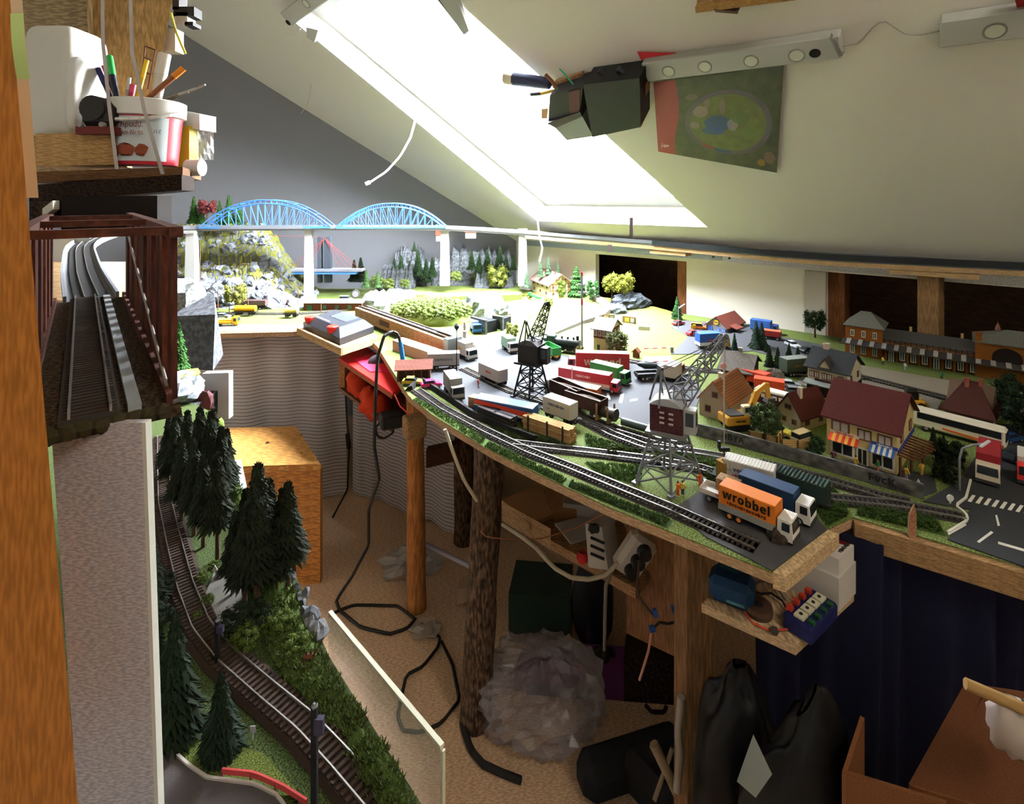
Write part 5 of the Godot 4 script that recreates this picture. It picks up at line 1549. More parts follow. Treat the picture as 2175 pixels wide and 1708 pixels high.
	truck("red_lettered_lorry", "long red box lorry with big pale lettering in the middle of the yard", [1336, 790], [1206, 786], {"len": 0.16, "cab": "8a2a30", "col": "b8343a", "boxh": 0.04, "floor": 0.008, "text": [["weyand", 0.026, 0.0, 0.017, "d8a8a4", 1]]})
	truck("pink_stripe_lorry", "long red and white trailer truck in front of the big-lettered red lorry", [1196, 815], [1310, 836], {"len": 0.15, "cab": "b0303a", "col": "b83c48", "skirt": "d8ccc0", "boxh": 0.03, "cabh": 0.026, "text": [["~7", 0.009, 0.0, 0.018, "e0b8b4", 1]]})
	truck("green_tarp_truck", "bright green tarpaulin truck beside the big-lettered red lorry", [1262, 802], [1332, 820], {"len": 0.1, "cab": "2f7a3a", "col": "3f8f4a", "boxh": 0.03})
	truck("white_box_container", "pale grey container standing behind the orange container", [1166, 832], [1216, 842], {"len": 0.07, "cat": "container", "col": "c8c6bc", "axles": [], "floor": 0.0, "boxh": 0.03, "frame": "c8c6bc"})
	truck("orange_container", "orange container with white roof and dark print in the yard", [1212, 845], [1272, 858], {"len": 0.07, "cat": "container", "col": "c8682c", "roof": "dcd6cc", "axles": [], "floor": 0.0, "boxh": 0.032, "frame": "c8682c", "text": [["~8", 0.008, 0.0, 0.016, "4a2014", 1]]})
	truck("black_flat_lorry", "black low-loader carrying a dark boat hull in the yard", [1364, 808], [1402, 806], {"len": 0.08, "kind": "flat", "col": "26282a", "cab": "26282a"})
	b = B.new(); b.blob(at(1380, 795) + Vector3(0, 0.024, 0), Vector3(0.036, 0.009, 0.012), 12, noise(0.1, 1, 1), 0.1, 0.1, false, Basis(Vector3.UP, -0.3))
	solo("boat_hull", "dark upturned boat hull on the black low-loader", "boat", b, m("2e3236", 0.5), at(1380, 795) + Vector3(0, 0.015, 0))
	truck("small_white_truck", "small white box truck with dark red flatbed trailer by the crossing", [1424, 812], [1440, 800], {"len": 0.07, "cab": "7a2c2a", "col": "d8cfbe", "boxh": 0.03})
	truck("milk_truck", "white and green delivery truck near the tunnel portals", [1076, 742], [1090, 752], {"len": 0.07, "cab": "d0d0cc", "col": "8fb09a", "boxh": 0.03})
	truck("green_hopper", "green open tipper with yellow chassis beside the steam engine", [1158, 752], [1182, 765], {"len": 0.07, "kind": "open", "col": "3a8a4a", "frame": "d8a820", "hub": "d8b030", "boxh": 0.02})
	truck("blue_tunnel_lorry", "white and blue lorry driving out of the tunnel portal", [1005, 700], [1015, 712], {"len": 0.07, "cab": "3a78c8", "col": "d8dce4", "boxh": 0.028})
	truck("yellow_blue_lorry", "blue and white tanker-like lorry with yellow cab on the parking road", [1478, 742], [1548, 738], {"len": 0.1, "cab": "d8a820", "col": "3a62b8", "skirt": "d0d4d8", "boxh": 0.036, "cablen": 0.024, "cabh": 0.034, "text": [["~4", 0.009, 0.0, 0.015, "c04a3c", 1]]})
	truck("blue_container_lorry", "blue container lorry behind the supermarket", [1600, 705], [1648, 712], {"len": 0.085, "cab": "2a4a8c", "col": "3a62a8", "boxh": 0.032})
	truck("dark_red_trailer", "dark red trailer in front of the blue lorry by the supermarket", [1622, 720], [1652, 724], {"len": 0.06, "cat": "trailer", "col": "8a2a28", "boxh": 0.018, "roof": "c06a50"})
	truck("red_tarp_truck", "red tarpaulin truck at the head of the pair behind the tiled house", [1592, 818], [1620, 826], {"len": 0.06, "cat": "trailer", "col": "c84a2c", "boxh": 0.026})
	truck("red_tarp_trailer", "red tarpaulin trailer nearer the parked cars behind the tiled house", [1612, 835], [1656, 842], {"len": 0.064, "cat": "trailer", "col": "d0502e", "boxh": 0.024})
	truck("green_grey_box", "olive and grey box trailer beside the cone-shaped trees", [1668, 800], [1706, 796], {"len": 0.07, "cat": "trailer", "col": "4a5444", "roof": "8a9088", "boxh": 0.034, "text": [["~6", 0.009, 0.0, 0.016, "7a6a30", 1]]})
	truck("tow_truck", "yellow tow truck carrying a grey car on the far road", [462, 694], [496, 693], {"len": 0.09, "kind": "flat", "col": "d8a020", "cab": "e0a81c"})
	car("towed_car", "grey car on the yellow tow truck", [464, 686], [484, 686], "8a9098").position.y += 0.016
	truck("red_street_truck", "red tarpaulin truck with cream cab waiting at the zebra crossing", [2104, 975], [2096, 1052], {"len": 0.098, "cab": "d0c4ae", "col": "8e2228", "frame": "8e2228", "boxh": 0.032})
	truck("edge_red_truck", "red and white vehicle cut off by the right picture edge", [2186, 1000], [2188, 1045], {"len": 0.07, "cab": "c8302c", "col": "d8d0c8", "boxh": 0.028})
	# coach and buses
	t = rail_place("white_coach", "white touring coach with dark windows and rainbow stripe", "bus", [1972, 915], [2100, 950], 0.003)
	b = B.new(); b.bbox(Vector3(0, 0.022, 0), Vector3(0.138, 0.034, 0.029), 0.004); part(t, "body", b, m("d8d2c0", 0.4))
	for s in [-1.0, 1.0]:
		b = B.new(); b.box(Vector3(0.002, 0.028, s * 0.0146), Vector3(0.122, 0.012, 0.0008)); part(t, "window_band", b, m("1c1e20", 0.12))
		b = B.new(); b.hexa([Vector3(-0.02, 0.012, s * 0.0146), Vector3(0.066, 0.006, s * 0.0146), Vector3(0.066, 0.012, s * 0.0146), Vector3(-0.02, 0.0155, s * 0.0146), Vector3(-0.02, 0.012, s * 0.0151), Vector3(0.066, 0.006, s * 0.0151), Vector3(0.066, 0.012, s * 0.0151), Vector3(-0.02, 0.0155, s * 0.0151)]); part(t, "stripe", b, m("c8642c", 0.6), "orange stripe")
	b = B.new(); b.box(Vector3(0.0692, 0.026, 0), Vector3(0.0008, 0.016, 0.025)); part(t, "windscreen", b, m("1c1e20", 0.12))
	wheels(t, [-0.045, 0.045], 0.028, 0.0058)
	t = rail_place("rail_bus", "white roofed maroon rail bus between tiled house and cottage", "rail bus", [1625, 862], [1690, 880], 0.003)
	b = B.new(); b.bbox(Vector3(0, 0.018, 0), Vector3(0.1, 0.026, 0.028), 0.003); part(t, "body", b, m("4a1f24", 0.5))
	b = B.new(); b.bbox(Vector3(0, 0.033, 0), Vector3(0.1, 0.006, 0.028), 0.002); part(t, "roof", b, m("c8c4b8", 0.6))
	for i in 8:
		b = B.new(); b.box(Vector3(-0.042 + i * 0.012, 0.024, 0), Vector3(0.008, 0.008, 0.0288)); part(t, "window", b, m("d8d4c8", 0.3))
	wheels(t, [-0.03, 0.03], 0.022, 0.005)
	# cars
	car("pink_car", "bright pink car parked by the brown shed", [902, 825], [930, 822], "d8306c")
	car("yellow_cart", "yellow open buggy by the coal bank", [866, 818], [886, 818], "c8b03a")
	car("red_parked_car", "dark red car on the parking bay near the meadow", [1430, 694], [1452, 690], "7a2c2c")
	car("red_moving_car", "red sports car on the road before the supermarket", [1462, 715], [1484, 712], "b02c30")
	car("orange_car", "orange roadworks van beside the supermarket entrance", [1478, 700], [1490, 701], "c86a2c", "van")
	car("white_car", "white saloon on the road behind the cone-shaped trees", [1675, 735], [1692, 742], "c8ccd0")
	car("black_car", "black car beside the old station house chimney", [1706, 752], [1728, 750], "1e2426")
	car("yellow_sports_car", "yellow sports car parked beside the cottage", [1632, 918], [1672, 930], "c8b848")
	car("beige_jeep", "beige off-road car in the cottage garden", [1692, 945], [1722, 935], "a8946a", "van")
	car("silver_car", "silver car behind the rail bus", [1668, 824], [1688, 826], "9aa0a4")
	car("grey_car", "grey car next to the silver one behind the rail bus", [1678, 838], [1698, 840], "6c6e72")
	car("dark_street_car", "black and silver car near the right edge of the street", [2140, 985], [2165, 975], "24262a")
	car("blue_street_car", "dark blue car behind the white coach", [2120, 945], [2170, 935], "22406a")
	car("white_far_car", "white car on the far road behind the depot", [724, 650], [745, 650], "d4d4d0", "van").position.y += 0.02
	# excavator
	t = rail_place("excavator", "large yellow excavator with raised bucket arm before the tiled house", "excavator", [1540, 915], [1595, 910], 0.003)
	for s in [-1.0, 1.0]:
		b = B.new(); b.bbox(Vector3(0, 0.006, s * 0.016), Vector3(0.055, 0.012, 0.009), 0.004); part(t, "crawler", b, m("1f1e1c", 0.8))
	var yl = m("c08a30", 0.6)
	b = B.new(); b.bbox(Vector3(-0.004, 0.021, 0), Vector3(0.06, 0.018, 0.036), 0.002); part(t, "upper_body", b, yl)
	b = B.new(); b.box(Vector3(-0.012, 0.031, 0), Vector3(0.03, 0.003, 0.03)); part(t, "engine_cover", b, m("4a4844", 0.7))
	letters(t, "~7", 0.0055, Vector3(-0.006, 0.021, 0.0184), Basis(), m("2a2018", 0.8))
	b = B.new(); b.bbox(Vector3(0.012, 0.038, 0.008), Vector3(0.018, 0.02, 0.014), 0.002); var cb = part(t, "operator_cab", b, m("c8b890", 0.5))
	b = B.new(); b.box(Vector3(0.012, 0.041, 0.0154), Vector3(0.013, 0.01, 0.0008)); b.box(Vector3(0.0214, 0.041, 0.008), Vector3(0.0008, 0.012, 0.011)); part(cb, "window", b, m("22282c", 0.12))
	b = B.new(); b.hexa([Vector3(0.018, 0.028, -0.006), Vector3(0.026, 0.024, -0.006), Vector3(0.026, 0.024, 0.002), Vector3(0.018, 0.028, 0.002), Vector3(0.038, 0.07, -0.005), Vector3(0.05, 0.066, -0.005), Vector3(0.05, 0.066, 0.001), Vector3(0.038, 0.07, 0.001)])
	b.hexa([Vector3(0.038, 0.07, -0.005), Vector3(0.05, 0.066, -0.005), Vector3(0.05, 0.066, 0.001), Vector3(0.038, 0.07, 0.001), Vector3(0.062, 0.086, -0.005), Vector3(0.068, 0.078, -0.005), Vector3(0.068, 0.078, 0.001), Vector3(0.062, 0.086, 0.001)]); part(t, "boom", b, yl)
	b = B.new(); b.hexa([Vector3(0.06, 0.086, -0.004), Vector3(0.07, 0.084, -0.004), Vector3(0.07, 0.084, 0.0), Vector3(0.06, 0.086, 0.0), Vector3(0.066, 0.052, -0.004), Vector3(0.073, 0.052, -0.004), Vector3(0.073, 0.052, 0.0), Vector3(0.066, 0.052, 0.0)]); part(t, "dipper_arm", b, yl)
	b = B.new(); b.prism([Vector2(0, 0), Vector2(0.016, 0.002), Vector2(0.014, -0.014), Vector2(0.004, -0.016), Vector2(-0.004, -0.006)], Transform3D(Basis(Vector3.RIGHT, Vector3(0, 0, 1), Vector3.UP), Vector3(0.064, 0.053, -0.009)), 0.014); part(t, "bucket", b, m("3a342c", 0.7))
	t = rail_place("wheel_loader", "yellow and black wheel loader between shop roof and hipped house", "loader", [1922, 868], [1955, 872], 0.003)
	b = B.new(); b.bbox(Vector3(0, 0.014, 0), Vector3(0.04, 0.014, 0.024), 0.002); part(t, "body", b, m("c8962a", 0.6))
	b = B.new(); b.bbox(Vector3(-0.002, 0.03, 0), Vector3(0.022, 0.02, 0.02), 0.002); part(t, "cabin", b, m("1e1c1a", 0.3))
	b = B.new(); b.hexa([Vector3(0.02, 0.004, -0.016), Vector3(0.03, 0.002, -0.016), Vector3(0.03, 0.002, 0.016), Vector3(0.02, 0.004, 0.016), Vector3(0.02, 0.018, -0.016), Vector3(0.022, 0.018, -0.016), Vector3(0.022, 0.018, 0.016), Vector3(0.02, 0.018, 0.016)]); part(t, "shovel", b, m("8a6a24", 0.6))
	wheels(t, [-0.012, 0.012], 0.028, 0.0085, "c8962a")
	t = rail_place("bulldozer", "small yellow bulldozer behind the shop roof ridge", "bulldozer", [1862, 850], [1896, 856], 0.003)
	for s in [-1.0, 1.0]:
		b = B.new(); b.bbox(Vector3(0, 0.006, s * 0.012), Vector3(0.04, 0.012, 0.008), 0.004); part(t, "crawler", b, m("2a2622", 0.8))
	b = B.new(); b.bbox(Vector3(0, 0.015, 0), Vector3(0.036, 0.012, 0.018), 0.002); part(t, "body", b, m("b8923a", 0.6))
	b = B.new(); b.box(Vector3(0.024, 0.008, 0), Vector3(0.003, 0.016, 0.034)); part(t, "blade", b, m("9a7a34", 0.6))
	# tractor and engine in the meadow
	t = rail_place("tractor", "green tractor with yellow wheels pulling a green trailer in the meadow", "tractor", [1122, 641], [1136, 643], 0.016)
	b = B.new(); b.bbox(Vector3(0.006, 0.013, 0), Vector3(0.022, 0.009, 0.009), 0.001); b.bbox(Vector3(-0.008, 0.02, 0), Vector3(0.014, 0.014, 0.013), 0.001); part(t, "body", b, m("2f7a3a", 0.5))
	wheels(t, [-0.01], 0.02, 0.0085, "d8b82c")
	b = B.new(); b.box(Vector3(0.034, 0.01, 0), Vector3(0.028, 0.008, 0.018)); part(t, "trailer_bed", b, m("3f8f4a", 0.6))
	t = rail_place("steam_engine", "black and grey steam locomotive behind the green tipper", "locomotive", [1166, 745], [1222, 752], 0.008)
	b = B.new(); b.box(Vector3(0, 0.009, 0), Vector3(0.12, 0.006, 0.026)); part(t, "frame", b, m("1d1c1c", 0.6))
	b = B.new(); b.cyl(Vector3(-0.02, 0.023, 0), Vector3(0.055, 0.023, 0), 0.0115, 0.0115, 16); part(t, "boiler", b, m("2b2d2e", 0.45))
	b = B.new(); b.bbox(Vector3(-0.032, 0.027, 0), Vector3(0.024, 0.03, 0.03), 0.002); part(t, "cab", b, m("2f3a32", 0.6))
	b = B.new(); b.bbox(Vector3(-0.053, 0.022, 0), Vector3(0.016, 0.022, 0.028), 0.001); part(t, "tender", b, m("3a443c", 0.6))
	for x in [0.0, 0.018, 0.036]:
		b = B.new(); b.cyl(Vector3(x, 0.032, 0), Vector3(x, 0.041, 0), 0.0035, 0.003, 10); part(t, "dome", b, m("55585a", 0.5))
	b = B.new(); b.cyl(Vector3(0.048, 0.03, 0), Vector3(0.048, 0.046, 0), 0.004, 0.0045, 10); part(t, "chimney", b, m("232323", 0.6))
	wheels(t, [-0.05, -0.03, -0.012, 0.006, 0.024, 0.044], 0.022, 0.0075, "7a2c28")
	# yellow tank wagons of the far siding
	for q in [[495, 548, 672, "yellow tank wagon on the far siding nearer the dark cliff"], [605, 634, 676, "pale yellow tank wagon beside the viaduct pier foot"]]:
		t = rail_place("tank_wagon", q[3], "wagon", [q[0], q[2]], [q[1], q[2]])
		var L: float = 0.086 if q[0] < 600 else 0.05
		wagon_frame(t, L)
		b = B.new(); b.cyl(Vector3(-L * 0.46, 0.025, 0), Vector3(L * 0.46, 0.025, 0), 0.0115, 0.0115, 16); part(t, "tank", b, m("d89a20" if q[0] < 600 else "d8c060", 0.45))
		b = B.new(); b.cyl(Vector3(0, 0.034, 0), Vector3(0, 0.04, 0), 0.004, 0.004, 10); part(t, "dome", b, m("c08a20", 0.5))
	t = rail_place("coal_wagon", "dark brown open wagon on the far track before the mountain", "wagon", [500, 658], [572, 658])
	wagon_frame(t, 0.12)
	b = B.new(); b.box(Vector3(0, 0.024, 0), Vector3(0.118, 0.02, 0.028)); part(t, "body", b, m("4a3a38", 0.8))
	t = rail_place("tank_engine", "small black locomotive with red wheels at the mountain foot", "locomotive", [440, 655], [472, 655])
	b = B.new(); b.bbox(Vector3(-0.012, 0.026, 0), Vector3(0.03, 0.028, 0.028), 0.002); b.cyl(Vector3(0, 0.022, 0), Vector3(0.036, 0.022, 0), 0.01, 0.01, 14); part(t, "body", b, m("1f2426", 0.5))
	b = B.new(); b.cyl(Vector3(0.028, 0.03, 0), Vector3(0.028, 0.042, 0), 0.0035, 0.004, 10); part(t, "chimney", b, m("1f2426", 0.5))
	wheels(t, [-0.02, 0.0, 0.02], 0.022, 0.008, "a03028")

func furniture_outdoors() -> void:
	var b: B
	var t: Node3D
	# figures
	figure(1440, 1056, "orange-suited worker figurine beside the crane leg", "d06a28", "c8601c", 0.5)
	figure(1487, 1036, "orange-suited worker figurine behind the crane foot", "c85a24", "b8521c", 2.0)
	figure(1450, 1054, "yellow-vested worker figurine next to the orange worker", "c8b040", "4a4a52", 1.0)
	figure(1632, 1140, "pale figurine standing by the orange truck's front wheel", "c8c4bc", "8a8478", 0.3)
	figure(1016, 825, "red-clad figurine on the bright yard", "a84a3c", "6a4a44", 0.0)
	figure(1770, 985, "purple-clad figurine on a step before the red awning", "6a3a44", "3a3438", 1.0)
	figure(1818, 998, "yellow-topped figurine at the shop door", "c8a848", "b89a50", 0.0)
	figure(1865, 1006, "green-coated figurine by the blue awning", "2f6a3c", "a85a40", 2.0)
	figure(1925, 1022, "figurine with yellow hat on the shop corner", "d0a838", "8a7898", 0.0)
	figure(1958, 1012, "yellow-clad figurine under the pergola", "c8a03c", "a0803c", 1.5)
	figure(2022, 1022, "pale figurine beside the street lamp", "b0a890", "5a5448", 0.0)
	figure(1875, 776, "figurine in yellow on the station platform", "c8c040", "3a4a4a", 0.0)
	figure(1922, 788, "figurine in white on the station platform", "d0ccc4", "8a9a94", 0.0)
	figure(2000, 808, "figurine in green on the station platform", "2f7a4a", "3a3a3a", 0.0)
	# lamps, masts and posts
	t = thing("street_lamp", "tall curved grey street lamp at the street corner", "street lamp", at(2038, 1046))
	b = B.new()
	var z: float = -t.position.z
	var tp = dp(2092, 943, z - 0.02) - t.position
	b.tube([Vector3.ZERO, Vector3(0, tp.y * 0.62, 0), Vector3(tp.x * 0.2, tp.y * 0.8, 0), Vector3(tp.x * 0.62, tp.y * 0.93, tp.z * 0.5), tp], 0.0016, 7)
	part(t, "mast", b, m("8a8c8e", 0.4, "", 8.0, 0.5))
	b = B.new(); b.bbox(tp, Vector3(0.018, 0.003, 0.005), 0.001, Basis(Vector3.FORWARD, -0.6)); part(t, "lamp_head", b, m("b0b0ac", 0.4))
	t = pole("radio_mast", "slim grey mast with red bands and floodlights beside the signal box", "mast", 1236, 745, 578, 0.003, "8c8e90")
	var h: float = t.get_meta("h")
	for q in [[0.58, 0.66], [0.96, 1.0]]:
		b = B.new(); b.cyl(Vector3(0, h * q[0], 0), Vector3(0, h * q[1], 0), 0.0034, 0.0032, 8); part(t, "red_band", b, m("a83a34", 0.6))
	for q in [0.74, 0.84]:
		b = B.new()
		for s in [-1.0, 1.0]: b.bbox(Vector3(s * 0.008, h * q, 0.002), Vector3(0.008, 0.006, 0.006), 0.001)
		b.box(Vector3(0, h * q, 0), Vector3(0.018, 0.002, 0.002)); part(t, "floodlight", b, m("a8acb0", 0.4))
	t = pole("white_mast", "thin pale post by the long red truck", "post", 1215, 838, 780, 0.0014, "c8beb0")
	t = pole("lantern", "black yard lantern beside the grey trailer", "street lamp", 970, 796, 700, 0.0014, "1e1f22")
	b = B.new(); b.lathe(Vector3(0, t.get_meta("h"), 0), [Vector2(0.002, -0.002), Vector2(0.006, 0.004), Vector2(0.007, 0.01), Vector2(0.001, 0.016)], 10); part(t, "lantern_head", b, m("26282a", 0.5))
	t = pole("station_sign", "thin pole with round red and white sign above the tiled house", "sign", 1537, 925, 770, 0.0012, "b8a890")
	b = B.new(); b.cyl(Vector3(0, t.get_meta("h") * 0.95, -0.001), Vector3(0, t.get_meta("h") * 0.95, 0.001), 0.006, 0.006, 14); part(t, "sign_disc", b, m("c88a80", 0.6))
	t = pole("round_sign_post", "white round road sign at the kerb corner", "sign", 2018, 1073, 1058, 0.0015, "c8c6c0")
	b = B.new(); b.cyl(Vector3(0, t.get_meta("h"), -0.001), Vector3(0, t.get_meta("h"), 0.001), 0.005, 0.005, 14); part(t, "sign_disc", b, m("d0cec8", 0.6))
	t = pole("warning_sign", "small grey triangular sign on the concrete wall end", "sign", 1950, 1036, 1022, 0.0012, "8a8a88")
	b = B.new(); b.prism([Vector2(-0.005, 0), Vector2(0.005, 0), Vector2(0, 0.009)], Transform3D(Basis(Vector3.RIGHT, Vector3(0, 0, 1), Vector3.UP), Vector3(0, t.get_meta("h") * 0.5, 0)), 0.001); part(t, "sign_plate", b, m("b0b4bc", 0.6))
	t = pole("price_pylon", "yellow pylon sign beside the red sports car", "sign", 1474, 718, 690, 0.0014, "6a6a68")
	b = B.new(); b.box(Vector3(0, t.get_meta("h") * 0.86, 0), Vector3(0.01, 0.013, 0.002)); part(t, "sign_plate", b, m("d8b81c", 0.6))
	t = pole("parking_lamp", "slender double lamp by the storage opening's wooden stud", "street lamp", 1441, 700, 650, 0.001, "9aa0a4")
	b = B.new(); b.bbox(Vector3(0.012, t.get_meta("h"), 0), Vector3(0.026, 0.003, 0.006), 0.001, Basis(Vector3.FORWARD, -0.6)); part(t, "lamp_head", b, m("9ab4b8", 0.4))
	t = pole("platform_clock", "dark round clock signal standing behind the console", "signal", 755, 655, 612, 0.0014, "4a4c50")
	b = B.new(); b.cyl(Vector3(0, 0.06, -0.002), Vector3(0, 0.06, 0.002), 0.018, 0.018, 18); part(t, "dial", b, m("4c4c50", 0.5)); b = B.new(); b.cyl(Vector3(0, 0.06, 0.002), Vector3(0, 0.06, 0.003), 0.013, 0.013, 18); part(t, "dial_face", b, m("8a8684", 0.5))
	for q in [[446, 655, 612, "second from left"], [463, 660, 614, "third from left"], [487, 665, 612, "fourth from left"], [500, 668, 615, "fifth from left"], [527, 672, 632, "in the middle"], [633, 655, 606, "second from right"], [682, 668, 632, "rightmost"], [425, 660, 520, "leftmost and tallest"]]:
		pole("catenary_mast", "thin brown wooden mast beside the far tracks, " + q[3], "mast", q[0], q[1], q[2], 0.0014, "5c4634", "masts of the far yard")
	# level crossing
	t = thing("level_crossing", "level crossing with red and white barriers by the signal box", "barrier", at(1400, 775))
	for q in [[1368, 752, 1424, 750], [1368, 782, 1428, 779]]:
		for i in 6:
			b = B.new(); b.world = true
			var a = at(q[0], q[1]) + Vector3(0, 0.016, 0); var c = at(q[2], q[3]) + Vector3(0, 0.016, 0)
			b.cyl(a.lerp(c, i / 6.0), a.lerp(c, (i + 1) / 6.0), 0.0016, 0.0016, 6)
			part(t, "barrier_band", b, m("c03a34" if i % 2 == 0 else "e0dcd4", 0.6))
		b = B.new(); b.world = true; b.box(at(q[2] + 3, q[3]) + Vector3(0, 0.009, 0), Vector3(0.008, 0.018, 0.008)); part(t, "barrier_post", b, m("8a8478", 0.7))
	b = B.new(); b.world = true; b.slab(px([[1366, 758], [1426, 756], [1428, 776], [1366, 778]], T + 0.009), 0.004); part(t, "crossing_deck", b, m("a8a4a0", 0.8))
	# billboards
	for q in [[1279, 685, 1306, 686, "brown billboard with pale posters behind the signal box roof"], [1322, 688, 1351, 692, "brown billboard with a yellow poster on the meadow"]]:
		var a = at(q[0], q[1]); var c = at(q[2], q[3])
		t = thing("billboard", q[4], "billboard", (a + c) * 0.5, yaw_of(a, c))
		b = B.new(); b.box(Vector3(0, 0.018, 0), Vector3(a.distance_to(c), 0.024, 0.002)); b.box(Vector3(-0.02, 0.006, 0), Vector3(0.002, 0.012, 0.002)); b.box(Vector3(0.02, 0.006, 0), Vector3(0.002, 0.012, 0.002)); part(t, "board", b, m("7a5c3c", 0.8))
		b = B.new(); b.box(Vector3(-0.008, 0.018, 0.0014), Vector3(0.016, 0.016, 0.0008)); part(t, "poster", b, m("c8b890" if q[0] < 1300 else "c8b040", 0.8))
		b = B.new(); b.box(Vector3(0.012, 0.018, 0.0014), Vector3(0.014, 0.016, 0.0008)); part(t, "poster", b, m("a8b0a8", 0.8))
	b = B.new(); b.bbox(at(1368, 702) + Vector3(0, 0.008, 0), Vector3(0.04, 0.016, 0.012), 0.001, Basis(Vector3.UP, -0.2))
	solo("white_caravan", "small white box trailer on the sunny meadow", "trailer", b, m("d8d4c4", 0.7), at(1368, 702))
	# fountain
	t = thing("fountain", "pale stone fountain with a statue column on the bright square", "fountain", at(987, 735))
	b = B.new(); b.lathe(Vector3.ZERO, [Vector2(0.042, 0), Vector2(0.042, 0.012), Vector2(0.037, 0.012), Vector2(0.035, 0.006), Vector2(0.0, 0.006)], 24); part(t, "basin", b, m("a8a498", 0.8))
	b = B.new(); b.lathe(Vector3.ZERO, [Vector2(0.014, 0.006), Vector2(0.012, 0.022), Vector2(0.007, 0.026), Vector2(0.006, 0.044), Vector2(0.009, 0.047), Vector2(0.004, 0.05), Vector2(0.005, 0.062), Vector2(0.003, 0.068), Vector2(0.0035, 0.073), Vector2(0, 0.078)], 14); part(t, "statue_column", b, m("8f8c84", 0.8))
	# boulder and garden fences, gravel
	b = B.new(); b.blob(at(1645, 812) + Vector3(0, 0.014, 0), Vector3(0.022, 0.02, 0.016), 16, noise(0.4, 3, 5), 0.4, 0.15, true)
	solo("boulder", "rounded grey boulder in front of the cone-shaped trees", "boulder", b, m("8a857c", 0.9, "blotch", 30.0), at(1645, 812))
	b = B.new(); b.blob(at(1656, 1152) + Vector3(0, 0.006, 0), Vector3(0.014, 0.014, 0.012), 14, noise(0.6, 3, 5), 0.4, 0.2, true)
	solo("gravel_heap", "brown gravel heap at the front bumper of the orange truck", "heap", b, m("5c4a40", 0.95, "gravel", 60.0), at(1656, 1152))
	for q in [[[1592, 935], [1650, 948], "wooden garden fence below the green tree, left run"], [[1660, 955], [1728, 958], "wooden garden fence below the beige jeep, right run"], [[1650, 948], [1660, 935], "short wooden garden fence side between the two runs"]]:
		var a = at(q[0][0], q[0][1]); var c = at(q[1][0], q[1][1])
		t = thing("garden_fence", q[2], "fence", a, yaw_of(a, c))
		var L = a.distance_to(c)
		for i in 4:
			b = B.new(); b.box(Vector3(L / 2, 0.004 + i * 0.0042, 0), Vector3(L, 0.0034, 0.001)); part(t, "board", b, m("b08a54", 0.85))
		for i in 3:
			b = B.new(); b.box(Vector3(L * i / 2.0, 0.009, 0.0015), Vector3(0.0025, 0.02, 0.002)); part(t, "post", b, m("5a4630", 0.85))
	t = thing("wood_spatula", "flat wooden spatula stuck upright at the front batten", "spatula", at(1928, 1133) + Vector3(0, -0.02, 0))
	b = B.new(); b.prism([Vector2(-0.003, 0), Vector2(0.003, 0), Vector2(0.006, 0.024), Vector2(0.006, 0.05), Vector2(0.003, 0.064), Vector2(-0.004, 0.05), Vector2(-0.005, 0.024)], Transform3D(Basis(Vector3.RIGHT, Vector3(0, 0, 1), Vector3.UP), Vector3(0, 0, 0.006)), 0.002); part(t, "blade", b, m("a87858", 0.8, "wood", 60.0))
	# trees
	trees("l0", [[1625, 948, 858]], "4a5c32", "broadleaf_tree", "dark green broadleaf tree between excavator and cottage", "")
	trees("l0", [[1310, 768, 702]], "5f6a38", "broadleaf_tree", "olive broadleaf tree leaning on the signal box", "")
	trees("l0", [[1731, 718, 658]], "2f4226", "broadleaf_tree", "dark broadleaf tree beside the station tower", "")
	trees("l2", [[2160, 905, 800], [2175, 940, 830]], "24381f", "broadleaf_tree", "dark broadleaf tree at the right edge by the hipped house", "trees at the right edge")
	trees("l0", [[1300, 640, 583], [1322, 645, 578]], "a0a440", "broadleaf_tree", "yellow-green tree before the black storage opening", "trees before the storage opening", T + 0.028)
	trees("l0", [[887, 612, 562]], "b4b85c", "broadleaf_tree", "light yellow-green tree left of the third pier", "")
	trees("l2", [[1057, 625, 560]], "a4ac50", "broadleaf_tree", "tall yellow-green tree right of the third pier", "")
	trees("l2", [[1020, 620, 572]], "a8b054", "broadleaf_tree", "low spreading yellow-green tree between the two right piers", "")
	trees("l0", [[500, 668, 602]], "7c7c38", "broadleaf_tree", "olive tree in front of the rock mountain", "")
	trees("l0", [[895, 655, 622]], "8a8a40", "broadleaf_tree", "olive bushy tree on top of the shrub mound", "")
	trees("l0", [[932, 660, 632]], "6f8a58", "broadleaf_tree", "small grey-green tree on the shrub mound's right", "")
	trees("l2", [[1088, 725, 685]], "8f9446", "broadleaf_tree", "olive spreading tree behind the black crane boom", "")
	trees("b1", [[1232, 765, 735]], "7a7c3a", "bush", "olive bush at the foot of the radio mast", "")
	trees("l0", [[1165, 660, 632]], "8f9c48", "broadleaf_tree", "small light tree before the timbered house", "")
	trees("c2", [[1224, 640, 562]], "4a7a3a", "conifer", "broad green conifer behind the radio mast", "", T, 0.0, 1.2)
	trees("c0", [[1256, 645, 610], [1240, 640, 600]], "3a7038", "conifer", "bright green conifer below the radio mast lamps", "conifers by the radio mast")
	trees("b1", [[1259, 634, 594]], "4a7a40", "bush", "round green tree at the edge of the black storage opening", "", T + 0.03)
	trees("c0", [[1118, 612, 572], [1148, 590, 552], [1165, 585, 545], [1185, 590, 556]], "5a7858", "conifer", "grey-green spruce around the timbered house", "spruces around the timbered house", T, 2.36)
	trees("c2", [[1438, 680, 628]], "3f6a34", "conifer", "green conifer before the wooden stud of the storage opening", "")
	trees("c0", [[1560, 745, 706]], "2f4a34", "conifer", "dark spruce beside the yellow lorry cab", "")
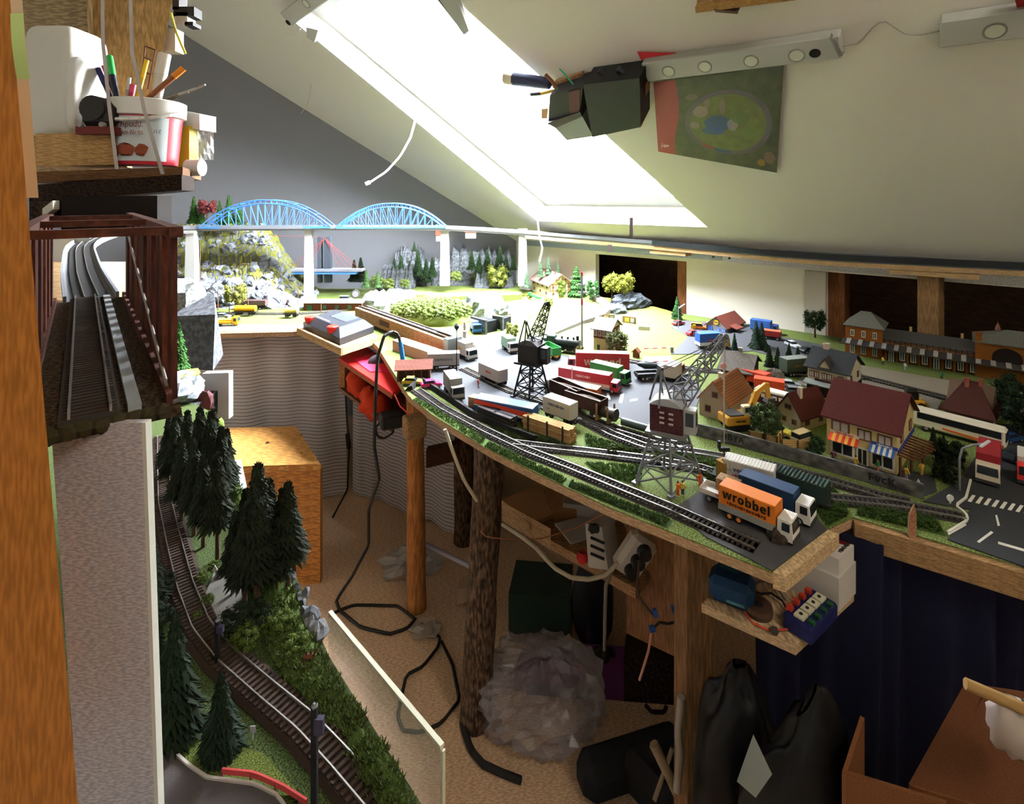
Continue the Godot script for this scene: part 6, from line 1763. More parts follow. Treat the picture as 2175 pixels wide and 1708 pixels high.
	trees("c0", [[1606, 742, 680], [1618, 738, 684]], "3a5040", "conifer", "tall dark spruce in the pair by the supermarket", "spruce pair by the supermarket", T, 0.0, 1.2)
	trees("c2", [[1634, 780, 732], [1652, 783, 735], [1676, 770, 727], [1695, 768, 734], [1628, 750, 724]], "2a3a22", "conifer", "dark cone-shaped tree in the row before the road", "cone-shaped trees before the road", T, 0.0, 0.9)
	trees("c2", [[1982, 965, 905], [2004, 968, 920]], "2c3c24", "conifer", "dark clipped cone tree in front of the white coach", "cone trees before the coach", T, 0.0, 0.8)
	trees("b1", [[2015, 1000, 930], [2030, 985, 940], [1995, 1020, 985], [2020, 1030, 990]], "26361f", "bush", "dark bush between pergola and street", "bushes between pergola and street", T, 0.0, 1.1)
	trees("b1", [[1735, 970, 925], [1722, 985, 950]], "2f4a26", "bush", "green bush at the left corner of the shop house", "bushes at the shop corner")
	trees("b1", [[1500, 915, 905], [1395, 985, 965], [1300, 965, 945], [1510, 1020, 1000]], "5c6a34", "bush", "scrubby moss tuft beside the sidings", "moss tufts by the sidings", T, 0.0, 1.6)
	trees("c0", [[412, 478, 415], [428, 478, 430], [466, 478, 424], [486, 478, 412], [508, 480, 428], [470, 480, 440]], "3f6a2c", "conifer", "green conifer on the mountain top behind the blue bridge", "conifers on the mountain top", T, 2.42, 1.1)
	trees("c0", [[778, 612, 572], [802, 612, 575]], "4a6a38", "conifer", "pointed conifer in front of the dark gable corner", "conifers at the gable corner", T, 2.35, 1.2)
	trees("c0", [[766, 600, 545], [752, 600, 550]], "26341f", "conifer", "dark green conifer beside the pylon bridge", "conifers at the pylon bridge", T, 2.52, 1.3)
	tree("l0", dp(440, 470, 2.38), 0.1, 1.1, "7a3434", "red_maple", "dark red maple on the mountain top behind the viaduct", "")
	trees("c0", [[380, 790, 680]], "3c6a2c", "conifer", "single bright green spruce beside the dark rock block", "", 0.0, 1.3, 1.0)
const LY := 0.62 # height of the narrow shelf layout on the left
func wbox(parent: Node3D, called: String, p: Array, material: Material, label := "") -> MeshInstance3D: # eight world corners
	var b = B.new()
	b.world = true
	b.hexa(p)
	return part(parent, called, b, material, label)
func front_box(a: Vector3, c: Vector3, depth: Vector3, h: float) -> Array: # box on edge a-c, going back by depth, h high
	return [a, c, c + depth, a + depth, a + Vector3.UP * h, c + Vector3.UP * h, c + depth + Vector3.UP * h, a + depth + Vector3.UP * h]
func cable(called: String, label: String, p: Array, r: float, material: Material, cat := "cable") -> MeshInstance3D:
	var b = B.new()
	b.tube(spline(p, 0.015), r, 6)
	return solo(called, label, cat, b, material, p[p.size() - 1])

func left_side() -> void:
	var b: B
	var t: Node3D
	# orange wooden door leaf close to the viewer
	b = B.new()
	var e0 = dp(18, -40, 0.3); var e1 = dp(170, 1760, 0.3)
	var fx = Vector3(-0.14, 0, 0.02); var fz = Vector3(-0.022, 0, -0.014)
	b.hexa([e1, e1 + fx, e1 + fx + fz, e1 + fz, e0, e0 + fx, e0 + fx + fz, e0 + fz])
	var door = struct("door_1", b, m("b4702c", 0.6, "speck", Vector3(12, 1.5, 12)))
	b = B.new()
	var c0 = dp(44, -40, 0.36); var c1 = dp(82, 420, 0.36)
	b.hexa([c1, c1 + Vector3(-0.012, 0, 0), c1 + Vector3(-0.031, 0, -0.02), c1 + Vector3(-0.02, 0, -0.02), c0, c0 + Vector3(-0.012, 0, 0), c0 + Vector3(-0.031, 0, -0.02), c0 + Vector3(-0.02, 0, -0.02)])
	part(door, "door_frame", b, m("d0c0a0", 0.7), "cream frame strip")
	b = B.new()
	b.grid(func(s: float, r: float) -> Vector3: return dp(lerpf(22, 50, s) + 14 * r * r, lerpf(28, 168, r), 0.295 - 0.004 * sin(r * PI)), 4, 10)
	b.grid(func(s: float, r: float) -> Vector3: return dp(lerpf(22, 50, s) + 14 * r * r, lerpf(28, 168, r), 0.2955 - 0.004 * sin(r * PI)), 4, 10)
	solo("sticky_note", "pale green paper strip stuck to the orange door", "paper", b, m("b8cc80", 0.9), dp(40, 168, 0.295))
	# grey pier board with pale edge
	t = thing("pier_board", "upright grey board with pale cut edge carrying the brown bridge", "board", dp(240, 1720, 0.36))
	var q = [dp(168, 1760, 0.36), dp(330, 1760, 0.36), dp(330, 1760, 0.36) + Vector3(0, 0, -0.006), dp(168, 1760, 0.36) + Vector3(0, 0, -0.006), dp(108, 903, 0.36), dp(301, 898, 0.36), dp(301, 898, 0.36) + Vector3(0, 0, -0.006), dp(108, 903, 0.36) + Vector3(0, 0, -0.006)]
	wbox(t, "panel", q, m("c3c0c8", 0.9, "speck", Vector3(6, 20, 6)))
	var w = Vector3(0.0026, 0, 0.0)
	wbox(t, "cut_edge", [q[1], q[1] + w, q[2] + w, q[2], q[5], q[5] + w, q[6] + w, q[6]], m("c4c4b8", 0.8))
	# brown trestle bridge
	var pn = dp(215, 890, 0.36); var pf = dp(192, 636, 0.78)
	var L = Vector2(pn.x - pf.x, pn.z - pf.z).length()
	t = thing("trestle_bridge", "brown wooden box bridge with plank sides close to the viewer", "bridge", pn, yaw_of(pn, pf))
	var bw = 0.094; var bh = 0.128
	var br = m("5a3428", 0.85, "wood", Vector3(20, 20, 20))
	b = B.new(); b.box(Vector3(L / 2, -0.005, 0), Vector3(L, 0.01, bw)); part(t, "deck", b, m("54402c", 0.9, "mix", 20.0))
	b = B.new(); b.box(Vector3(L / 2, 0.002, -0.006), Vector3(L, 0.004, 0.034)); part(t, "ballast_bed", b, m("5a5450", 0.9, "gravel", 60.0))
	for s in [-1.0, 1.0]:
		b = B.new(); b.box(Vector3(L / 2, 0.0065, -0.006 + s * 0.0112), Vector3(L, 0.005, 0.0016)); part(t, "rail", b, m("9a9894", 0.3, "", 8.0, 0.85))
		for i in 13:
			b = B.new()
			var x = L * (i + 0.5) / 13.0
			b.box(Vector3(x, bh / 2, s * (bw / 2 - 0.003)), Vector3(0.022 if s > 0 else 0.026, bh, 0.004 + 0.003 * (i % 2))); part(t, "side_plank", b, m(["5a3028", "6a3a2c", "4a2a22"][i % 3], 0.85, "wood", Vector3(60, 8, 60)))
		b = B.new(); b.box(Vector3(L / 2, bh, s * (bw / 2 - 0.003)), Vector3(L, 0.008, 0.009)); part(t, "top_chord", b, br)
		b = B.new(); b.box(Vector3(L / 2, 0.004, s * (bw / 2 - 0.007)), Vector3(L, 0.008, 0.004)); part(t, "bottom_chord", b, br)
	b = B.new(); b.box(Vector3(L / 2, 0.003, 0.019), Vector3(L, 0.005, 0.008)); part(t, "walkway", b, m("9aa0a4", 0.7, "speck", 30.0), "pale grey walkway strip")
	b = B.new(); b.cyl(Vector3(0.006, 0.004, 0.0405), Vector3(L, bh * 0.95, 0.0405), 0.0014, 0.0014, 5); part(t, "tie_rod", b, m("a8a4a0", 0.4))
	b = B.new()
	for i in 70: b.box(Vector3(0.004 + i * L / 70.0, 0.0045, -0.006), Vector3(0.0034, 0.0018, 0.03))
	part(t, "sleeper_row", b, m("3a302a", 0.9)).set_meta("kind", "stuff")
	for i in 4:
		b = B.new(); b.box(Vector3(0.008 + i * (L - 0.016) / 3.0, bh + 0.001, 0), Vector3(0.008, 0.006, bw)); part(t, "cross_beam", b, br)
	b = B.new()
	var nz = noise(0.4, 3, 9)
	for i in 9: b.blob(Vector3(-0.001, -0.004, -0.036 + i * 0.009), Vector3(0.004, 0.006, 0.006), 7, nz, 0.6, 0.4, true)
	part(t, "moss_fringe", b, m("3a3424", 0.95))
	# plywood and white panel beyond the bridge
	t = thing("plywood_sheet", "bare plywood sheet lying below the viaduct beyond the brown bridge", "board", dp(160, 640, 0.95))
	wbox(t, "sheet", [dp(60, 640, 0.95), dp(320, 650, 0.95), dp(330, 560, 1.6), dp(60, 560, 1.6), dp(60, 635, 0.95), dp(320, 645, 0.95), dp(330, 556, 1.6), dp(60, 556, 1.6)], m("c8a478", 0.8, "wood", Vector3(4, 30, 30)))
	t = thing("white_hardboard", "white upright hardboard seen through the brown bridge", "board", dp(150, 640, 1.62))
	wbox(t, "panel", [dp(60, 640, 1.62), dp(190, 640, 1.62), dp(190, 640, 1.65), dp(60, 640, 1.65), dp(60, 490, 1.62), dp(190, 490, 1.62), dp(190, 490, 1.65), dp(60, 490, 1.65)], m("d4d2cc", 0.85))
	# shelf above
	t = thing("wall_shelf", "rough wooden wall shelf above the brown bridge", "shelf", dp(230, 375, 0.9))
	var bk = Vector3(-0.1, 0, -0.22)
	wbox(t, "shelf_board", front_box(dp(64, 388, 0.78), dp(388, 374, 0.9), bk, 0.016), m("6a4a30", 0.9, "wood", Vector3(8, 60, 60)))
	wbox(t, "dark_beam", front_box(dp(62, 432, 0.74), dp(386, 404, 0.86), bk * 0.6, 0.026), m("33251d", 0.95, "mix", 20.0))
	wbox(t, "black_block", front_box(dp(130, 494, 0.72), dp(334, 486, 0.78), bk * 0.5, 0.05), m("1a1513", 0.95))
	wbox(t, "beam_end", front_box(dp(62, 480, 0.72), dp(118, 480, 0.73), bk * 0.3, 0.034), m("3a2c24", 0.95, "mix", 20.0))
	wbox(t, "bracket", front_box(dp(90, 462, 0.70), dp(112, 445, 0.70), bk * 0.1, 0.012), m("c4c0b4", 0.8), "white bracket")
	wbox(t, "side_panel", front_box(dp(206, 300, 1.05), dp(196, -60, 1.05), Vector3(0.005, 0, -0.3), 0.002) if false else [dp(196, 330, 1.02), dp(206, 330, 1.02), dp(206, 330, 1.3), dp(196, 330, 1.3), dp(182, -60, 1.02), dp(194, -60, 1.02), dp(194, -60, 1.3), dp(182, -60, 1.3)], m("b89c70", 0.8, "wood", Vector3(30, 4, 30)), "narrow plywood edge")
	wbox(t, "back_panel", [dp(40, 380, 1.2), dp(240, 380, 1.2), dp(240, 380, 1.23), dp(40, 380, 1.23), dp(40, -60, 1.2), dp(240, -60, 1.2), dp(240, -60, 1.23), dp(40, -60, 1.23)], m("a08a68", 0.9, "wood", Vector3(6, 30, 6)))
	wbox(t, "plywood_side", [dp(200, 230, 1.06), dp(330, 215, 1.12), dp(330, 215, 1.14), dp(200, 230, 1.08), dp(194, -60, 1.06), dp(376, -60, 1.12), dp(376, -60, 1.14), dp(194, -60, 1.08)], m("b8935f", 0.8, "wood", Vector3(40, 6, 40)), "light plywood sheet")
	wbox(t, "riser_block", front_box(dp(76, 352, 0.9), dp(244, 350, 0.92), bk * 0.5, 0.056), m("b08a58", 0.85, "wood", Vector3(10, 60, 60)))
	# things on the shelf
	t = thing("white_canister", "white plastic canister with rounded shoulders on the wooden riser", "canister", dp(100, 286, 0.93))
	b = B.new(); b.sbox(Vector3(-0.005, 0.1, -0.05), Vector3(0.09, 0.205, 0.1), 0.3, 32); part(t, "body", b, m("c8c6be", 0.5))
	b = B.new(); b.sbox(Vector3(0.04, 0.075, -0.035), Vector3(0.02, 0.14, 0.07), 0.4); part(t, "moulded_side", b, m("d4d2cc", 0.5))
	t = thing("model_locomotive", "black steam locomotive model seen end-on beside the canister", "locomotive", dp(198, 286, 0.9))
	b = B.new(); b.bbox(Vector3(0, 0.036, -0.05), Vector3(0.056, 0.045, 0.1), 0.01); b.cyl(Vector3(0, 0.046, -0.05), Vector3(0, 0.046, 0.004), 0.022, 0.022, 16); part(t, "body", b, m("201c1b", 0.5))
	b = B.new(); b.box(Vector3(0, 0.008, -0.03), Vector3(0.062, 0.014, 0.06)); part(t, "running_gear", b, m("5a231e", 0.6), "dark red running gear")
	for s in [-1.0, 1.0]:
		b = B.new(); b.cyl(Vector3(s * 0.019, 0.017, 0), Vector3(s * 0.019, 0.017, 0.007), 0.0045, 0.0045, 10); part(t, "buffer", b, m("8a8684", 0.4))
	t = thing("plastic_bucket", "red and white food bucket with white rim holding pens", "bucket", dp(312, 352, 0.98))
	b = B.new(); b.lathe(Vector3.ZERO, [Vector2(0, 0), Vector2(0.05, 0), Vector2(0.059, 0.095)], 28); part(t, "tub", b, m("b02434", 0.45))
	b = B.new(); b.lathe(Vector3.ZERO, [Vector2(0.057, 0.088), Vector2(0.064, 0.09), Vector2(0.065, 0.118), Vector2(0.061, 0.12), Vector2(0.058, 0.116), Vector2(0.05, 0.03), Vector2(0, 0.02)], 28); part(t, "rim", b, m("dcdad4", 0.4))
	b = B.new()
	var lab = func(s: float, r: float) -> Vector3:
		var an = lerpf(0.35, 2.45, s); var y = lerpf(0.006, 0.086, r); var rr = 0.0508 + 0.0095 * y / 0.095
		return Vector3(cos(an) * rr, y, sin(an) * rr)
	b.grid(lab, 14, 3); var lb = part(t, "label", b, m("c4d0d4", 0.5), "pale paper label")
	b = B.new()
	for i in 3: b.blob(Vector3(-0.02 + i * 0.02, 0.026, 0.048 + 0.006 * (i % 2)), Vector3(0.016, 0.012, 0.004), 10, nz, 0.3, 0.2)
	part(lb, "label_picture", b, m("7a3a24", 0.6))
	letters(lb, "Milchpudd.", 0.013, Vector3(0.004, 0.07, 0.0605), Basis(Vector3.RIGHT, -0.1), m("6a3a30", 0.7))
	letters(lb, "Schoko-Nuss", 0.011, Vector3(0.004, 0.056, 0.0595), Basis(Vector3.RIGHT, -0.1), m("6a3a30", 0.7))
	letters(lb, "UTZ", 0.009, Vector3(0.043, 0.06, 0.037), Basis(Vector3.UP, 0.85), m("4a5a60", 0.7))
	b = B.new()
	var hd = []
	for i in 15: hd.append(Vector3(cos(PI * i / 14.0) * 0.067, 0.1 - 0.022 * sin(PI * i / 14.0), sin(PI * i / 14.0) * 0.066))
	b.tube(hd, 0.0035, 6); part(t, "handle", b, m("dcdad4", 0.4))
	var bp: Vector3 = t.position
	for k in [["marker_pen", "green and black marker pen in the bucket", 232, 120, 265, 215, 0.006, "2f9a48", "1c2030"], ["marker_pen", "red and black marker pen in the bucket", 222, 140, 250, 215, 0.0055, "8a2a24", "221c1c"], ["marker_pen", "dark blue marker pen leaning left in the bucket", 208, 145, 240, 220, 0.005, "2a2450", "201c30"], ["ballpoint", "slim yellow pen in the bucket", 312, 128, 305, 215, 0.004, "d8b020", "c09a20"], ["glue_tube", "white flat tube standing in the bucket", 350, 115, 340, 215, 0.011, "d8d0c4", "d0c8bc"], ["cutter", "orange cutter handle leaning right in the bucket", 390, 145, 352, 190, 0.006, "d07a28", "7a4a2c"], ["marker_pen", "pink capped pen low in the bucket", 283, 180, 282, 220, 0.005, "b83a5a", "8a2a3c"], ["scalpel", "bright steel scalpel in the bucket", 275, 165, 276, 225, 0.003, "b8b8b4", "8a8a88"], ["paint_brush", "fine brush leaning far right out of the bucket", 436, 180, 340, 215, 0.002, "a8a094", "6a5a44"], ["paint_brush", "thin brush beside the leaning one in the bucket", 415, 188, 335, 216, 0.002, "b0a89c", "7a6a50"], ["tweezers", "grey tweezers between the brushes in the bucket", 400, 195, 330, 214, 0.0022, "9a9a96", "8a8a88"]]:
		var a0 = dp(k[2], k[3], 0.98); var a1 = dp(k[4], k[5], 0.98)
		a1.z = bp.z + rng.randf_range(-0.02, 0.02)
		var dn = (a1 - a0).normalized()
		var pt = thing(k[0], k[1], "pen" if k[6] > 0.0035 else "tool", a1)
		b = B.new(); b.world = true; b.cyl(a0, a0.lerp(a1, 0.45), k[6], k[6], 8); part(pt, "cap", b, m(k[7], 0.4))
		b = B.new(); b.world = true; b.cyl(a0.lerp(a1, 0.45), a1 + dn * 0.03, k[6] * 0.92, k[6] * 0.8, 8); part(pt, "barrel", b, m(k[8], 0.45))
	t = thing("truss_model", "small brown lattice frame model standing in the bucket", "model", dp(310, 190, 0.99))
	for k in [[308, 98, 300, 190], [330, 106, 314, 190], [308, 98, 330, 106], [306, 122, 326, 130], [303, 150, 320, 158]]:
		b = B.new(); b.world = true; b.cyl(dp(k[0], k[1], 0.99), dp(k[2], k[3], 0.99), 0.0013, 0.0013, 5); part(t, "strut", b, m("5a3a28", 0.8))
	t = thing("yellow_packet", "flat yellow packet behind the bucket", "packet", dp(388, 366, 1.02))
	wbox(t, "packet", front_box(dp(372, 366, 1.02), dp(402, 364, 1.02), Vector3(0, 0, -0.03), 0.09), m("c8b838", 0.5))
	t = thing("white_carton", "small bright white carton behind the bucket rim", "carton", dp(400, 272, 1.03))
	wbox(t, "carton", front_box(dp(384, 268, 1.03), dp(424, 276, 1.03), Vector3(0.01, 0, -0.04), 0.032), m("dcdcd8", 0.5))
	t = thing("white_spool", "white rounded plug at the shelf end", "plug", dp(412, 374, 1.0))
	b = B.new(); b.cyl(Vector3(-0.012, 0.016, 0), Vector3(0.016, 0.016, 0), 0.016, 0.016, 16); part(t, "plug_body", b, m("dcdad6", 0.4))
	b = B.new(); b.grid(func(s: float, r: float) -> Vector3: return dp(398 + 56 * s, lerpf(268, 340, r) - 10 * s * (1 - r), 1.05 + 0.01 * sin(s * 9 + r * 7)), 8, 6, false)
	solo("plastic_film", "crumpled clear plastic film at the shelf end", "film", b, glass("c8ccd0", 0.45, 0.2), dp(420, 340, 1.05))
	for k in [[[[217, -30], [218, 90], [232, 230], [250, 378]], "pale ribbon cable hanging before the bucket's left side"], [[[276, -30], [280, 110], [305, 230], [345, 370]], "pale ribbon cable hanging across the bucket"]]:
		b = B.new()
		var c = []
		for r in k[0]: c.append(dp(r[0], r[1], 0.86))
		c = spline(c, 0.01)
		for i in c.size() - 1:
			var d = Vector3(0.0036, 0, 0.001)
			b.quad(c[i] - d, c[i] + d, c[i + 1] + d, c[i + 1] - d)
			b.quad(c[i] - d + Vector3(0, 0, -0.001), c[i] + d + Vector3(0, 0, -0.001), c[i + 1] + d + Vector3(0, 0, -0.001), c[i + 1] - d + Vector3(0, 0, -0.001))
		solo("ribbon_cable", k[1], "cable", b, m("b8b0ac", 0.6), c[c.size() - 1])
	cable("cable_tie", "yellow cable tie end sticking out by the roof slope", pline([[363, 28, 1.1], [372, 62, 1.1], [380, 82, 1.1], [394, 114, 1.1]]), 0.0025, m("c8b84a", 0.6))
	t = thing("clamp_lamp", "black and white clamp fixed under the ceiling edge", "clamp", dp(385, 40, 1.15))
	for k in [[368, 412, 14, 34, "1e1d1c"], [372, 398, 26, 52, "b8b4b0"], [392, 410, 46, 54, "1e1d1c"], [346, 372, 60, 108, "a8a4a0"], [366, 380, -10, 20, "3a3436"]]:
		wbox(t, "jaw", front_box(dp(k[0], k[3], 1.15), dp(k[1], k[3], 1.15), Vector3(0, 0, -0.03), (k[3] - k[2]) / F * 1.15), m(k[4], 0.6))
	# ---------------- narrow layout at the left
	var edge = px([[905, 1730], [790, 1545], [700, 1400], [660, 1310], [640, 1250], [575, 1120], [500, 1010], [470, 930], [455, 880]], LY)
	var pol = edge + [dp(360, 850, 1.3) * Vector3(1, 0, 1) + Vector3.UP * LY, dp(100, 850, 1.3) * Vector3(1, 0, 1) + Vector3.UP * LY, Vector3(-0.75, LY, -0.8), Vector3(-0.48, LY, -0.34), Vector3(-0.1, LY, -0.34)]
	t = thing("shelf_layout", "narrow forest layout with curved track along the left wall", "layout", at(600, 1500, LY))
	b = B.new(); b.world = true; b.slab(pol, 0.05); part(t, "board", b, m("8a6f50", 0.85, "wood", Vector3(6, 60, 60)))
	b = B.new(); b.world = true
	var top = []
	for k in pol: top.append(k + Vector3.UP * 0.002)
	b.slab(top, 0.002); part(t, "grass_mat", b, m("4c5a2c", 0.95, "turf", 18.0))
	# front bank: rough grass spilling over the edge
	b = B.new(); b.world = true
	var ins = px([[800, 1730], [720, 1580], [620, 1470], [575, 1400], [560, 1340], [530, 1240], [480, 1060], [450, 960], [435, 900]], LY)
	var ed = spline(edge, 0.01); var inn = []
	var isp = spline(ins, 0.01)
	for i in ed.size(): inn.append(isp[int(i * (isp.size() - 1) / float(ed.size() - 1))])
	b.grid(func(s: float, r: float) -> Vector3:
		var i = int(s * (ed.size() - 1))
		var p: Vector3 = inn[i].lerp(ed[i], r)
		return p + Vector3.UP * (0.004 + sin(r * PI) * 0.014 * (0.7 + nz.get_noise_2d(p.x * 60, p.z * 60)) - 0.03 * pow(r, 8.0) + 0.0025 * nz.get_noise_2d(p.x * 500, p.z * 500)), ed.size() - 1, 30)
	part(t, "grass_bank", b, m("5a7030", 0.95, "turf", 26.0))
	var gp2 = []
	for i in 5200: gp2.append(b.v[rng.randi() % b.v.size()] + t.position + Vector3(rng.randf_range(-0.004, 0.004), -0.001, rng.randf_range(-0.004, 0.004)))
	tufts(t, "grass_blades", gp2, 0.0045, m("66783a", 0.95, "turf", 26.0))
	var sl = func(called: String, p: Array, y: float, mt: Material) -> void:
		var bb = B.new()
		bb.world = true
		bb.slab(px(p, LY + y), 0.002)
		part(t, called, bb, mt)
	sl.call("forest_road", [[330, 1545], [360, 1590], [400, 1625], [440, 1652], [540, 1665], [590, 1690], [620, 1735], [300, 1735]], 0.005, m("56504e", 0.85, "speck", 30.0))
	sl.call("gravel_path", [[455, 1215], [520, 1225], [520, 1300], [480, 1345], [440, 1335], [425, 1290]], 0.005, m("7a766e", 0.9, "speck", 30.0))
	sl.call("ledge_path", [[485, 980], [512, 975], [530, 1060], [515, 1080], [495, 1040]], 0.006, m("8d928e", 0.9, "speck", 30.0))
	sl.call("red_gravel", [[300, 940], [335, 940], [345, 1100], [340, 1180], [290, 1180]], 0.004, m("7a4034", 0.95, "gravel", 60.0))
	sl.call("meadow_patch", [[345, 1530], [420, 1560], [560, 1600], [640, 1690], [600, 1690], [540, 1660], [440, 1648], [400, 1620]], 0.0045, m("6a7630", 0.95, "turf", 26.0))
	b = B.new(); b.world = true
	sweep(b, spline(px([[332, 1545], [360, 1590], [400, 1627], [440, 1654], [540, 1667], [590, 1692], [620, 1738]], LY + 0.005), 0.008), [Vector2(-0.001, 0), Vector2(0.001, 0), Vector2(0.001, 0.002), Vector2(-0.001, 0.002)])
	part(t, "kerb", b, m("b8b0a8", 0.8))
	rail_track("forest_track", "curved track through the dark forest of the left layout", px([[345, 930], [350, 1070], [370, 1160], [393, 1250], [426, 1335], [478, 1400], [558, 1470], [648, 1545], [718, 1620], [800, 1715]], LY + 0.003), true, "44352b", "3c2e26")
	t = thing("guard_rail", "long red guard rail beside the forest road", "guard rail", at(560, 1672, LY))
	b = B.new(); b.world = true
	var gr = spline(px([[472, 1648], [540, 1655], [600, 1682], [652, 1715]], LY + 0.006), 0.008)
	sweep(b, gr, [Vector2(-0.0008, 0.002), Vector2(0.0008, 0.002), Vector2(0.0008, 0.0065), Vector2(-0.0008, 0.0065)]); part(t, "beam", b, m("a83a38", 0.6))
	for i in range(0, gr.size(), 3):
		b = B.new(); b.world = true; b.box(gr[i], Vector3(0.0018, 0.008, 0.0018)); part(t, "post", b, m("6a3a38", 0.7))
	# stones on the steep edge
	t = thing("edge_rocks", "grey rock face at the front edge of the left layout", "rocks", at(650, 1300, LY))
	for i in 26:
		var f = i / 25.0
		var p = at(lerpf(618, 672, f) + rng.randf_range(-8, 8), lerpf(1225, 1375, f), LY) + Vector3(0, rng.randf_range(-0.03, 0.012), 0)
		inst(t, "stone", stone_meshes()[i % 5], m(["77797c", "8b8d90", "5f6164"][i % 3], 0.9, "blotch", 30.0), Transform3D(Basis.from_euler(Vector3(rng.randf() * 3, rng.randf() * 6, 0)).scaled(Vector3.ONE * rng.randf_range(0.006, 0.013)), p - t.position))
	# forest
	var dk = "2b331f"
	trees("c1", [[370, 1060, 880], [398, 1065, 866], [425, 1070, 858], [385, 1115, 920], [412, 1140, 930], [442, 1110, 895], [448, 1060, 868], [470, 1100, 900], [482, 1070, 905], [380, 1010, 862], [432, 1165, 960], [462, 1190, 955], [358, 1030, 880], [455, 1020, 862]], dk, "forest_conifer", "tall dark conifer in the dense stand below the grey rock", "dense conifer stand of the left layout", LY)
	trees("c1", [[548, 1255, 975], [522, 1215, 1032], [572, 1235, 1010], [600, 1250, 1030], [612, 1262, 1016], [500, 1265, 1080], [520, 1300, 1075], [588, 1275, 1108], [545, 1300, 1035]], dk, "forest_conifer", "tall dark conifer in the clump before the wooden stool box", "conifer clump before the stool box", LY, 0.0, 1.15)
	trees("c2", [[372, 1570, 1290]], "26351f", "forest_conifer", "big dark spruce beside the pier board", "", LY, 0.0, 0.85)
	trees("c2", [[470, 1606, 1420]], "22321f", "forest_conifer", "lone dark spruce between forest road and track", "", LY, 0.0, 1.0)
	trees("c0", [[322, 1290, 1120], [318, 1420, 1240]], "26351f", "forest_conifer", "dark spruce half hidden by the pier board", "spruces behind the pier board", LY)
	trees("b1", [[440, 1290, 1265], [430, 1240, 1215], [455, 1210, 1190], [520, 1380, 1330], [560, 1345, 1310], [600, 1350, 1300], [630, 1400, 1350], [420, 1320, 1300], [470, 1230, 1210]], "66782f", "moss_bush", "light green moss bush beside the forest track", "moss bushes of the left layout", LY, 0.0, 1.6)
	trees("b1", [[500, 1350, 1290], [540, 1340, 1280], [345, 1330, 1290], [350, 1260, 1220]], "33402a", "moss_bush", "dark undergrowth bush beside the forest track", "dark undergrowth of the left layout", LY, 0.0, 1.6)
	# signals and signs
	for k in [[462, 1418, 1318, "dark signal post with box beside the forest track", 0.004], [668, 1735, 1500, "tall dark signal mast with red lamp box at the lower picture edge", 0.0045]]:
		var p = at(k[0], k[1], LY)
		var h: float = (k[1] - k[2]) / F * -p.z
		t = thing("signal_post", k[3], "signal", p)
		b = B.new(); b.box(Vector3(0, h / 2, 0), Vector3(k[4], h, k[4])); part(t, "mast", b, m("1d1b1d", 0.7))
		b = B.new(); b.box(Vector3(k[4] * 0.9, h * 0.84, 0.001), Vector3(k[4] * 1.6, h * 0.14, k[4])); var sb = part(t, "signal_box", b, m("3a3448", 0.6))
		b = B.new(); b.cyl(Vector3(k[4] * 0.4, h * 0.87, k[4] * 0.5), Vector3(k[4] * 0.4, h * 0.87, k[4] * 0.7), k[4] * 0.3, k[4] * 0.3, 8); part(sb, "lens", b, m("c0502c", 0.4))
		b = B.new(); b.blob(Vector3(0, h, 0), Vector3.ONE * k[4] * 0.6, 8, nz, 0.0); part(t, "cap", b, m("8a8a8c", 0.5))
	t = thing("letter_sign", "tiny white sign with a red letter A beside the forest track", "sign", at(526, 1380, LY))
	b = B.new(); b.cyl(Vector3.ZERO, Vector3(0, 0.016, 0), 0.0006, 0.0006, 5); part(t, "post", b, m("a8a8a4", 0.5))
	b = B.new(); b.box(Vector3(0, 0.0185, 0), Vector3(0.005, 0.006, 0.0008)); part(t, "plate", b, m("d0ccc0", 0.6))
	letters(t, "A", 0.0062, Vector3(0, 0.0185, 0.0007), Basis(), m("a83a34", 0.7), "lettering", true)
	t = thing("warning_triangle", "tiny pale triangular sign on the gravel path", "sign", at(457, 1232, LY))
	b = B.new(); b.cyl(Vector3.ZERO, Vector3(0, 0.012, 0), 0.0006, 0.0006, 5); part(t, "post", b, m("a8a8a4", 0.5))
	b = B.new(); b.prism([Vector2(-0.004, 0), Vector2(0.004, 0), Vector2(0, 0.0075)], Transform3D(Basis(Vector3.RIGHT, Vector3(0, 0, 1), Vector3.UP), Vector3(0, 0.012, 0)), 0.0008); part(t, "plate", b, m("c8c4b8", 0.6))
	t = thing("track_marker", "tiny grey marker plate beside the lone spruce", "sign", at(537, 1575, LY))
	b = B.new(); b.cyl(Vector3.ZERO, Vector3(0, 0.008, 0), 0.0006, 0.0006, 5); part(t, "post", b, m("a8a8a4", 0.5))
	b = B.new(); b.box(Vector3(0, 0.011, 0), Vector3(0.0045, 0.006, 0.0008)); part(t, "plate", b, m("9a9aa2", 0.6))
	for k in [[655, 1432, "brown deer figurine pair on the grass bank"]]:
		t = thing("deer_figurine", k[2], "figurine", at(k[0], k[1], LY) + Vector3(0, 0.012, 0))
		b = B.new(); b.blob(Vector3(0, 0.006, 0), Vector3(0.006, 0.0035, 0.003), 10, nz, 0.2, 0.2); b.cyl(Vector3(0.005, 0.007, 0), Vector3(0.0075, 0.0115, 0), 0.0014, 0.001, 6); b.blob(Vector3(0.0085, 0.012, 0), Vector3(0.0022, 0.0014, 0.0013), 8, nz, 0.0)
		for x in [-0.004, 0.004]:
			for z in [-0.0015, 0.0015]: b.cyl(Vector3(x, 0.005, z), Vector3(x, 0, z), 0.0008, 0.0006, 5)
		part(t, "body", b, m("5c3824", 0.8))
	# rocks where the left layout meets the far board
	t = thing("grey_rock_block", "big smooth dark grey rock block left of the striped curtain", "rock", dp(410, 790, 1.42))
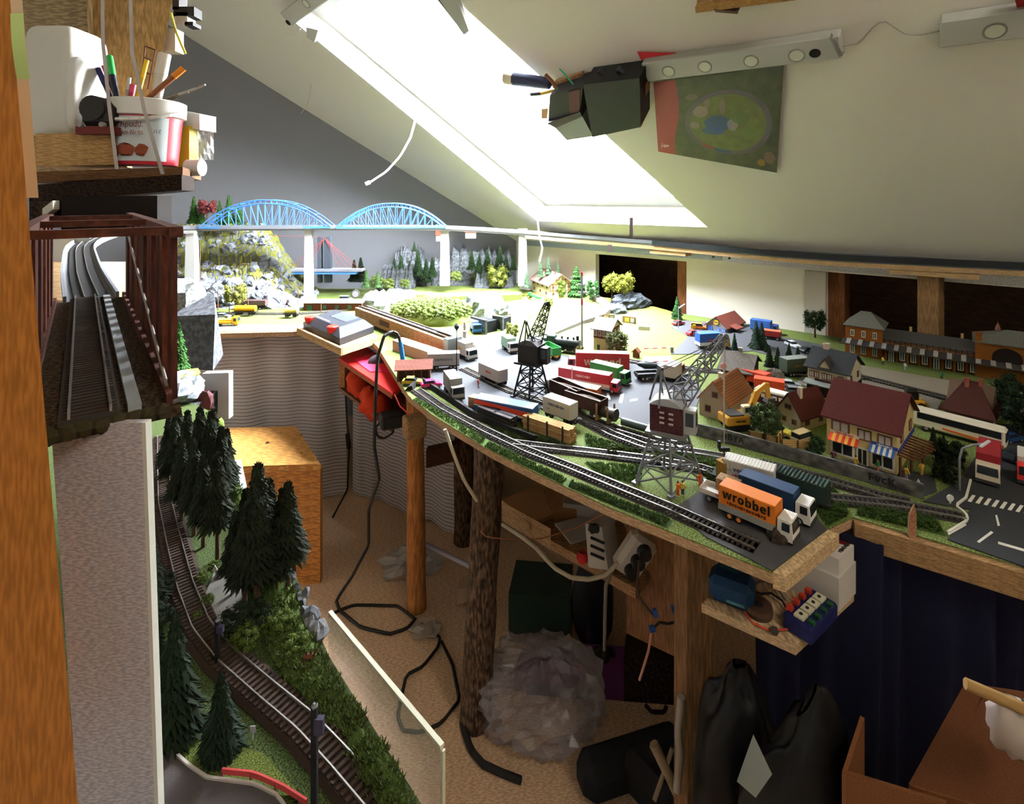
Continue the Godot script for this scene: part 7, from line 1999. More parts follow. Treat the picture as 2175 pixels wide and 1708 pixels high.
	b = B.new(); b.world = true
	b.hexa([dp(362, 780, 1.42), dp(452, 788, 1.38), dp(452, 788, 1.38) + Vector3(-0.05, 0, -0.14), dp(362, 780, 1.42) + Vector3(-0.03, 0, -0.14), dp(368, 672, 1.42), dp(457, 668, 1.4), dp(440, 642, 1.4) + Vector3(-0.05, 0.0, -0.12), dp(380, 640, 1.42) + Vector3(-0.03, 0, -0.14)]); part(t, "block", b, m("55565a", 0.85, "blotch", 12.0))
	b = B.new(); b.world = true; b.blob(dp(385, 625, 1.5), Vector3(0.06, 0.05, 0.05), 14, nz, 0.5, 0.05, true); part(t, "top_boulder", b, m("8a8c88", 0.9, "blotch", 20.0))
	b = B.new(); b.world = true; b.blob(dp(390, 825, 1.25), Vector3(0.045, 0.035, 0.05), 16, nz, 0.5, 0.05, true); part(t, "lower_boulder", b, m("9aa0a6", 0.9, "blotch", 20.0))
	b = B.new(); b.world = true; b.blob(dp(385, 797, 1.27), Vector3(0.04, 0.008, 0.04), 10, nz, 0.3, 0.1); part(t, "moss_cap", b, m("8a9440", 0.95, "turf", 30.0))
	b = B.new(); b.world = true; b.box(dp(400, 950, 1.28), Vector3(0.1, 0.25, 0.1)); part(t, "support", b, m("4a4a4c", 0.9, "blotch", 20.0))
	trees("c0", [[370, 690, 600], [378, 700, 625]], "3c7a34", "conifer", "green spruce wedged between bridge and rock block", "spruces at the rock block", T, 1.5, 1.0)
	t = thing("grey_bracket", "flat pale grey bracket with a dark red figure below the rock block", "bracket", dp(458, 890, 1.32))
	wbox(t, "plate", front_box(dp(430, 892, 1.32), dp(486, 890, 1.32), Vector3(0, 0, -0.02), 0.118), m("aaa6a2", 0.7))
	b = B.new(); b.world = true; b.blob(dp(432, 855, 1.26), Vector3(0.022, 0.03, 0.01), 12, nz, 0.4, 0.1, true); part(t, "dark_figure", b, m("4a2626", 0.7))
	b = B.new(); b.blob(dp(462, 905, 1.24), Vector3(0.016, 0.022, 0.012), 12, nz, 0.2, 0.1)
	solo("moss_ball", "light green moss patch under the grey bracket", "moss", b, m("8aa04a", 0.95, "turf", 30.0), dp(462, 925, 1.24))
	# clear acrylic guard
	var g0 = at(697, 1305, 0.66); var g1 = at(935, 1592, 0.66)
	var gd = (g1 - g0).normalized()
	t = thing("acrylic_guard", "clear acrylic sheet with pale edges beside the left layout", "sheet", (g0 + g1) * 0.5 + Vector3(0, -0.2, 0))
	var th = Vector3(gd.z, 0, -gd.x) * 0.003
	var dn2 = Vector3(0, -0.2, 0)
	wbox(t, "sheet", [g0 + dn2, g1 + dn2, g1 + dn2 + th, g0 + dn2 + th, g0, g1, g1 + th, g0 + th], glass("dcd8c4", 0.06, 0.1))
	var up = Vector3(0, 0.0025, 0)
	wbox(t, "top_edge", [g0, g1, g1 + th * 1.4, g0 + th * 1.4, g0 + up, g1 + up, g1 + th * 1.4 + up, g0 + th * 1.4 + up], m("cfcdb4", 0.4))
	wbox(t, "end_edge", [g1 + dn2, g1 + dn2 + gd * 0.003, g1 + dn2 + gd * 0.003 + th, g1 + dn2 + th, g1, g1 + gd * 0.003, g1 + gd * 0.003 + th, g1 + th], m("cfcdb4", 0.4))

func stripe_mat() -> StandardMaterial3D:
	var im = Image.create(8, 32, false, Image.FORMAT_RGB8)
	im.fill(Color("cdc6c4"))
	im.fill_rect(Rect2i(0, 0, 8, 6), Color("6c6664"))
	var k = StandardMaterial3D.new()
	k.albedo_texture = ImageTexture.create_from_image(im)
	k.uv1_triplanar = true
	k.uv1_world_triplanar = true
	k.uv1_scale = Vector3(1, 80, 1)
	k.roughness = 0.9
	k.backlight_enabled = true
	k.backlight = Color(0.15, 0.15, 0.15)
	return k

func desk_area() -> void:
	var b: B
	var t: Node3D
	var sm = stripe_mat()
	# striped curtains
	for k in [[[Vector3(-1.35, 0, -1.84), Vector3(-1.05, 0, -1.86), Vector3(-0.62, 0, -1.94)], "white striped curtain hanging below the far board"], [[Vector3(-0.6, 0, -1.95), Vector3(-0.4, 0, -1.84), Vector3(-0.18, 0, -1.7)], "white striped curtain under the desk leading to the log posts"]]:
		var c = spline(k[0], 0.01)
		b = B.new()
		var f = func(off: float) -> Callable: return func(s: float, r: float) -> Vector3:
			var i: float = s * (c.size() - 1)
			var p: Vector3 = c[int(i)].lerp(c[mini(int(i) + 1, c.size() - 1)], i - int(i))
			var w = sin(s * 38.0) * 0.006 + sin(s * 15.0 + r * 1.5) * 0.012 * (1.0 - 0.5 * r)
			return p + Vector3(w * 0.4, lerpf(0.005, T - 0.02, r), w + off)
		b.grid(f.call(0.0), 70, 10)
		b.grid(f.call(-0.002), 70, 10)
		t = thing("striped_curtain", k[1], "curtain", c[c.size() / 2])
		b.world = true
		part(t, "cloth", b, sm)
	# wooden stool box
	t = thing("stool_box", "plain wooden box stool standing on the floor by the curtain", "stool", Vector3(-0.7, 0, -1.6))
	var fr = at(680, 1240, 0.0); var fl = fr + Vector3(-0.3, 0, 0.02); var brr = Vector3(-0.725, 0, -1.735); var bl = brr + Vector3(-0.3, 0, 0.02)
	var H = 0.345
	var up = func(p: Vector3, y: float) -> Vector3: return Vector3(p.x, y, p.z)
	var pine = m("c4813f", 0.55, "wood", Vector3(6, 30, 30))
	wbox(t, "top_panel", [up.call(fl, H - 0.018), up.call(fr, H - 0.018), up.call(brr, H - 0.018), up.call(bl, H - 0.018), up.call(fl, H), up.call(fr, H), up.call(brr, H), up.call(bl, H)], m("cf9550", 0.5, "wood", Vector3(6, 30, 30)))
	var n = Vector3(0, 0, -0.018)
	wbox(t, "front_panel", [fl, fr, fr + n, fl + n, up.call(fl, H - 0.018), up.call(fr, H - 0.018), up.call(fr, H - 0.018) + n, up.call(fl, H - 0.018) + n], pine)
	var sx = Vector3(-0.018, 0, 0)
	wbox(t, "side_panel", [fr + n, brr, brr + sx, fr + n + sx, up.call(fr, H - 0.018) + n, up.call(brr, H - 0.018), up.call(brr, H - 0.018) + sx, up.call(fr, H - 0.018) + n + sx], pine)
	wbox(t, "side_panel", [fl + n, bl, bl - sx, fl + n - sx, up.call(fl, H - 0.018) + n, up.call(bl, H - 0.018), up.call(bl, H - 0.018) - sx, up.call(fl, H - 0.018) + n - sx], pine)
	for i in 6:
		b = B.new(); b.world = true
		b.box(fl.lerp(fr, 0.1 + i * 0.16) + Vector3(0, H - 0.009, 0.0003), Vector3(0.02, 0.018, 0.001)); part(t, "dovetail", b, m("a86c34", 0.55))
	for k in [[568, 942], [640, 925], [640, 963]]:
		b = B.new(); b.world = true; b.cyl(at(k[0], k[1], H - 0.001), at(k[0], k[1], H + 0.0004), 0.006 if k[0] < 600 else 0.003, -1.0, 10); part(t, "knot", b, m("6a4a34", 0.7))
	# desk with red cover
	t = thing("red_desk", "low wooden desk with bright red cover at the corner of the railway", "desk", at(780, 800, 0.6))
	b = B.new(); b.world = true; b.slab(px([[720, 760], [834, 836], [880, 800], [775, 735]], 0.6), 0.006); part(t, "red_cover", b, m("c8241f", 0.45))
	b = B.new(); b.world = true; b.slab(px([[722, 763], [832, 836], [880, 802], [775, 738]], 0.594), 0.014); part(t, "desk_top", b, m("9a5c38", 0.7, "wood", Vector3(8, 40, 40)))
	var da = at(720, 764, 0.58); var db = at(832, 838, 0.58); var dc = at(775, 740, 0.58)
	wbox(t, "side_board", [da + Vector3(0, -0.09, 0), da + Vector3(0.02, -0.09, 0.004), dc + Vector3(0.02, -0.09, 0), dc + Vector3(0, -0.09, 0), da, da + Vector3(0.02, 0, 0.004), dc + Vector3(0.02, 0, 0), dc], m("b07848", 0.7, "wood", Vector3(20, 20, 20)))
	wbox(t, "shelf_bottom", [da + Vector3(0, -0.1, 0), db + Vector3(0, -0.1, 0), db + Vector3(0.06, -0.1, -0.16), dc + Vector3(0, -0.1, 0), da + Vector3(0, -0.09, 0), db + Vector3(0, -0.09, 0), db + Vector3(0.06, -0.09, -0.16), dc + Vector3(0, -0.09, 0)], m("7a5236", 0.8, "wood", Vector3(8, 40, 40)))
	b = B.new(); b.slab(px([[750, 762], [802, 752], [850, 778], [836, 790], [786, 789]], 0.6025), 0.002)
	solo("mouse_pad", "pink-red mouse pad on the red desk", "mouse pad", b, m("d82a48", 0.7), at(800, 770, 0.6025))
	t = thing("computer_mouse", "dark grey computer mouse on the pink pad", "mouse", at(806, 768, 0.6025), 0.5)
	b = B.new(); b.grid(func(s: float, r: float) -> Vector3: return Vector3(cos(TAU * s) * 0.036 * sin(r * PI / 2), cos(r * PI / 2) * 0.024, sin(TAU * s) * 0.02 * sin(r * PI / 2)), 24, 10); part(t, "shell", b, m("3a3a3e", 0.35))
	b = B.new(); b.cyl(Vector3(0.016, 0.021, -0.002), Vector3(0.016, 0.021, 0.002), 0.004, 0.004, 10); part(t, "scroll_wheel", b, m("8a8a8c", 0.3))
	b = B.new(); b.box(Vector3(0.02, 0.019, 0), Vector3(0.026, 0.004, 0.0008)); part(t, "button_gap", b, m("18181a", 0.5))
	b = B.new()
	var nz = noise(0.25, 3, 21)
	b.blob(at(770, 815, 0.52), Vector3(0.05, 0.045, 0.05), 20, nz, 0.5, 0.06); b.blob(at(800, 850, 0.51), Vector3(0.05, 0.045, 0.05), 20, nz, 0.5, 0.06)
	solo("red_cloth", "crumpled orange-red cloth stuffed under the desk", "cloth", b, m("a83018", 0.9), at(780, 850, 0.48))
	# tray and console
	t = thing("wooden_tray", "pale wooden tray board under the black console", "tray", at(720, 720, 0.66))
	var tr = [at(630, 700, 0.66), at(724, 744, 0.66), at(812, 716, 0.66), at(715, 678, 0.66)]
	b = B.new(); b.world = true; b.slab(tr, 0.004); part(t, "base_board", b, m("c89a60", 0.75, "wood", Vector3(8, 40, 40)))
	for i in 2:
		var a: Vector3 = tr[i]; var c: Vector3 = tr[i + 1]
		wbox(t, "front_slat" if i == 0 else "side_slat", front_box(a + Vector3(0, -0.016, 0), c + Vector3(0, -0.016, 0), Vector3(0.004, 0, -0.006), 0.022), m("d8b078", 0.7, "wood", Vector3(8, 40, 40)))
	t = thing("control_console", "black model-railway control console with two red knobs", "console", at(718, 708, 0.66))
	var cn = [at(644, 697, 0.662), at(722, 733, 0.662), at(794, 706, 0.662), at(712, 676, 0.662)]
	var ce = Vector3.ZERO
	for k in cn: ce += k / 4.0
	var lo = []; var mid = []; var hi = []
	for k in cn:
		lo.append(k); mid.append(k + Vector3.UP * 0.02)
		hi.append(ce + (k - ce) * 0.72 + Vector3.UP * 0.042)
	wbox(t, "base_shell", lo + mid, m("232427", 0.4))
	wbox(t, "top_shell", mid + hi, m("2b2c30", 0.35))
	var sc = []
	for k in hi: sc.append(ce + (k - ce) * 0.62 + Vector3.UP * (0.0425 - k.y + ce.y) * 0.0 + Vector3.UP * 0.0)
	var s2 = []; var s3 = []
	for k in cn:
		s2.append(ce + (k - ce) * 0.42 + Vector3.UP * 0.0415 + Vector3(0.02, 0, -0.01)); s3.append(ce + (k - ce) * 0.42 + Vector3.UP * 0.0432 + Vector3(0.02, 0, -0.01))
	wbox(t, "display", s2 + s3, m("3c4046", 0.1))
	var pl = [cn[0].lerp(ce, 0.2) + Vector3.UP * 0.0305, cn[1].lerp(ce, 0.22) + Vector3.UP * 0.031, cn[1].lerp(ce, 0.42) + Vector3.UP * 0.0425, cn[0].lerp(ce, 0.42) + Vector3.UP * 0.0425]
	wbox(t, "silver_panel", [pl[0], pl[0].lerp(pl[1], 0.7), pl[3].lerp(pl[2], 0.6), pl[3], pl[0] + Vector3.UP * 0.002, pl[0].lerp(pl[1], 0.7) + Vector3.UP * 0.002, pl[3].lerp(pl[2], 0.6) + Vector3.UP * 0.002, pl[3] + Vector3.UP * 0.002], m("84868c", 0.3))
	for f in [0.06, 0.8]:
		var p: Vector3 = cn[0].lerp(cn[1], f).lerp(ce, 0.14) + Vector3.UP * 0.022
		b = B.new(); b.world = true; b.lathe(p, [Vector2(0.013, 0), Vector2(0.016, 0.012), Vector2(0.018, 0.02), Vector2(0.015, 0.022), Vector2(0, 0.022)], 18); part(t, "red_knob", b, m("d02a20", 0.4))
	# wooden rail box with metal end
	t = thing("rail_cradle", "long wooden cradle box with rails on top and steel end plate", "cradle", at(850, 715, T + 0.01))
	var r0 = at(754, 676, T + 0.012); var r1 = at(942, 752, T + 0.012)
	var rd = (r1 - r0).normalized(); var rs = Vector3(-rd.z, 0, rd.x) * -0.05
	if rs.z > 0: rs = -rs
	wbox(t, "box_body", front_box(r0, r1, rs, 0.04), m("b08058", 0.7, "wood", Vector3(10, 40, 10)))
	b = B.new(); b.world = true
	for f in [0.3, 0.7]: b.cyl(r0 + rs * f + Vector3.UP * 0.043, r1 + rs * f + Vector3.UP * 0.043, 0.003, 0.003, 6)
	part(t, "top_rail", b, m("3a3838", 0.4, "", 8.0, 0.6))
	b = B.new(); b.world = true
	for i in 16: b.box(r0.lerp(r1, 0.1 + i * 0.05) + rs * 0.5 + Vector3.UP * 0.041, Vector3(0.012, 0.004, 0.03), Basis(Vector3.UP, 0.6))
	part(t, "clip_row", b, m("46423e", 0.6))
	wbox(t, "end_plate", front_box(r1 + Vector3(0, -0.012, 0), r1 + rd * 0.022 + Vector3(0, -0.012, 0), rs, 0.058), m("9aa4a2", 0.4, "speck", 20.0, 0.4), "grey steel end plate")
	wbox(t, "dark_stamp", front_box(r0.lerp(r1, 0.33) + Vector3(0, 0.012, 0) - rs * 0.012, r0.lerp(r1, 0.45) + Vector3(0, 0.012, 0) - rs * 0.012, rs * 0.01, 0.018), m("4a3026", 0.8))
	for k in [[[834, 745], [925, 778], "pinkish cardboard strip box behind the brown shed", "c88e7a", 0.03], [[858, 725], [930, 752], "narrow pale cardboard strip behind the pinkish box", "d8c0a4", 0.012]]:
		var a = at(k[0][0], k[0][1]); var c = at(k[1][0], k[1][1])
		t = thing("strip_box", k[2], "box", (a + c) / 2)
		wbox(t, "carton", front_box(a, c, Vector3(0.025, 0, -0.03), k[4]), m(k[3], 0.8))
		wbox(t, "lid", front_box(a + Vector3(0, k[4], 0), c + Vector3(0, k[4], 0), Vector3(0.025, 0, -0.03), 0.002), m("dccdb8", 0.8))
	# blue-handled cable
	t = thing("cable_plug", "bright blue cable plug standing behind the brown shed", "plug", at(855, 790, T))
	b = B.new(); b.world = true; b.cyl(dp(857, 772, 1.36), dp(850, 726, 1.36), 0.0065, 0.0055, 10); part(t, "grip", b, m("2a78c0", 0.4))
	cable("black_cable", "black cable looping from the blue plug down to the floor", pline([[850, 728, 1.36], [846, 710, 1.36], [832, 703, 1.34], [815, 715, 1.32], [802, 760, 1.3], [797, 850, 1.28], [795, 950, 1.3], [805, 1017, 1.32], [783, 1083, 1.38], [783, 1158, 1.42], [748, 1225, 1.45]]) + px([[714, 1275], [721, 1296], [765, 1332], [827, 1347], [863, 1336], [883, 1316]], 0.006), 0.0042, m("2a2724", 0.6))
	cable("floor_cable", "black cable with two loops lying on the floor", px([[700, 1308], [721, 1296], [752, 1285], [845, 1287], [885, 1318], [934, 1352], [932, 1372], [898, 1416], [863, 1434], [854, 1474], [845, 1522], [856, 1552], [894, 1556], [938, 1536], [976, 1487], [961, 1411], [938, 1363]], 0.005), 0.0038, m("26231f", 0.6))
	cable("cable_tail", "thick ribbed cable end lying at the big log post", px([[986, 1491], [983, 1540], [1000, 1593], [1027, 1624], [1065, 1642], [1107, 1658]], 0.008), 0.007, m("24211f", 0.7))
	cable("wall_cable", "thin black cable with inline switch hanging before the curtain", pline([[733, 815, 1.75], [736, 880, 1.78], [742, 950, 1.8], [738, 1040, 1.82], [706, 1100, 1.78]]), 0.003, m("2a2826", 0.6))
	b = B.new(); b.cyl(dp(738, 922, 1.78), dp(741, 952, 1.78), 0.008, 0.008, 8)
	solo("inline_switch", "black inline switch on the thin hanging cable", "switch", b, m("232120", 0.5), dp(741, 952, 1.78))
	cable("ring_cable", "coiled black cable ring hanging under the railway edge", pline([[815, 892, 1.4], [798, 905, 1.4], [800, 928, 1.4], [818, 932, 1.4], [836, 918, 1.4], [832, 895, 1.4], [822, 888, 1.4]]), 0.003, m("262422", 0.6))
	t = thing("power_adapter", "black power adapter under the railway edge", "adapter", dp(835, 905, 1.4))
	b = B.new(); b.bbox(Vector3(0, 0.018, 0), Vector3(0.07, 0.036, 0.05), 0.005, Basis(Vector3.UP, 0.4)); part(t, "housing", b, m("242322", 0.5))
	b = B.new(); b.tube([Vector3(0.03, 0.02, 0), Vector3(0.06, 0.01, 0), Vector3(0.07, -0.02, 0)], 0.003, 6); part(t, "lead", b, m("242322", 0.5))
	cable("red_wire", "thin red wire under the railway edge", pline([[838, 838, 1.2], [848, 862, 1.2], [870, 882, 1.2]]), 0.0015, m("a83430", 0.6))
func logpost(label: String, foot: Vector3, top: Vector3, r: float, mat: Material, bark := true) -> void:
	var t = thing("log_post", label, "post", foot)
	var b = B.new()
	var nz = noise(0.3, 3, int(foot.x * 1000))
	var h = top - foot
	b.grid(func(s: float, q: float) -> Vector3:
		var an = TAU * fmod(s, 1.0)
		var p = h * q
		var rr = r * (1.06 - 0.1 * q + 0.12 * nz.get_noise_3d(cos(an) * 6, p.y * 30, sin(an) * 6))
		return p + Vector3(cos(an) * rr, 0, sin(an) * rr), 22, 30)
	part(t, "trunk" if bark else "timber", b, mat)
	b = B.new(); b.cyl(Vector3(0, -0.0005, 0), Vector3(0, 0.002, 0), r * 1.02, r * 1.02, 18); b.cyl(h - Vector3(0, 0.003, 0), h, r * 0.95, r * 0.95, 18); part(t, "sawn_end", b, m("a8845c", 0.85))

func under_table() -> void:
	var b: B
	var t: Node3D
	var nz = noise(0.25, 3, 31)
	var bark = m("6a5240", 0.9, "mix", Vector3(12, 3, 12))
	logpost("slim peeled log post nearest the curtain, lit orange", at(885, 1292, 0.0), Vector3(at(885, 1292, 0.0).x - 0.005, T - 0.02, -1.4), 0.024, m("b5763f", 0.8, "wood", Vector3(20, 3, 20)))
	logpost("thick leaning log post in the middle of the front", at(1010, 1532, 0.0), Vector3(-0.045, T - 0.02, -1.08), 0.031, bark)
	logpost("brown log post standing behind the thick one", at(985, 1150, 0.0), Vector3(at(985, 1150, 0.0).x, T - 0.02, at(985, 1150, 0.0).z), 0.03, m("5f4632", 0.9, "mix", Vector3(12, 3, 12)))
	t = thing("timber_upright", "square brown timber upright under the dock corner", "post", Vector3(0.29, 0, -0.8))
	wbox(t, "leg", front_box(dp(1462, 1900, 0.78), dp(1524, 1900, 0.78), Vector3(0.01, 0, -0.04), 1.0), m("8a6644", 0.8, "wood", Vector3(30, 3, 30)))
	var k0: Node3D = t.get_child(0)
	var bx = B.new(); bx.world = true
	bx.box(Vector3(0.288, (T - 0.018) / 2, -0.82), Vector3(0.045, T - 0.018, 0.045), Basis(Vector3.UP, 0.15))
	t.remove_child(k0); k0.free()
	part(t, "leg", bx, m("8a6644", 0.8, "wood", Vector3(30, 3, 30)))
	t = thing("cross_brace", "dark wooden brace between the log posts under the board", "brace", dp(930, 975, 1.5))
	wbox(t, "brace", front_box(dp(905, 995, 1.5), dp(975, 978, 1.55), Vector3(0, 0, -0.03), 0.05), m("5a3c2c", 0.85, "wood", Vector3(8, 40, 40)))
	t = thing("bearer_block", "short pale wooden bearer block under the board edge", "block", dp(1220, 1055, 0.98))
	wbox(t, "block", front_box(dp(1198, 1052, 0.98), dp(1236, 1066, 0.95), Vector3(0.03, 0, -0.06), 0.02), m("c09468", 0.8, "wood", Vector3(20, 40, 40)))
	# cupboard side panel
	t = thing("cupboard_panel", "brown wooden cupboard side between shelf and timber leg", "panel", dp(1400, 1400, 0.95))
	var pa = dp(1330, 1345, 1.08); var pb = dp(1468, 1412, 0.9)
	wbox(t, "panel", [pa, pb, pb + Vector3(0.02, 0, -0.02), pa + Vector3(0.02, 0, -0.02), Vector3(pa.x, 0.6, pa.z), Vector3(pb.x, 0.6, pb.z), Vector3(pb.x + 0.02, 0.6, pb.z - 0.02), Vector3(pa.x + 0.02, 0.6, pa.z - 0.02)], m("8a6040", 0.8, "wood", Vector3(30, 4, 30)))
	# junk shelf
	t = thing("storage_shelf", "low wooden shelf full of oddments under the railway", "shelf", at(1200, 1170, 0.38))
	var s0 = at(1066, 1088, 0.38); var s1 = at(1350, 1250, 0.38)
	wbox(t, "shelf_board", front_box(s0 + Vector3(0, -0.02, 0), s1 + Vector3(0, -0.02, 0), Vector3(0.2, 0, -0.24), 0.02), m("a88058", 0.8, "wood", Vector3(8, 40, 40)))
	wbox(t, "front_lip", front_box(s0 + Vector3(0, -0.02, 0.001), s0.lerp(s1, 0.4) + Vector3(0, -0.02, 0.001), Vector3(0.004, 0, 0.004), 0.045), m("b8946c", 0.8, "wood", Vector3(8, 40, 40)))
	for q in [[1100, 1110, 0.14, 0.012, "9a7450", 0.6, "open brown cardboard lid on the storage shelf", "cardboard"], [1180, 1105, 0.13, 0.02, "8a6440", 0.2, "flat brown carton on the storage shelf", "carton"], [1215, 1112, 0.12, 0.03, "a8a49c", -0.2, "pale grey carton lying on the storage shelf", "carton"], [1190, 1165, 0.09, 0.004, "b8b4ac", 0.4, "white paper sheet on the storage shelf", "paper"], [1310, 1150, 0.05, 0.06, "8f8878", 0.1, "pale block behind the socket strip", "block"]]:
		b = B.new(); b.bbox(Vector3.ZERO, Vector3(q[2], q[3], q[2] * 0.8), 0.001, Basis(Vector3.UP, q[5]))
		var p = at(q[0], q[1], 0.38) + Vector3(0.05, 0, -0.06)
		for i in b.v.size(): b.v[i] += p + Vector3(0, q[3] / 2 + 0.001, 0)
		solo("shelf_" + q[7], q[6], q[7], b, m(q[4], 0.85), p)
	t = thing("slotted_box", "white box with three black slots leaning on the storage shelf", "box", dp(1265, 1210, 0.98))
	var w0 = dp(1250, 1205, 0.98); var w1 = dp(1292, 1212, 0.96)
	wbox(t, "case", [w0, w1, w1 + Vector3(0.03, 0, -0.04), w0 + Vector3(0.03, 0, -0.04), dp(1243, 1112, 0.99), dp(1278, 1120, 0.97), dp(1278, 1120, 0.97) + Vector3(0.03, 0, -0.04), dp(1243, 1112, 0.99) + Vector3(0.03, 0, -0.04)], m("b4b0a8", 0.6))
	for i in 3:
		b = B.new(); b.world = true
		b.cyl(dp(1255, 1142 + i * 17, 0.974), dp(1283, 1154 + i * 17, 0.958), 0.0026, 0.0026, 5); part(t, "slot", b, m("1c1a1a", 0.8))
	b = B.new(); b.world = true; b.blob(dp(1262, 1123, 0.975), Vector3(0.012, 0.01, 0.004), 10, nz, 0.4, 0.2); part(t, "dial", b, m("2a2826", 0.5))
	b = B.new(); b.blob(dp(1237, 1184, 1.0), Vector3.ONE * 0.012, 12, nz, 0.0)
	solo("red_ball", "small red knob beside the slotted white box", "knob", b, m("a8241f", 0.5), dp(1237, 1194, 1.0))
	t = thing("socket_strip", "white socket strip with black plugs hanging under the board", "socket strip", dp(1345, 1215, 0.92))
	var q0 = dp(1308, 1198, 0.93); var q1 = dp(1352, 1132, 0.93)
	var sd = (q1 - q0).normalized(); var sp = sd.cross(Vector3(0, 0, 1)).normalized()
	b = B.new(); b.world = true; b.bbox((q0 + q1) / 2 + sp * 0.018, Vector3(0.052, 0.075, 0.03), 0.008, Basis(sp, sd, sp.cross(sd))); part(t, "body", b, m("b8b2a6", 0.5))
	for i in 3:
		b = B.new(); b.world = true; var c = q0.lerp(q1, 0.2 + 0.3 * i) + sp * 0.02 + Vector3(0, 0, 0.016)
		b.cyl(c, c + Vector3(0, 0, 0.012), 0.013, 0.011, 12); part(t, "plug", b, m("1e1c1a", 0.5))
	cable("white_rope", "dirty white rope hanging from the board past the thick log", pline([[945, 912, 1.0], [960, 955, 1.0], [985, 1020, 1.02], [1013, 1064, 1.04]]), 0.0035, m("b0a890", 0.85), "rope")
	cable("white_cable", "dirty white cable sagging from the storage shelf to the socket strip", pline([[1066, 1113, 1.0], [1110, 1142, 0.98], [1140, 1165, 0.96], [1175, 1205, 0.94], [1215, 1228, 0.92], [1255, 1231, 0.92], [1290, 1220, 0.92], [1312, 1195, 0.92]]), 0.0038, m("a89e88", 0.7))
	cable("grey_cable", "grey cable hanging from the socket strip to the floor", pline([[1300, 1212, 0.92], [1287, 1240, 0.92], [1285, 1300, 0.95], [1284, 1380, 1.0]]), 0.0035, m("6a645c", 0.7))
	cable("copper_wire", "thin copper wire sagging behind the thick log post", pline([[1020, 1128, 1.02], [1035, 1142, 1.02], [1080, 1145, 1.02], [1150, 1145, 1.0], [1230, 1118, 0.98], [1290, 1087, 0.95]]), 0.0012, m("8a5a3a", 0.6))
	cable("grey_strip", "pale grey metal strip between the log posts", pline([[895, 1152, 1.45], [1012, 1210, 1.3]]), 0.006, m("8d8a94", 0.5), "strip")
	for q in [["brown_lead", "brown lead hanging down the cupboard panel", [[1358, 1190], [1352, 1260], [1372, 1290], [1392, 1310]], "3a2c24"], ["pink_lead", "pinkish test lead with plug hanging on the cupboard panel", [[1384, 1338], [1378, 1380], [1366, 1420], [1358, 1445]], "b08070"], ["black_lead", "thin black lead with grey plug on the cupboard panel", [[1384, 1338], [1405, 1318], [1420, 1325], [1442, 1320]], "2a2422"]]:
		var l = []
		for k in q[2]: l.append(dp(k[0], k[1], 0.86))
		cable(q[0], q[1], l, 0.002, m(q[3], 0.6))
	t = thing("blue_connectors", "blue wire connectors on the leads of the cupboard panel", "connectors", dp(1390, 1335, 0.86))
	for q in [[1392, 1302, 0.005, 0.014], [1385, 1336, 0.007, 0.01], [1430, 1295, 0.004, 0.013], [1440, 1282, 0.003, 0.012]]:
		b = B.new(); b.world = true; b.bbox(dp(q[0], q[1], 0.86), Vector3(q[2] * 1.4, q[3], 0.006), 0.001, Basis(Vector3.BACK, 0.3)); part(t, "connector", b, m("1f4a8a", 0.5))
	# things on the floor
	t = thing("green_case", "dark green carrying case with yellow rim on the floor", "case", at(1150, 1385, 0.0))
	wbox(t, "shell", front_box(at(1080, 1375, 0.0) + Vector3(0, 0.012, 0), at(1212, 1388, 0.0) + Vector3(0, 0.012, 0), Vector3(0.02, 0, -0.12), 0.12), m("26312a", 0.4))
	wbox(t, "yellow_rim", front_box(at(1076, 1376, 0.0), at(1216, 1390, 0.0), Vector3(0.02, 0, -0.125), 0.014), m("a88a28", 0.5))
	t = thing("black_bag", "tall black bag standing in front of the storage shelf", "bag", at(1262, 1400, 0.0))
	b = B.new(); b.blob(Vector3(0, 0.115, -0.03), Vector3(0.05, 0.115, 0.04), 24, nz, 0.2, 0.05); part(t, "sack", b, m("16161a", 0.5))
	b = B.new(); b.tube([Vector3(-0.02, 0.22, -0.03), Vector3(-0.01, 0.25, -0.03), Vector3(0.015, 0.25, -0.03), Vector3(0.025, 0.22, -0.03)], 0.004, 6); part(t, "handle", b, m("2a2a2c", 0.5))
	t = thing("purple_box", "flat purple box behind the clear plastic bag", "box", at(1200, 1470, 0.0))
	wbox(t, "case", front_box(at(1092, 1468, 0.0), at(1330, 1490, 0.0), Vector3(0.03, 0, -0.08), 0.05), m("5c2a58", 0.6))
	wbox(t, "dark_window", front_box(at(1118, 1473, 0.012) + Vector3(0, 0, 0.001), at(1232, 1484, 0.012) + Vector3(0, 0, 0.001), Vector3(0, 0, 0.001), 0.024), m("331430", 0.4))
	b = B.new()
	var pc = at(1150, 1590, 0.0) + Vector3(0, 0.06, -0.06)
	b.grid(func(s: float, r: float) -> Vector3:
		var th = TAU * fmod(s, 1.0); var ph = PI * r
		var d = Vector3(sin(ph) * cos(th), cos(ph), sin(ph) * sin(th))
		return pc + d * Vector3(0.135, 0.085, 0.1) * (1.0 + 0.3 * nz.get_noise_3dv(d * 7.0) + 0.16 * nz.get_noise_3dv(d * 26.0)), 48, 24, false)
	solo("plastic_bag", "big crumpled translucent plastic bag on the floor beside the thick log", "bag", b, glass("a8a0a4", 0.42, 0.25), at(1150, 1590, 0.0))
	b = B.new(); b.blob(at(870, 1235, 0.0) + Vector3(0, 0.03, -0.03), Vector3(0.08, 0.04, 0.05), 18, nz, 0.6, 0.1, true)
	solo("clear_bag", "crumpled clear plastic bag behind the slim peeled post", "bag", b, glass("c8c4c0", 0.4, 0.2), at(870, 1235, 0.0))
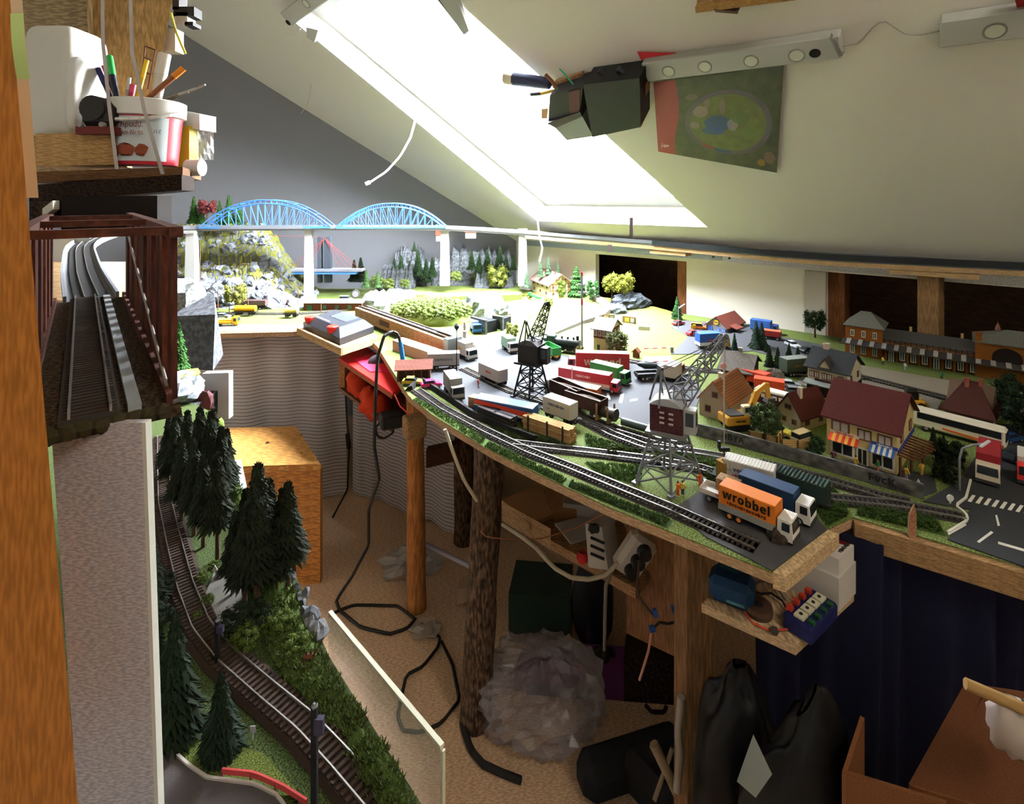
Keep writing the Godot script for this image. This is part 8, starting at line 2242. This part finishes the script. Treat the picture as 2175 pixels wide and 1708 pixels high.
	b = B.new(); b.blob(at(905, 1345, 0.0) + Vector3(0, 0.012, 0), Vector3(0.04, 0.012, 0.03), 14, nz, 0.6, 0.1, true)
	solo("clear_wrapper", "thin clear wrapper lying inside the cable loops", "wrapper", b, glass("c8c0b4", 0.4, 0.2), at(905, 1345, 0.0))
	t = thing("small_block", "small pale block with black foot behind the thick log", "block", at(985, 1310, 0.0))
	wbox(t, "block", front_box(at(972, 1308, 0.0) + Vector3(0, 0.03, 0), at(1010, 1298, 0.0) + Vector3(0, 0.03, 0), Vector3(0, 0, -0.04), 0.04), m("b09a80", 0.85))
	wbox(t, "foot", front_box(at(990, 1318, 0.0), at(1008, 1312, 0.0), Vector3(0, 0, -0.03), 0.03), m("1e1c1c", 0.8))
	b = B.new(); b.cyl(at(1045, 1450, 0.01), at(1064, 1424, 0.03), 0.01, 0.01, 8)
	solo("black_stub", "short black rubber stub against the thick log post", "stub", b, m("1a1716", 0.7), at(1045, 1450, 0.0))
	t = thing("brown_suitcase", "dark brown suitcase below the cupboard panel", "suitcase", at(1390, 1500, 0.0))
	wbox(t, "shell", [at(1325, 1490, 0.0), at(1460, 1500, 0.0), at(1460, 1500, 0.0) + Vector3(0.04, 0, -0.12), at(1325, 1490, 0.0) + Vector3(0.04, 0, -0.12), at(1325, 1490, 0.0) + Vector3(0, 0.1, 0), at(1460, 1500, 0.0) + Vector3(0, 0.085, 0), at(1460, 1500, 0.0) + Vector3(0.04, 0.085, -0.12), at(1325, 1490, 0.0) + Vector3(0.04, 0.13, -0.12)], m("33211b", 0.7, "mix", 10.0))
	b = B.new(); b.world = true; b.tube([at(1370, 1494, 0.06) + Vector3(0, 0, 0.004), at(1380, 1496, 0.05) + Vector3(0, 0, 0.016), at(1405, 1497, 0.05) + Vector3(0, 0, 0.016), at(1415, 1496, 0.06) + Vector3(0, 0, 0.004)], 0.004, 6); part(t, "handle", b, m("1f1512", 0.7))
	b = B.new(); b.blob(at(1278, 1440, 0.0) + Vector3(0, 0.03, 0), Vector3(0.04, 0.035, 0.03), 16, nz, 0.6, 0.12, true)
	solo("dark_toy", "dark crumpled toy with cream face lying before the black bag", "toy", b, m("2a2620", 0.8), at(1278, 1440, 0.0))
	b = B.new(); b.blob(at(1268, 1432, 0.0) + Vector3(-0.008, 0.035, 0.035), Vector3(0.016, 0.016, 0.006), 12, nz, 0.6, 0.2, true); b.blob(at(1280, 1445, 0.0) + Vector3(0, 0.012, 0.03), Vector3(0.014, 0.006, 0.006), 10, nz, 0.4, 0.2, true)
	solo("cream_scrap", "cream paper scraps on the dark toy", "scraps", b, m("b8aa80", 0.8), at(1268, 1445, 0.0))
	t = thing("black_case", "long black padded case on the floor in front of the timber leg", "case", at(1320, 1690, 0.0))
	b = B.new(); b.world = true; b.bbox(at(1350, 1680, 0.0) + Vector3(0, 0.035, -0.02), Vector3(0.22, 0.07, 0.07), 0.02, Basis(Vector3.UP, 0.28)); part(t, "body", b, m("17181a", 0.8))
	b = B.new(); b.world = true; b.bbox(at(1390, 1740, 0.0) + Vector3(0, 0.04, -0.02), Vector3(0.12, 0.08, 0.06), 0.02, Basis(Vector3.UP, -0.9)); part(t, "pocket", b, m("1b1a1c", 0.8))
	for q in [[[1388, 1580], [1400, 1640], [1450, 1708], "beige wooden rod leaning across the black case"], [[1428, 1590], [1412, 1620], [1390, 1700], "shorter beige rod crossing the longer one"]]:
		var l = [dp(q[0][0], q[0][1], 0.86), dp(q[1][0], q[1][1], 0.86), dp(q[2][0], q[2][1], 0.84)]
		cable("wooden_rod", q[3], [l[0], l[0].lerp(l[2], 0.5), l[2]], 0.008 if q[0][0] == 1388 else 0.004, m("8a765e", 0.8), "rod")
	cable("white_flex", "dirty white flex hanging beside the timber leg", pline([[1447, 1480, 0.8], [1440, 1560, 0.8], [1444, 1600, 0.8], [1438, 1680, 0.8]]), 0.006, m("9a9084", 0.7))
	# shelf board with electrics under the dock corner
	t = thing("control_shelf", "pale wooden shelf board with wiring under the dock corner", "shelf", at(1690, 1290, 0.55))
	b = B.new(); b.world = true; b.slab(px([[1490, 1282], [1690, 1372], [1872, 1206], [1660, 1140]], 0.55), 0.012); part(t, "board", b, m("d0b088", 0.8, "wood", Vector3(30, 60, 10)))
	t = thing("foam_box", "white foam box with stepped lid and maroon sticker on the shelf board", "box", at(1740, 1270, 0.55))
	var f0 = at(1640, 1235, 0.55); var f1 = at(1782, 1300, 0.55); var fd = at(1850, 1225, 0.55) - f1
	wbox(t, "lower_box", front_box(f0 + (f1 - f0) * -0.3, f1, fd, 0.045), m("bcb6ae", 0.7))
	wbox(t, "upper_box", front_box(f0.lerp(f1, 0.35) + Vector3(0, 0.045, 0) + fd * 0.06, f1 + Vector3(0, 0.045, 0) + fd * 0.06 - (f1 - f0) * 0.03, fd * 0.88, 0.022), m("c8c2ba", 0.7))
	b = B.new(); b.world = true
	var sc = f0.lerp(f1, 0.66) + fd * 0.55 + Vector3(0, 0.0672, 0)
	var sx = (f1 - f0).normalized(); var sz = fd.normalized()
	var ring = []
	for q in [[-0.02, -0.008], [-0.004, -0.016], [0.018, -0.014], [0.026, 0.002], [0.014, 0.016], [-0.014, 0.014], [-0.026, 0.004]]: ring.append(sc + sx * q[0] + sz * q[1])
	b.slab(ring, 0.0008); part(t, "sticker", b, m("6a1616", 0.6), "maroon sticker")
	letters(t, "~9", 0.0075, f0.lerp(f1, 0.9) + fd * 0.4 + Vector3(0, 0.0676, 0) - t.position, Basis(sz, Vector3.UP, -sx) * Basis(Vector3.RIGHT, -PI / 2), m("3a3230", 0.7))
	t = thing("transformer", "dark blue transformer block on the shelf board", "transformer", at(1555, 1275, 0.55))
	b = B.new(); b.bbox(Vector3(0, 0.018, 0), Vector3(0.058, 0.036, 0.04), 0.008, Basis(Vector3.UP, -0.55)); part(t, "housing", b, m("14304c", 0.5))
	b = B.new(); b.bbox(Vector3(0.004, 0.055, -0.015), Vector3(0.03, 0.045, 0.02), 0.003, Basis(Vector3.UP, -0.55)); part(t, "upper_block", b, m("183038", 0.5))
	b = B.new(); b.box(Vector3(-0.002, 0.012, 0.0165), Vector3(0.022, 0.003, 0.014), Basis(Vector3.UP, -0.55)); part(t, "name_bar", b, m("4a7a84", 0.5))
	t = thing("switch_box", "dark blue switch box with white push buttons and red plugs", "switch box", at(1722, 1325, 0.55), 0.62)
	b = B.new(); b.bbox(Vector3(0, 0.011, 0), Vector3(0.075, 0.022, 0.036), 0.003); part(t, "housing", b, m("161a48", 0.45))
	for i in 4:
		b = B.new(); b.box(Vector3(-0.026 + i * 0.0165, 0.0235, 0), Vector3(0.014, 0.003, 0.012)); var bt = part(t, "button", b, m("c8c4a8", 0.5))
		b = B.new(); b.cyl(Vector3(-0.026 + i * 0.0165, 0.025, 0), Vector3(-0.026 + i * 0.0165, 0.0262, 0), 0.0022, 0.0022, 8); part(bt, "button_mark", b, m("2a2a2a", 0.6))
		b = B.new(); b.box(Vector3(-0.026 + i * 0.0165, 0.023, -0.014), Vector3(0.007, 0.008, 0.007)); part(t, "red_plug", b, m("b03a24", 0.5))
		b = B.new(); b.box(Vector3(-0.026 + i * 0.0165, 0.022, 0.013), Vector3(0.007, 0.006, 0.007)); part(t, "green_plug", b, m("1f4a2c", 0.5))
	t = thing("wire_coil", "flat brown coil of wire on the shelf board", "coil", at(1611, 1302, 0.55))
	b = B.new(); b.lathe(Vector3.ZERO, [Vector2(0.006, 0), Vector2(0.017, 0), Vector2(0.018, 0.006), Vector2(0.017, 0.012), Vector2(0.006, 0.012)], 20); part(t, "winding", b, m("4a3428", 0.8))
	b = B.new(); b.cyl(Vector3.ZERO, Vector3(0, 0.0125, 0), 0.006, 0.006, 12); part(t, "core", b, m("2e2420", 0.8))
	cable("red_lead", "thin red lead curving round the coil to the switch box", px([[1582, 1300], [1600, 1325], [1630, 1338], [1665, 1338], [1685, 1335]], 0.553), 0.0012, m("b8402c", 0.6))
	for q in [["black_lead", "tangled black lead behind the coil", [[1580, 1232], [1605, 1262], [1640, 1260], [1664, 1278], [1672, 1296]], "2a2420"], ["brown_lead", "brown lead from under the board to the coil", [[1578, 1210], [1595, 1240], [1610, 1268], [1615, 1288]], "6a3a28"], ["grey_lead", "grey lead looping between the foam box and coil", [[1605, 1238], [1635, 1232], [1655, 1255], [1668, 1275]], "6a6258"]]:
		cable(q[0], q[1], px(q[2], 0.556), 0.0014, m(q[3], 0.6))
	b = B.new(); b.cyl(at(1645, 1340, 0.55), at(1645, 1340, 0.556), 0.0055, 0.0055, 6)
	solo("hex_nut", "small dark hexagon nut on the shelf board", "nut", b, m("3c362e", 0.5, "", 8.0, 0.5), at(1645, 1340, 0.55))
	cable("orange_cable", "thin orange-red cable running across the navy cloth", pline([[1828, 1256, 0.74], [1880, 1270, 0.74], [1960, 1278, 0.74], [2050, 1276, 0.74], [2250, 1262, 0.74]]), 0.0018, m("8a3a28", 0.6))
	# navy cloth hanging under the street board
	b = B.new()
	var n0 = at(1770, 1098, T - 0.02); var n1 = at(2500, 1310, T - 0.02)
	n0.x -= 0.12; n0.z += 0.05
	for off in [0.0, -0.003]:
		b.grid(func(s: float, r: float) -> Vector3:
			var p = n0.lerp(n1, s)
			var w = sin(s * 60.0 + r * 2.0) * 0.008 + sin(s * 23.0) * 0.012
			return Vector3(p.x + w * 0.5, lerpf(p.y, 0.01, r), p.z - 0.05 + w + off), 60, 10)
	solo("navy_cloth", "navy blue cloth hanging below the street board", "cloth", b, m("15162a", 0.95), (n0 + n1) * 0.5 * Vector3(1, 0, 1))
	# black sacks, cartons in the lower right
	t = thing("rubbish_sack", "glossy black rubbish sack beside the timber leg", "sack", dp(1570, 1720, 0.72) * Vector3(1, 0, 1))
	b = B.new(); b.blob(Vector3(0.0, 0.225, 0), Vector3(0.064, 0.235, 0.06), 48, nz, 0.18, 0.07); part(t, "sack", b, m("0b0b0d", 0.5))
	t = thing("rubbish_sack", "glossy black rubbish sack with white label further right", "sack", dp(1712, 1740, 0.62) * Vector3(1, 0, 1))
	b = B.new(); b.blob(Vector3(0, 0.23, 0), Vector3(0.085, 0.27, 0.05), 48, nz, 0.2, 0.06); part(t, "sack", b, m("0e0d0d", 0.5))
	b = B.new(); b.world = true; b.hexa([dp(1565, 1660, 0.575), dp(1605, 1695, 0.57), dp(1640, 1645, 0.57), dp(1600, 1560, 0.58), dp(1565, 1660, 0.577), dp(1605, 1695, 0.572), dp(1640, 1645, 0.572), dp(1600, 1560, 0.582)]); part(t, "label", b, m("7c827e", 0.7), "pale grey label")
	t = thing("cardboard_box", "open brown cardboard box in the lower right corner", "box", dp(1950, 1800, 0.6))
	var cb = m("7a4c2c", 0.85, "speck", 20.0)
	var g0 = dp(1788, 1640, 0.55); var g1 = dp(2010, 1708, 0.5); var gh = Vector3(0, 0.001 - minf(g0.y, g1.y), 0)
	wbox(t, "front_wall", [g0 + gh, g1 + gh, g1 + gh + Vector3(0.003, 0, -0.003), g0 + gh + Vector3(0.003, 0, -0.003), g0, g1, g1 + Vector3(0.003, 0, -0.003), g0 + Vector3(0.003, 0, -0.003)], cb)
	var g2 = dp(1930, 1665, 0.56); var g3 = dp(2250, 1760, 0.5); var g4 = g0 + Vector3(0.06, 0, -0.06)
	var fl = func(p: Vector3) -> Vector3: return Vector3(p.x, 0.001, p.z)
	var ww = Vector3(0.003, 0, 0.003)
	wbox(t, "back_wall", [fl.call(g2), fl.call(g3), fl.call(g3) + ww, fl.call(g2) + ww, g2, g3, g3 + ww, g2 + ww], cb)
	wbox(t, "side_wall", [fl.call(g0), fl.call(g4), fl.call(g4) + ww, fl.call(g0) + ww, g0, g4, g4 + ww, g0 + ww], cb)
	wbox(t, "raised_flap", [dp(1930, 1665, 0.56), dp(2250, 1760, 0.5), dp(2250, 1480, 0.58), dp(2050, 1450, 0.62), dp(1930, 1665, 0.563), dp(2250, 1760, 0.503), dp(2250, 1480, 0.583), dp(2050, 1450, 0.623)], m("6a4028", 0.85, "speck", 20.0))
	wbox(t, "flap_seam", [dp(2000, 1690, 0.547), dp(2006, 1690, 0.547), dp(2096, 1465, 0.607), dp(2090, 1465, 0.607), dp(2000, 1690, 0.549), dp(2006, 1690, 0.549), dp(2096, 1465, 0.609), dp(2090, 1465, 0.609)], m("46291a", 0.9))
	b = B.new(); b.blob(dp(2155, 1545, 0.52), Vector3(0.024, 0.028, 0.02), 16, nz, 0.4, 0.1)
	solo("white_rag", "white rag lying on the cardboard flap at the right edge", "rag", b, m("a89a90", 0.85), dp(2155, 1600, 0.52))
	cable("round_stick", "round pale wooden stick on the cardboard flap", pline([[2050, 1452, 0.53], [2120, 1482, 0.52], [2230, 1530, 0.5]]), 0.0055, m("9a7a4c", 0.8), "stick")
	# small grass and clutter that shows under the edge
	b = B.new(); b.bbox(dp(880, 905, 1.25), Vector3(0.05, 0.05, 0.04), 0.004, Basis(Vector3.UP, 0.5))
	solo("wood_offcut", "pale wood offcut wedged behind the slim post head", "offcut", b, m("b08a5c", 0.8, "wood", 30.0), dp(880, 930, 1.25))

func lamp_bar(label: String, a: Vector3, c: Vector3, rings: Array, hole: Array) -> void:
	var x = (c - a).normalized()
	var y = SN
	var z = x.cross(y).normalized()
	var t = thing("led_bar", label, "lamp", (a + c) / 2)
	var L = a.distance_to(c)
	var b = B.new()
	b.bbox(Vector3.ZERO, Vector3(L, 0.032, 0.062), 0.003, Basis(x, y, z))
	part(t, "housing", b, m("b6b8b4", 0.45))
	for k in rings:
		var p = ct(k[0], k[1], 0.034) - t.position
		b = B.new()
		for i in 18:
			var a0 = TAU * i / 18; var a1 = TAU * (i + 1) / 18
			b.cyl(p + (x * cos(a0) + z * sin(a0)) * 0.0165, p + (x * cos(a1) + z * sin(a1)) * 0.0165, 0.0022, 0.0022, 5, false)
		var r = part(t, "spot_ring", b, m("8f9490", 0.3, "", 8.0, 0.5))
		b = B.new(); b.cyl(p + y * 0.002, p - y * 0.001, 0.015, 0.015, 18); part(r, "diffuser", b, m("d0d4c8", 0.35))
	for k in hole:
		var p = ct(k[0], k[1], 0.034) - t.position
		b = B.new(); b.cyl(p + y * 0.002, p - y * 0.0012, 0.012, 0.012, 16); part(t, "socket_hole", b, m("161414", 0.7))

func poster_mat() -> StandardMaterial3D:
	var W = 280; var H = 220
	var im = Image.create(W, H, false, Image.FORMAT_RGB8)
	var nz = noise(0.03, 4, 77)
	var spots = [[110, 82, 18, 14, "c0b4ac"], [96, 118, 12, 9, "b8aca8"], [150, 110, 30, 20, "2c4f98"], [182, 112, 12, 14, "b4b0b4"], [138, 130, 26, 10, "3a58a0"], [90, 46, 14, 8, "8a8478"], [125, 60, 6, 16, "a89a8c"], [160, 70, 7, 18, "988a80"], [198, 96, 20, 14, "5c7a3c"], [220, 130, 20, 16, "6f8a3e"], [245, 200, 9, 9, "c8a030"], [262, 186, 12, 14, "9a8060"]]
	for y in H:
		for x in W:
			var k = 0.5 + 0.5 * nz.get_noise_2d(x, y)
			var c = Color("2c3322").lerp(Color("5f6a3a"), k)
			var dx = (x - 168.0) / 96.0; var dy = (y - 112.0) / 78.0
			var r = sqrt(dx * dx + dy * dy)
			if r < 0.88: c = Color("56692c").lerp(Color("86944a"), k)
			for s in spots:
				if pow((x - s[0]) / float(s[2]), 2) + pow((y - s[1]) / float(s[3]), 2) < 0.7 + 0.6 * k: c = Color(s[4]).lerp(c, 0.25)
			if r > 0.88 and r < 1.0: c = Color("77757a").lerp(Color("55545a"), k)
			if r > 0.86 and r < 0.97 and y > 168 and x > 78 and x < 178: c = Color("8e3a3a") if x < 140 else Color("33507c")
			if x < 52 + 8 * sin(y * 0.024): c = Color("a8323a")
			if x > 8 and x < 26 and y > 186 and y < 200 and (x / 5) % 2 == 0: c = Color("c8a0a0")
			im.set_pixel(x, y, Color(c.r * 0.8, c.g * 0.74, c.b * 0.8))
	var mt = StandardMaterial3D.new()
	mt.albedo_texture = ImageTexture.create_from_image(im)
	mt.roughness = 0.55
	return mt

func ceiling_things() -> void:
	var b: B
	var t: Node3D
	lamp_bar("long grey lamp bar with four round spots and a dark socket hole", ct(1372, 148, 0.018), ct(1788, 92, 0.018), [[1420, 152], [1497, 142], [1595, 130], [1692, 118]], [[1731, 113]])
	lamp_bar("grey lamp bar with one visible spot at the right picture edge", ct(1996, 66, 0.018), ct(2320, 22, 0.018), [[2113, 66]], [])
	lamp_bar("grey lamp bar ending beside the roof window's upper left corner", ct(612, 38, 0.018), ct(790, -95, 0.018), [[650, 8]], [[612, 48]])
	cable("lamp_wire", "thin pale wire between the two right lamp bars", [ct(1786, 98, 0.01), ct(1825, 92, 0.005), ct(1850, 62, 0.004), ct(1875, 42, 0.004), ct(1900, 58, 0.004), ct(1925, 74, 0.004), ct(1960, 74, 0.006), ct(1996, 66, 0.01)], 0.0016, m("a8a29a", 0.6), "wire")
	cable("lamp_wire", "thin white wire loop under the left lamp bar", [ct(604, 55, 0.02), ct(608, 70, 0.02), ct(625, 76, 0.02), ct(638, 62, 0.02)], 0.0014, m("c8c6c0", 0.6), "wire")
	t = thing("end_cap", "grey triangular end cap of the long lamp bar", "cap", ct(1786, 98, 0.02))
	b = B.new(); b.world = true; b.hexa([ct(1766, 70, 0.03), ct(1790, 118, 0.045), ct(1782, 122, 0.045), ct(1762, 82, 0.04), ct(1768, 70, 0.002), ct(1794, 112, 0.004), ct(1786, 120, 0.004), ct(1764, 82, 0.002)]); part(t, "plate", b, m("7d7a78", 0.5))
	# poster
	b = B.new()
	var c = [ct(1388, 175, 0.006), ct(1665, 138, 0.01), ct(1650, 367, 0.012), ct(1398, 322, 0.008)]
	var N = 8
	for j in N:
		for i in N:
			var q = []
			for k in [[0, 0], [1, 0], [1, 1], [0, 1]]:
				var s = (i + k[0]) / float(N); var r = (j + k[1]) / float(N)
				q.append([c[0].lerp(c[1], s).lerp(c[3].lerp(c[2], s), r) - SN * 0.008 * sin(s * PI) * sin(r * PI), Vector2(s, r)])
			for o in [0, 1, 2, 0, 2, 3]:
				b.v.push_back(q[o][0]); b.n.push_back(-SN); b.uv.push_back(q[o][1])
	var po = solo("poster", "colourful railway landscape poster with red left band on the roof slope", "poster", b, poster_mat(), (c[0] + c[2]) / 2)
	letters(po, "~3", 0.016, ct(1412, 310, 0.011) - po.position, Basis((c[1] - c[0]).normalized(), (c[0] - c[3]).normalized(), (c[1] - c[0]).normalized().cross((c[0] - c[3]).normalized())), m("c8a0a0", 0.7))
	b = B.new(); b.hexa([ct(1353, 110, 0.004), ct(1436, 112, 0.004), ct(1432, 122, 0.004), ct(1362, 128, 0.004), ct(1353, 110, 0.008), ct(1436, 112, 0.008), ct(1432, 122, 0.008), ct(1362, 128, 0.008)])
	solo("red_pennant", "small red paper pennant above the long lamp bar", "pennant", b, m("b03034", 0.7), ct(1395, 118, 0.004))
	b = B.new(); b.cyl(ct(1434, 117, 0.006), ct(1482, 112, 0.006), 0.005, 0.002, 8)
	solo("pennant_stick", "dark tapered stick of the red pennant", "stick", b, m("4a4442", 0.6), ct(1434, 117, 0.006))
	# tool box hanging on the slope
	t = thing("tool_caddy", "black tool caddy fixed to the roof slope right of the window", "tool box", ct(1270, 240, 0.04))
	var dk = m("1b1b1d", 0.55)
	var ext = func(p: Array, d: float) -> Array:
		var f = []; var g = []
		for k in p:
			f.append(ct(k[0], k[1], d)); g.append(ct(k[0], k[1], d) + SN * (d - 0.004))
		return f + g
	wbox(t, "main_case", ext.call([[1238, 180], [1358, 166], [1361, 270], [1258, 292]], 0.09), dk)
	wbox(t, "left_tray", ext.call([[1168, 202], [1238, 182], [1232, 240], [1164, 266]], 0.075), m("242326", 0.55))
	wbox(t, "tray_lip", ext.call([[1162, 262], [1232, 238], [1236, 248], [1180, 272]], 0.085), m("3a3436", 0.5))
	wbox(t, "divider", ext.call([[1208, 196], [1232, 190], [1230, 238], [1210, 242]], 0.08), m("4a2c30", 0.6), "maroon divider")
	wbox(t, "clear_drawer", ext.call([[1180, 272], [1236, 246], [1260, 290], [1204, 298]], 0.08), m("8a8c8c", 0.25))
	wbox(t, "wood_rail", ext.call([[1150, 232], [1164, 230], [1162, 252], [1150, 252]], 0.03), m("a8845c", 0.8))
	wbox(t, "wood_tab", ext.call([[1357, 180], [1372, 178], [1372, 204], [1358, 205]], 0.04), m("8a6448", 0.8))
	for q in [["flat_brush", "broad blue-black paint brush sticking out of the tool caddy", [1074, 163], [1092, 166], [1168, 178], 0.024, "d8cdb4", "2a2c44"], ["pliers", "yellow and black pliers in the tool caddy", [1128, 200], [1150, 198], [1180, 192], 0.007, "2a2826", "c09430"], ["chisel", "brown wooden tool handle in the tool caddy", [1158, 158], [1172, 172], [1188, 196], 0.006, "7a5238", "7a5238"], ["green_tool", "small green handled tool in the tool caddy", [1176, 184], [1186, 190], [1196, 196], 0.005, "1f8a5c", "1f8a5c"], ["green_stick", "thin green stick standing in the tool caddy", [1188, 146], [1204, 162], [1218, 180], 0.0025, "2f9a74", "2f9a74"], ["rasp", "pair of dark files at the caddy's upper right", [1272, 150], [1284, 160], [1296, 172], 0.009, "2c2a2c", "2c2a2c"], ["rasp", "dark square file beside the lamp bar end", [1312, 146], [1326, 156], [1336, 168], 0.01, "34343a", "34343a"]]:
		var p0 = ct(q[2][0], q[2][1], 0.05); var p1 = ct(q[3][0], q[3][1], 0.05); var p2 = ct(q[4][0], q[4][1], 0.05)
		var tt = thing(q[0], q[1], "tool", p2)
		b = B.new(); b.world = true; b.cyl(p0, p1, q[5], q[5], 8); part(tt, "tip", b, m(q[6], 0.6))
		b = B.new(); b.world = true; b.cyl(p1, p2, q[5], q[5] * 0.75, 8); part(tt, "handle", b, m(q[7], 0.5))
	t = thing("wood_scraps", "flat brown wood pieces tucked behind the tool caddy", "wood", ct(1210, 170, 0.01))
	wbox(t, "piece", ext.call([[1176, 176], [1236, 156], [1240, 178], [1180, 196]], 0.02), m("a8805c", 0.8, "wood", 20.0))
	wbox(t, "piece", ext.call([[1216, 176], [1262, 168], [1258, 182], [1216, 188]], 0.03), m("b89468", 0.8, "wood", 20.0))
	# wooden box at the top edge
	t = thing("wooden_crate", "pale wooden box fixed to the roof slope at the top picture edge", "box", ct(1590, 0, 0.04))
	wbox(t, "crate", ext.call([[1478, 22], [1720, -6], [1730, -80], [1488, -60]], 0.1), m("c09a68", 0.75, "wood", Vector3(8, 40, 40)))
	wbox(t, "lower_lip", ext.call([[1476, 16], [1722, -12], [1724, -4], [1478, 28]], 0.11), m("b08850", 0.75, "wood", Vector3(8, 40, 40)))
	wbox(t, "dark_mark", ext.call([[1516, 20], [1560, 26], [1566, 30], [1520, 26]], 0.112), m("5a4a3a", 0.8))
	b = B.new(); b.hexa([ct(2150, -20, 0.05), ct(2200, -20, 0.05), ct(2200, 10, 0.05), ct(2160, 16, 0.05), ct(2150, -20, 0.02), ct(2200, -20, 0.02), ct(2200, 10, 0.02), ct(2160, 16, 0.02)])
	solo("red_object", "dark red object cut off by the upper right corner", "object", b, m("6a1c18", 0.7), ct(2170, 0, 0.02))
	# roller blind and small fittings at the window
	t = thing("blind_rail", "light grey blind rail along the upper right side of the roof window", "blind", ct(960, 20, 0.01))
	wbox(t, "rail", ext.call([[905, -40], [955, -40], [996, 66], [985, 74]], 0.02), m("a4a8a6", 0.6))
	wbox(t, "dark_groove", ext.call([[898, -40], [906, -40], [990, 74], [982, 68]], 0.012), m("4a4c4c", 0.6))
	t = thing("window_hinge", "small pale hinge plate at the roof window's left side", "hinge", ct(666, 72, 0.01))
	wbox(t, "plate", ext.call([[650, 58], [676, 64], [668, 90], [652, 80]], 0.02), m("c4c2bc", 0.5))
	t = thing("dangling_cable", "white cable with connector dangling from the roof window corner", "cable", dp(780, 390, 2.0))
	b = B.new(); b.world = true; b.tube(spline([ct(882, 252, 0.004), dp(872, 292, 2.0), dp(850, 332, 2.0), dp(820, 365, 2.0), dp(788, 386, 2.0)], 0.02), 0.004, 6); part(t, "wire", b, m("dcdad4", 0.5))
	b = B.new(); b.world = true; b.bbox(dp(781, 389, 2.0), Vector3(0.02, 0.014, 0.012), 0.002, Basis(Vector3.BACK, 0.4)); part(t, "connector", b, m("e0ded8", 0.4))
	for q in [[[578, 195], [582, 215], [590, 225], [600, 238], "left"], [[660, 180], [657, 205], [652, 225], [640, 240], "right"]]:
		cable("cobweb_thread", "thin pale thread on the roof slope above the gable, %s one" % q[4], [ct(q[0][0], q[0][1], 0.003), ct(q[1][0], q[1][1], 0.003), ct(q[2][0], q[2][1], 0.006), ct(q[3][0], q[3][1], 0.03)], 0.0012, m("c4c2ba", 0.7), "thread")
	cable("white_tube", "white bent tube hanging from the viaduct by the last pier", pline([[1142, 468, 2.3], [1145, 500, 2.3], [1152, 528, 2.3], [1146, 556, 2.3]]), 0.004, m("d0d0ce", 0.5), "tube")
	for q in [[1337, 462, 1341, 506, 1.97, "narrow dark clip at the ceiling above the viaduct"], [1290, 520, 1296, 536, 2.12, "dark clip under the viaduct plank"]]:
		t = thing("dark_clip", q[5], "clip", dp(q[0], q[3], q[4]))
		wbox(t, "strap", front_box(dp(q[0], q[3], q[4]), dp(q[2] + 3, q[3], q[4]), Vector3(0.002, 0, -0.004), (q[3] - q[1]) / F * q[4]), m("3a3230", 0.6))
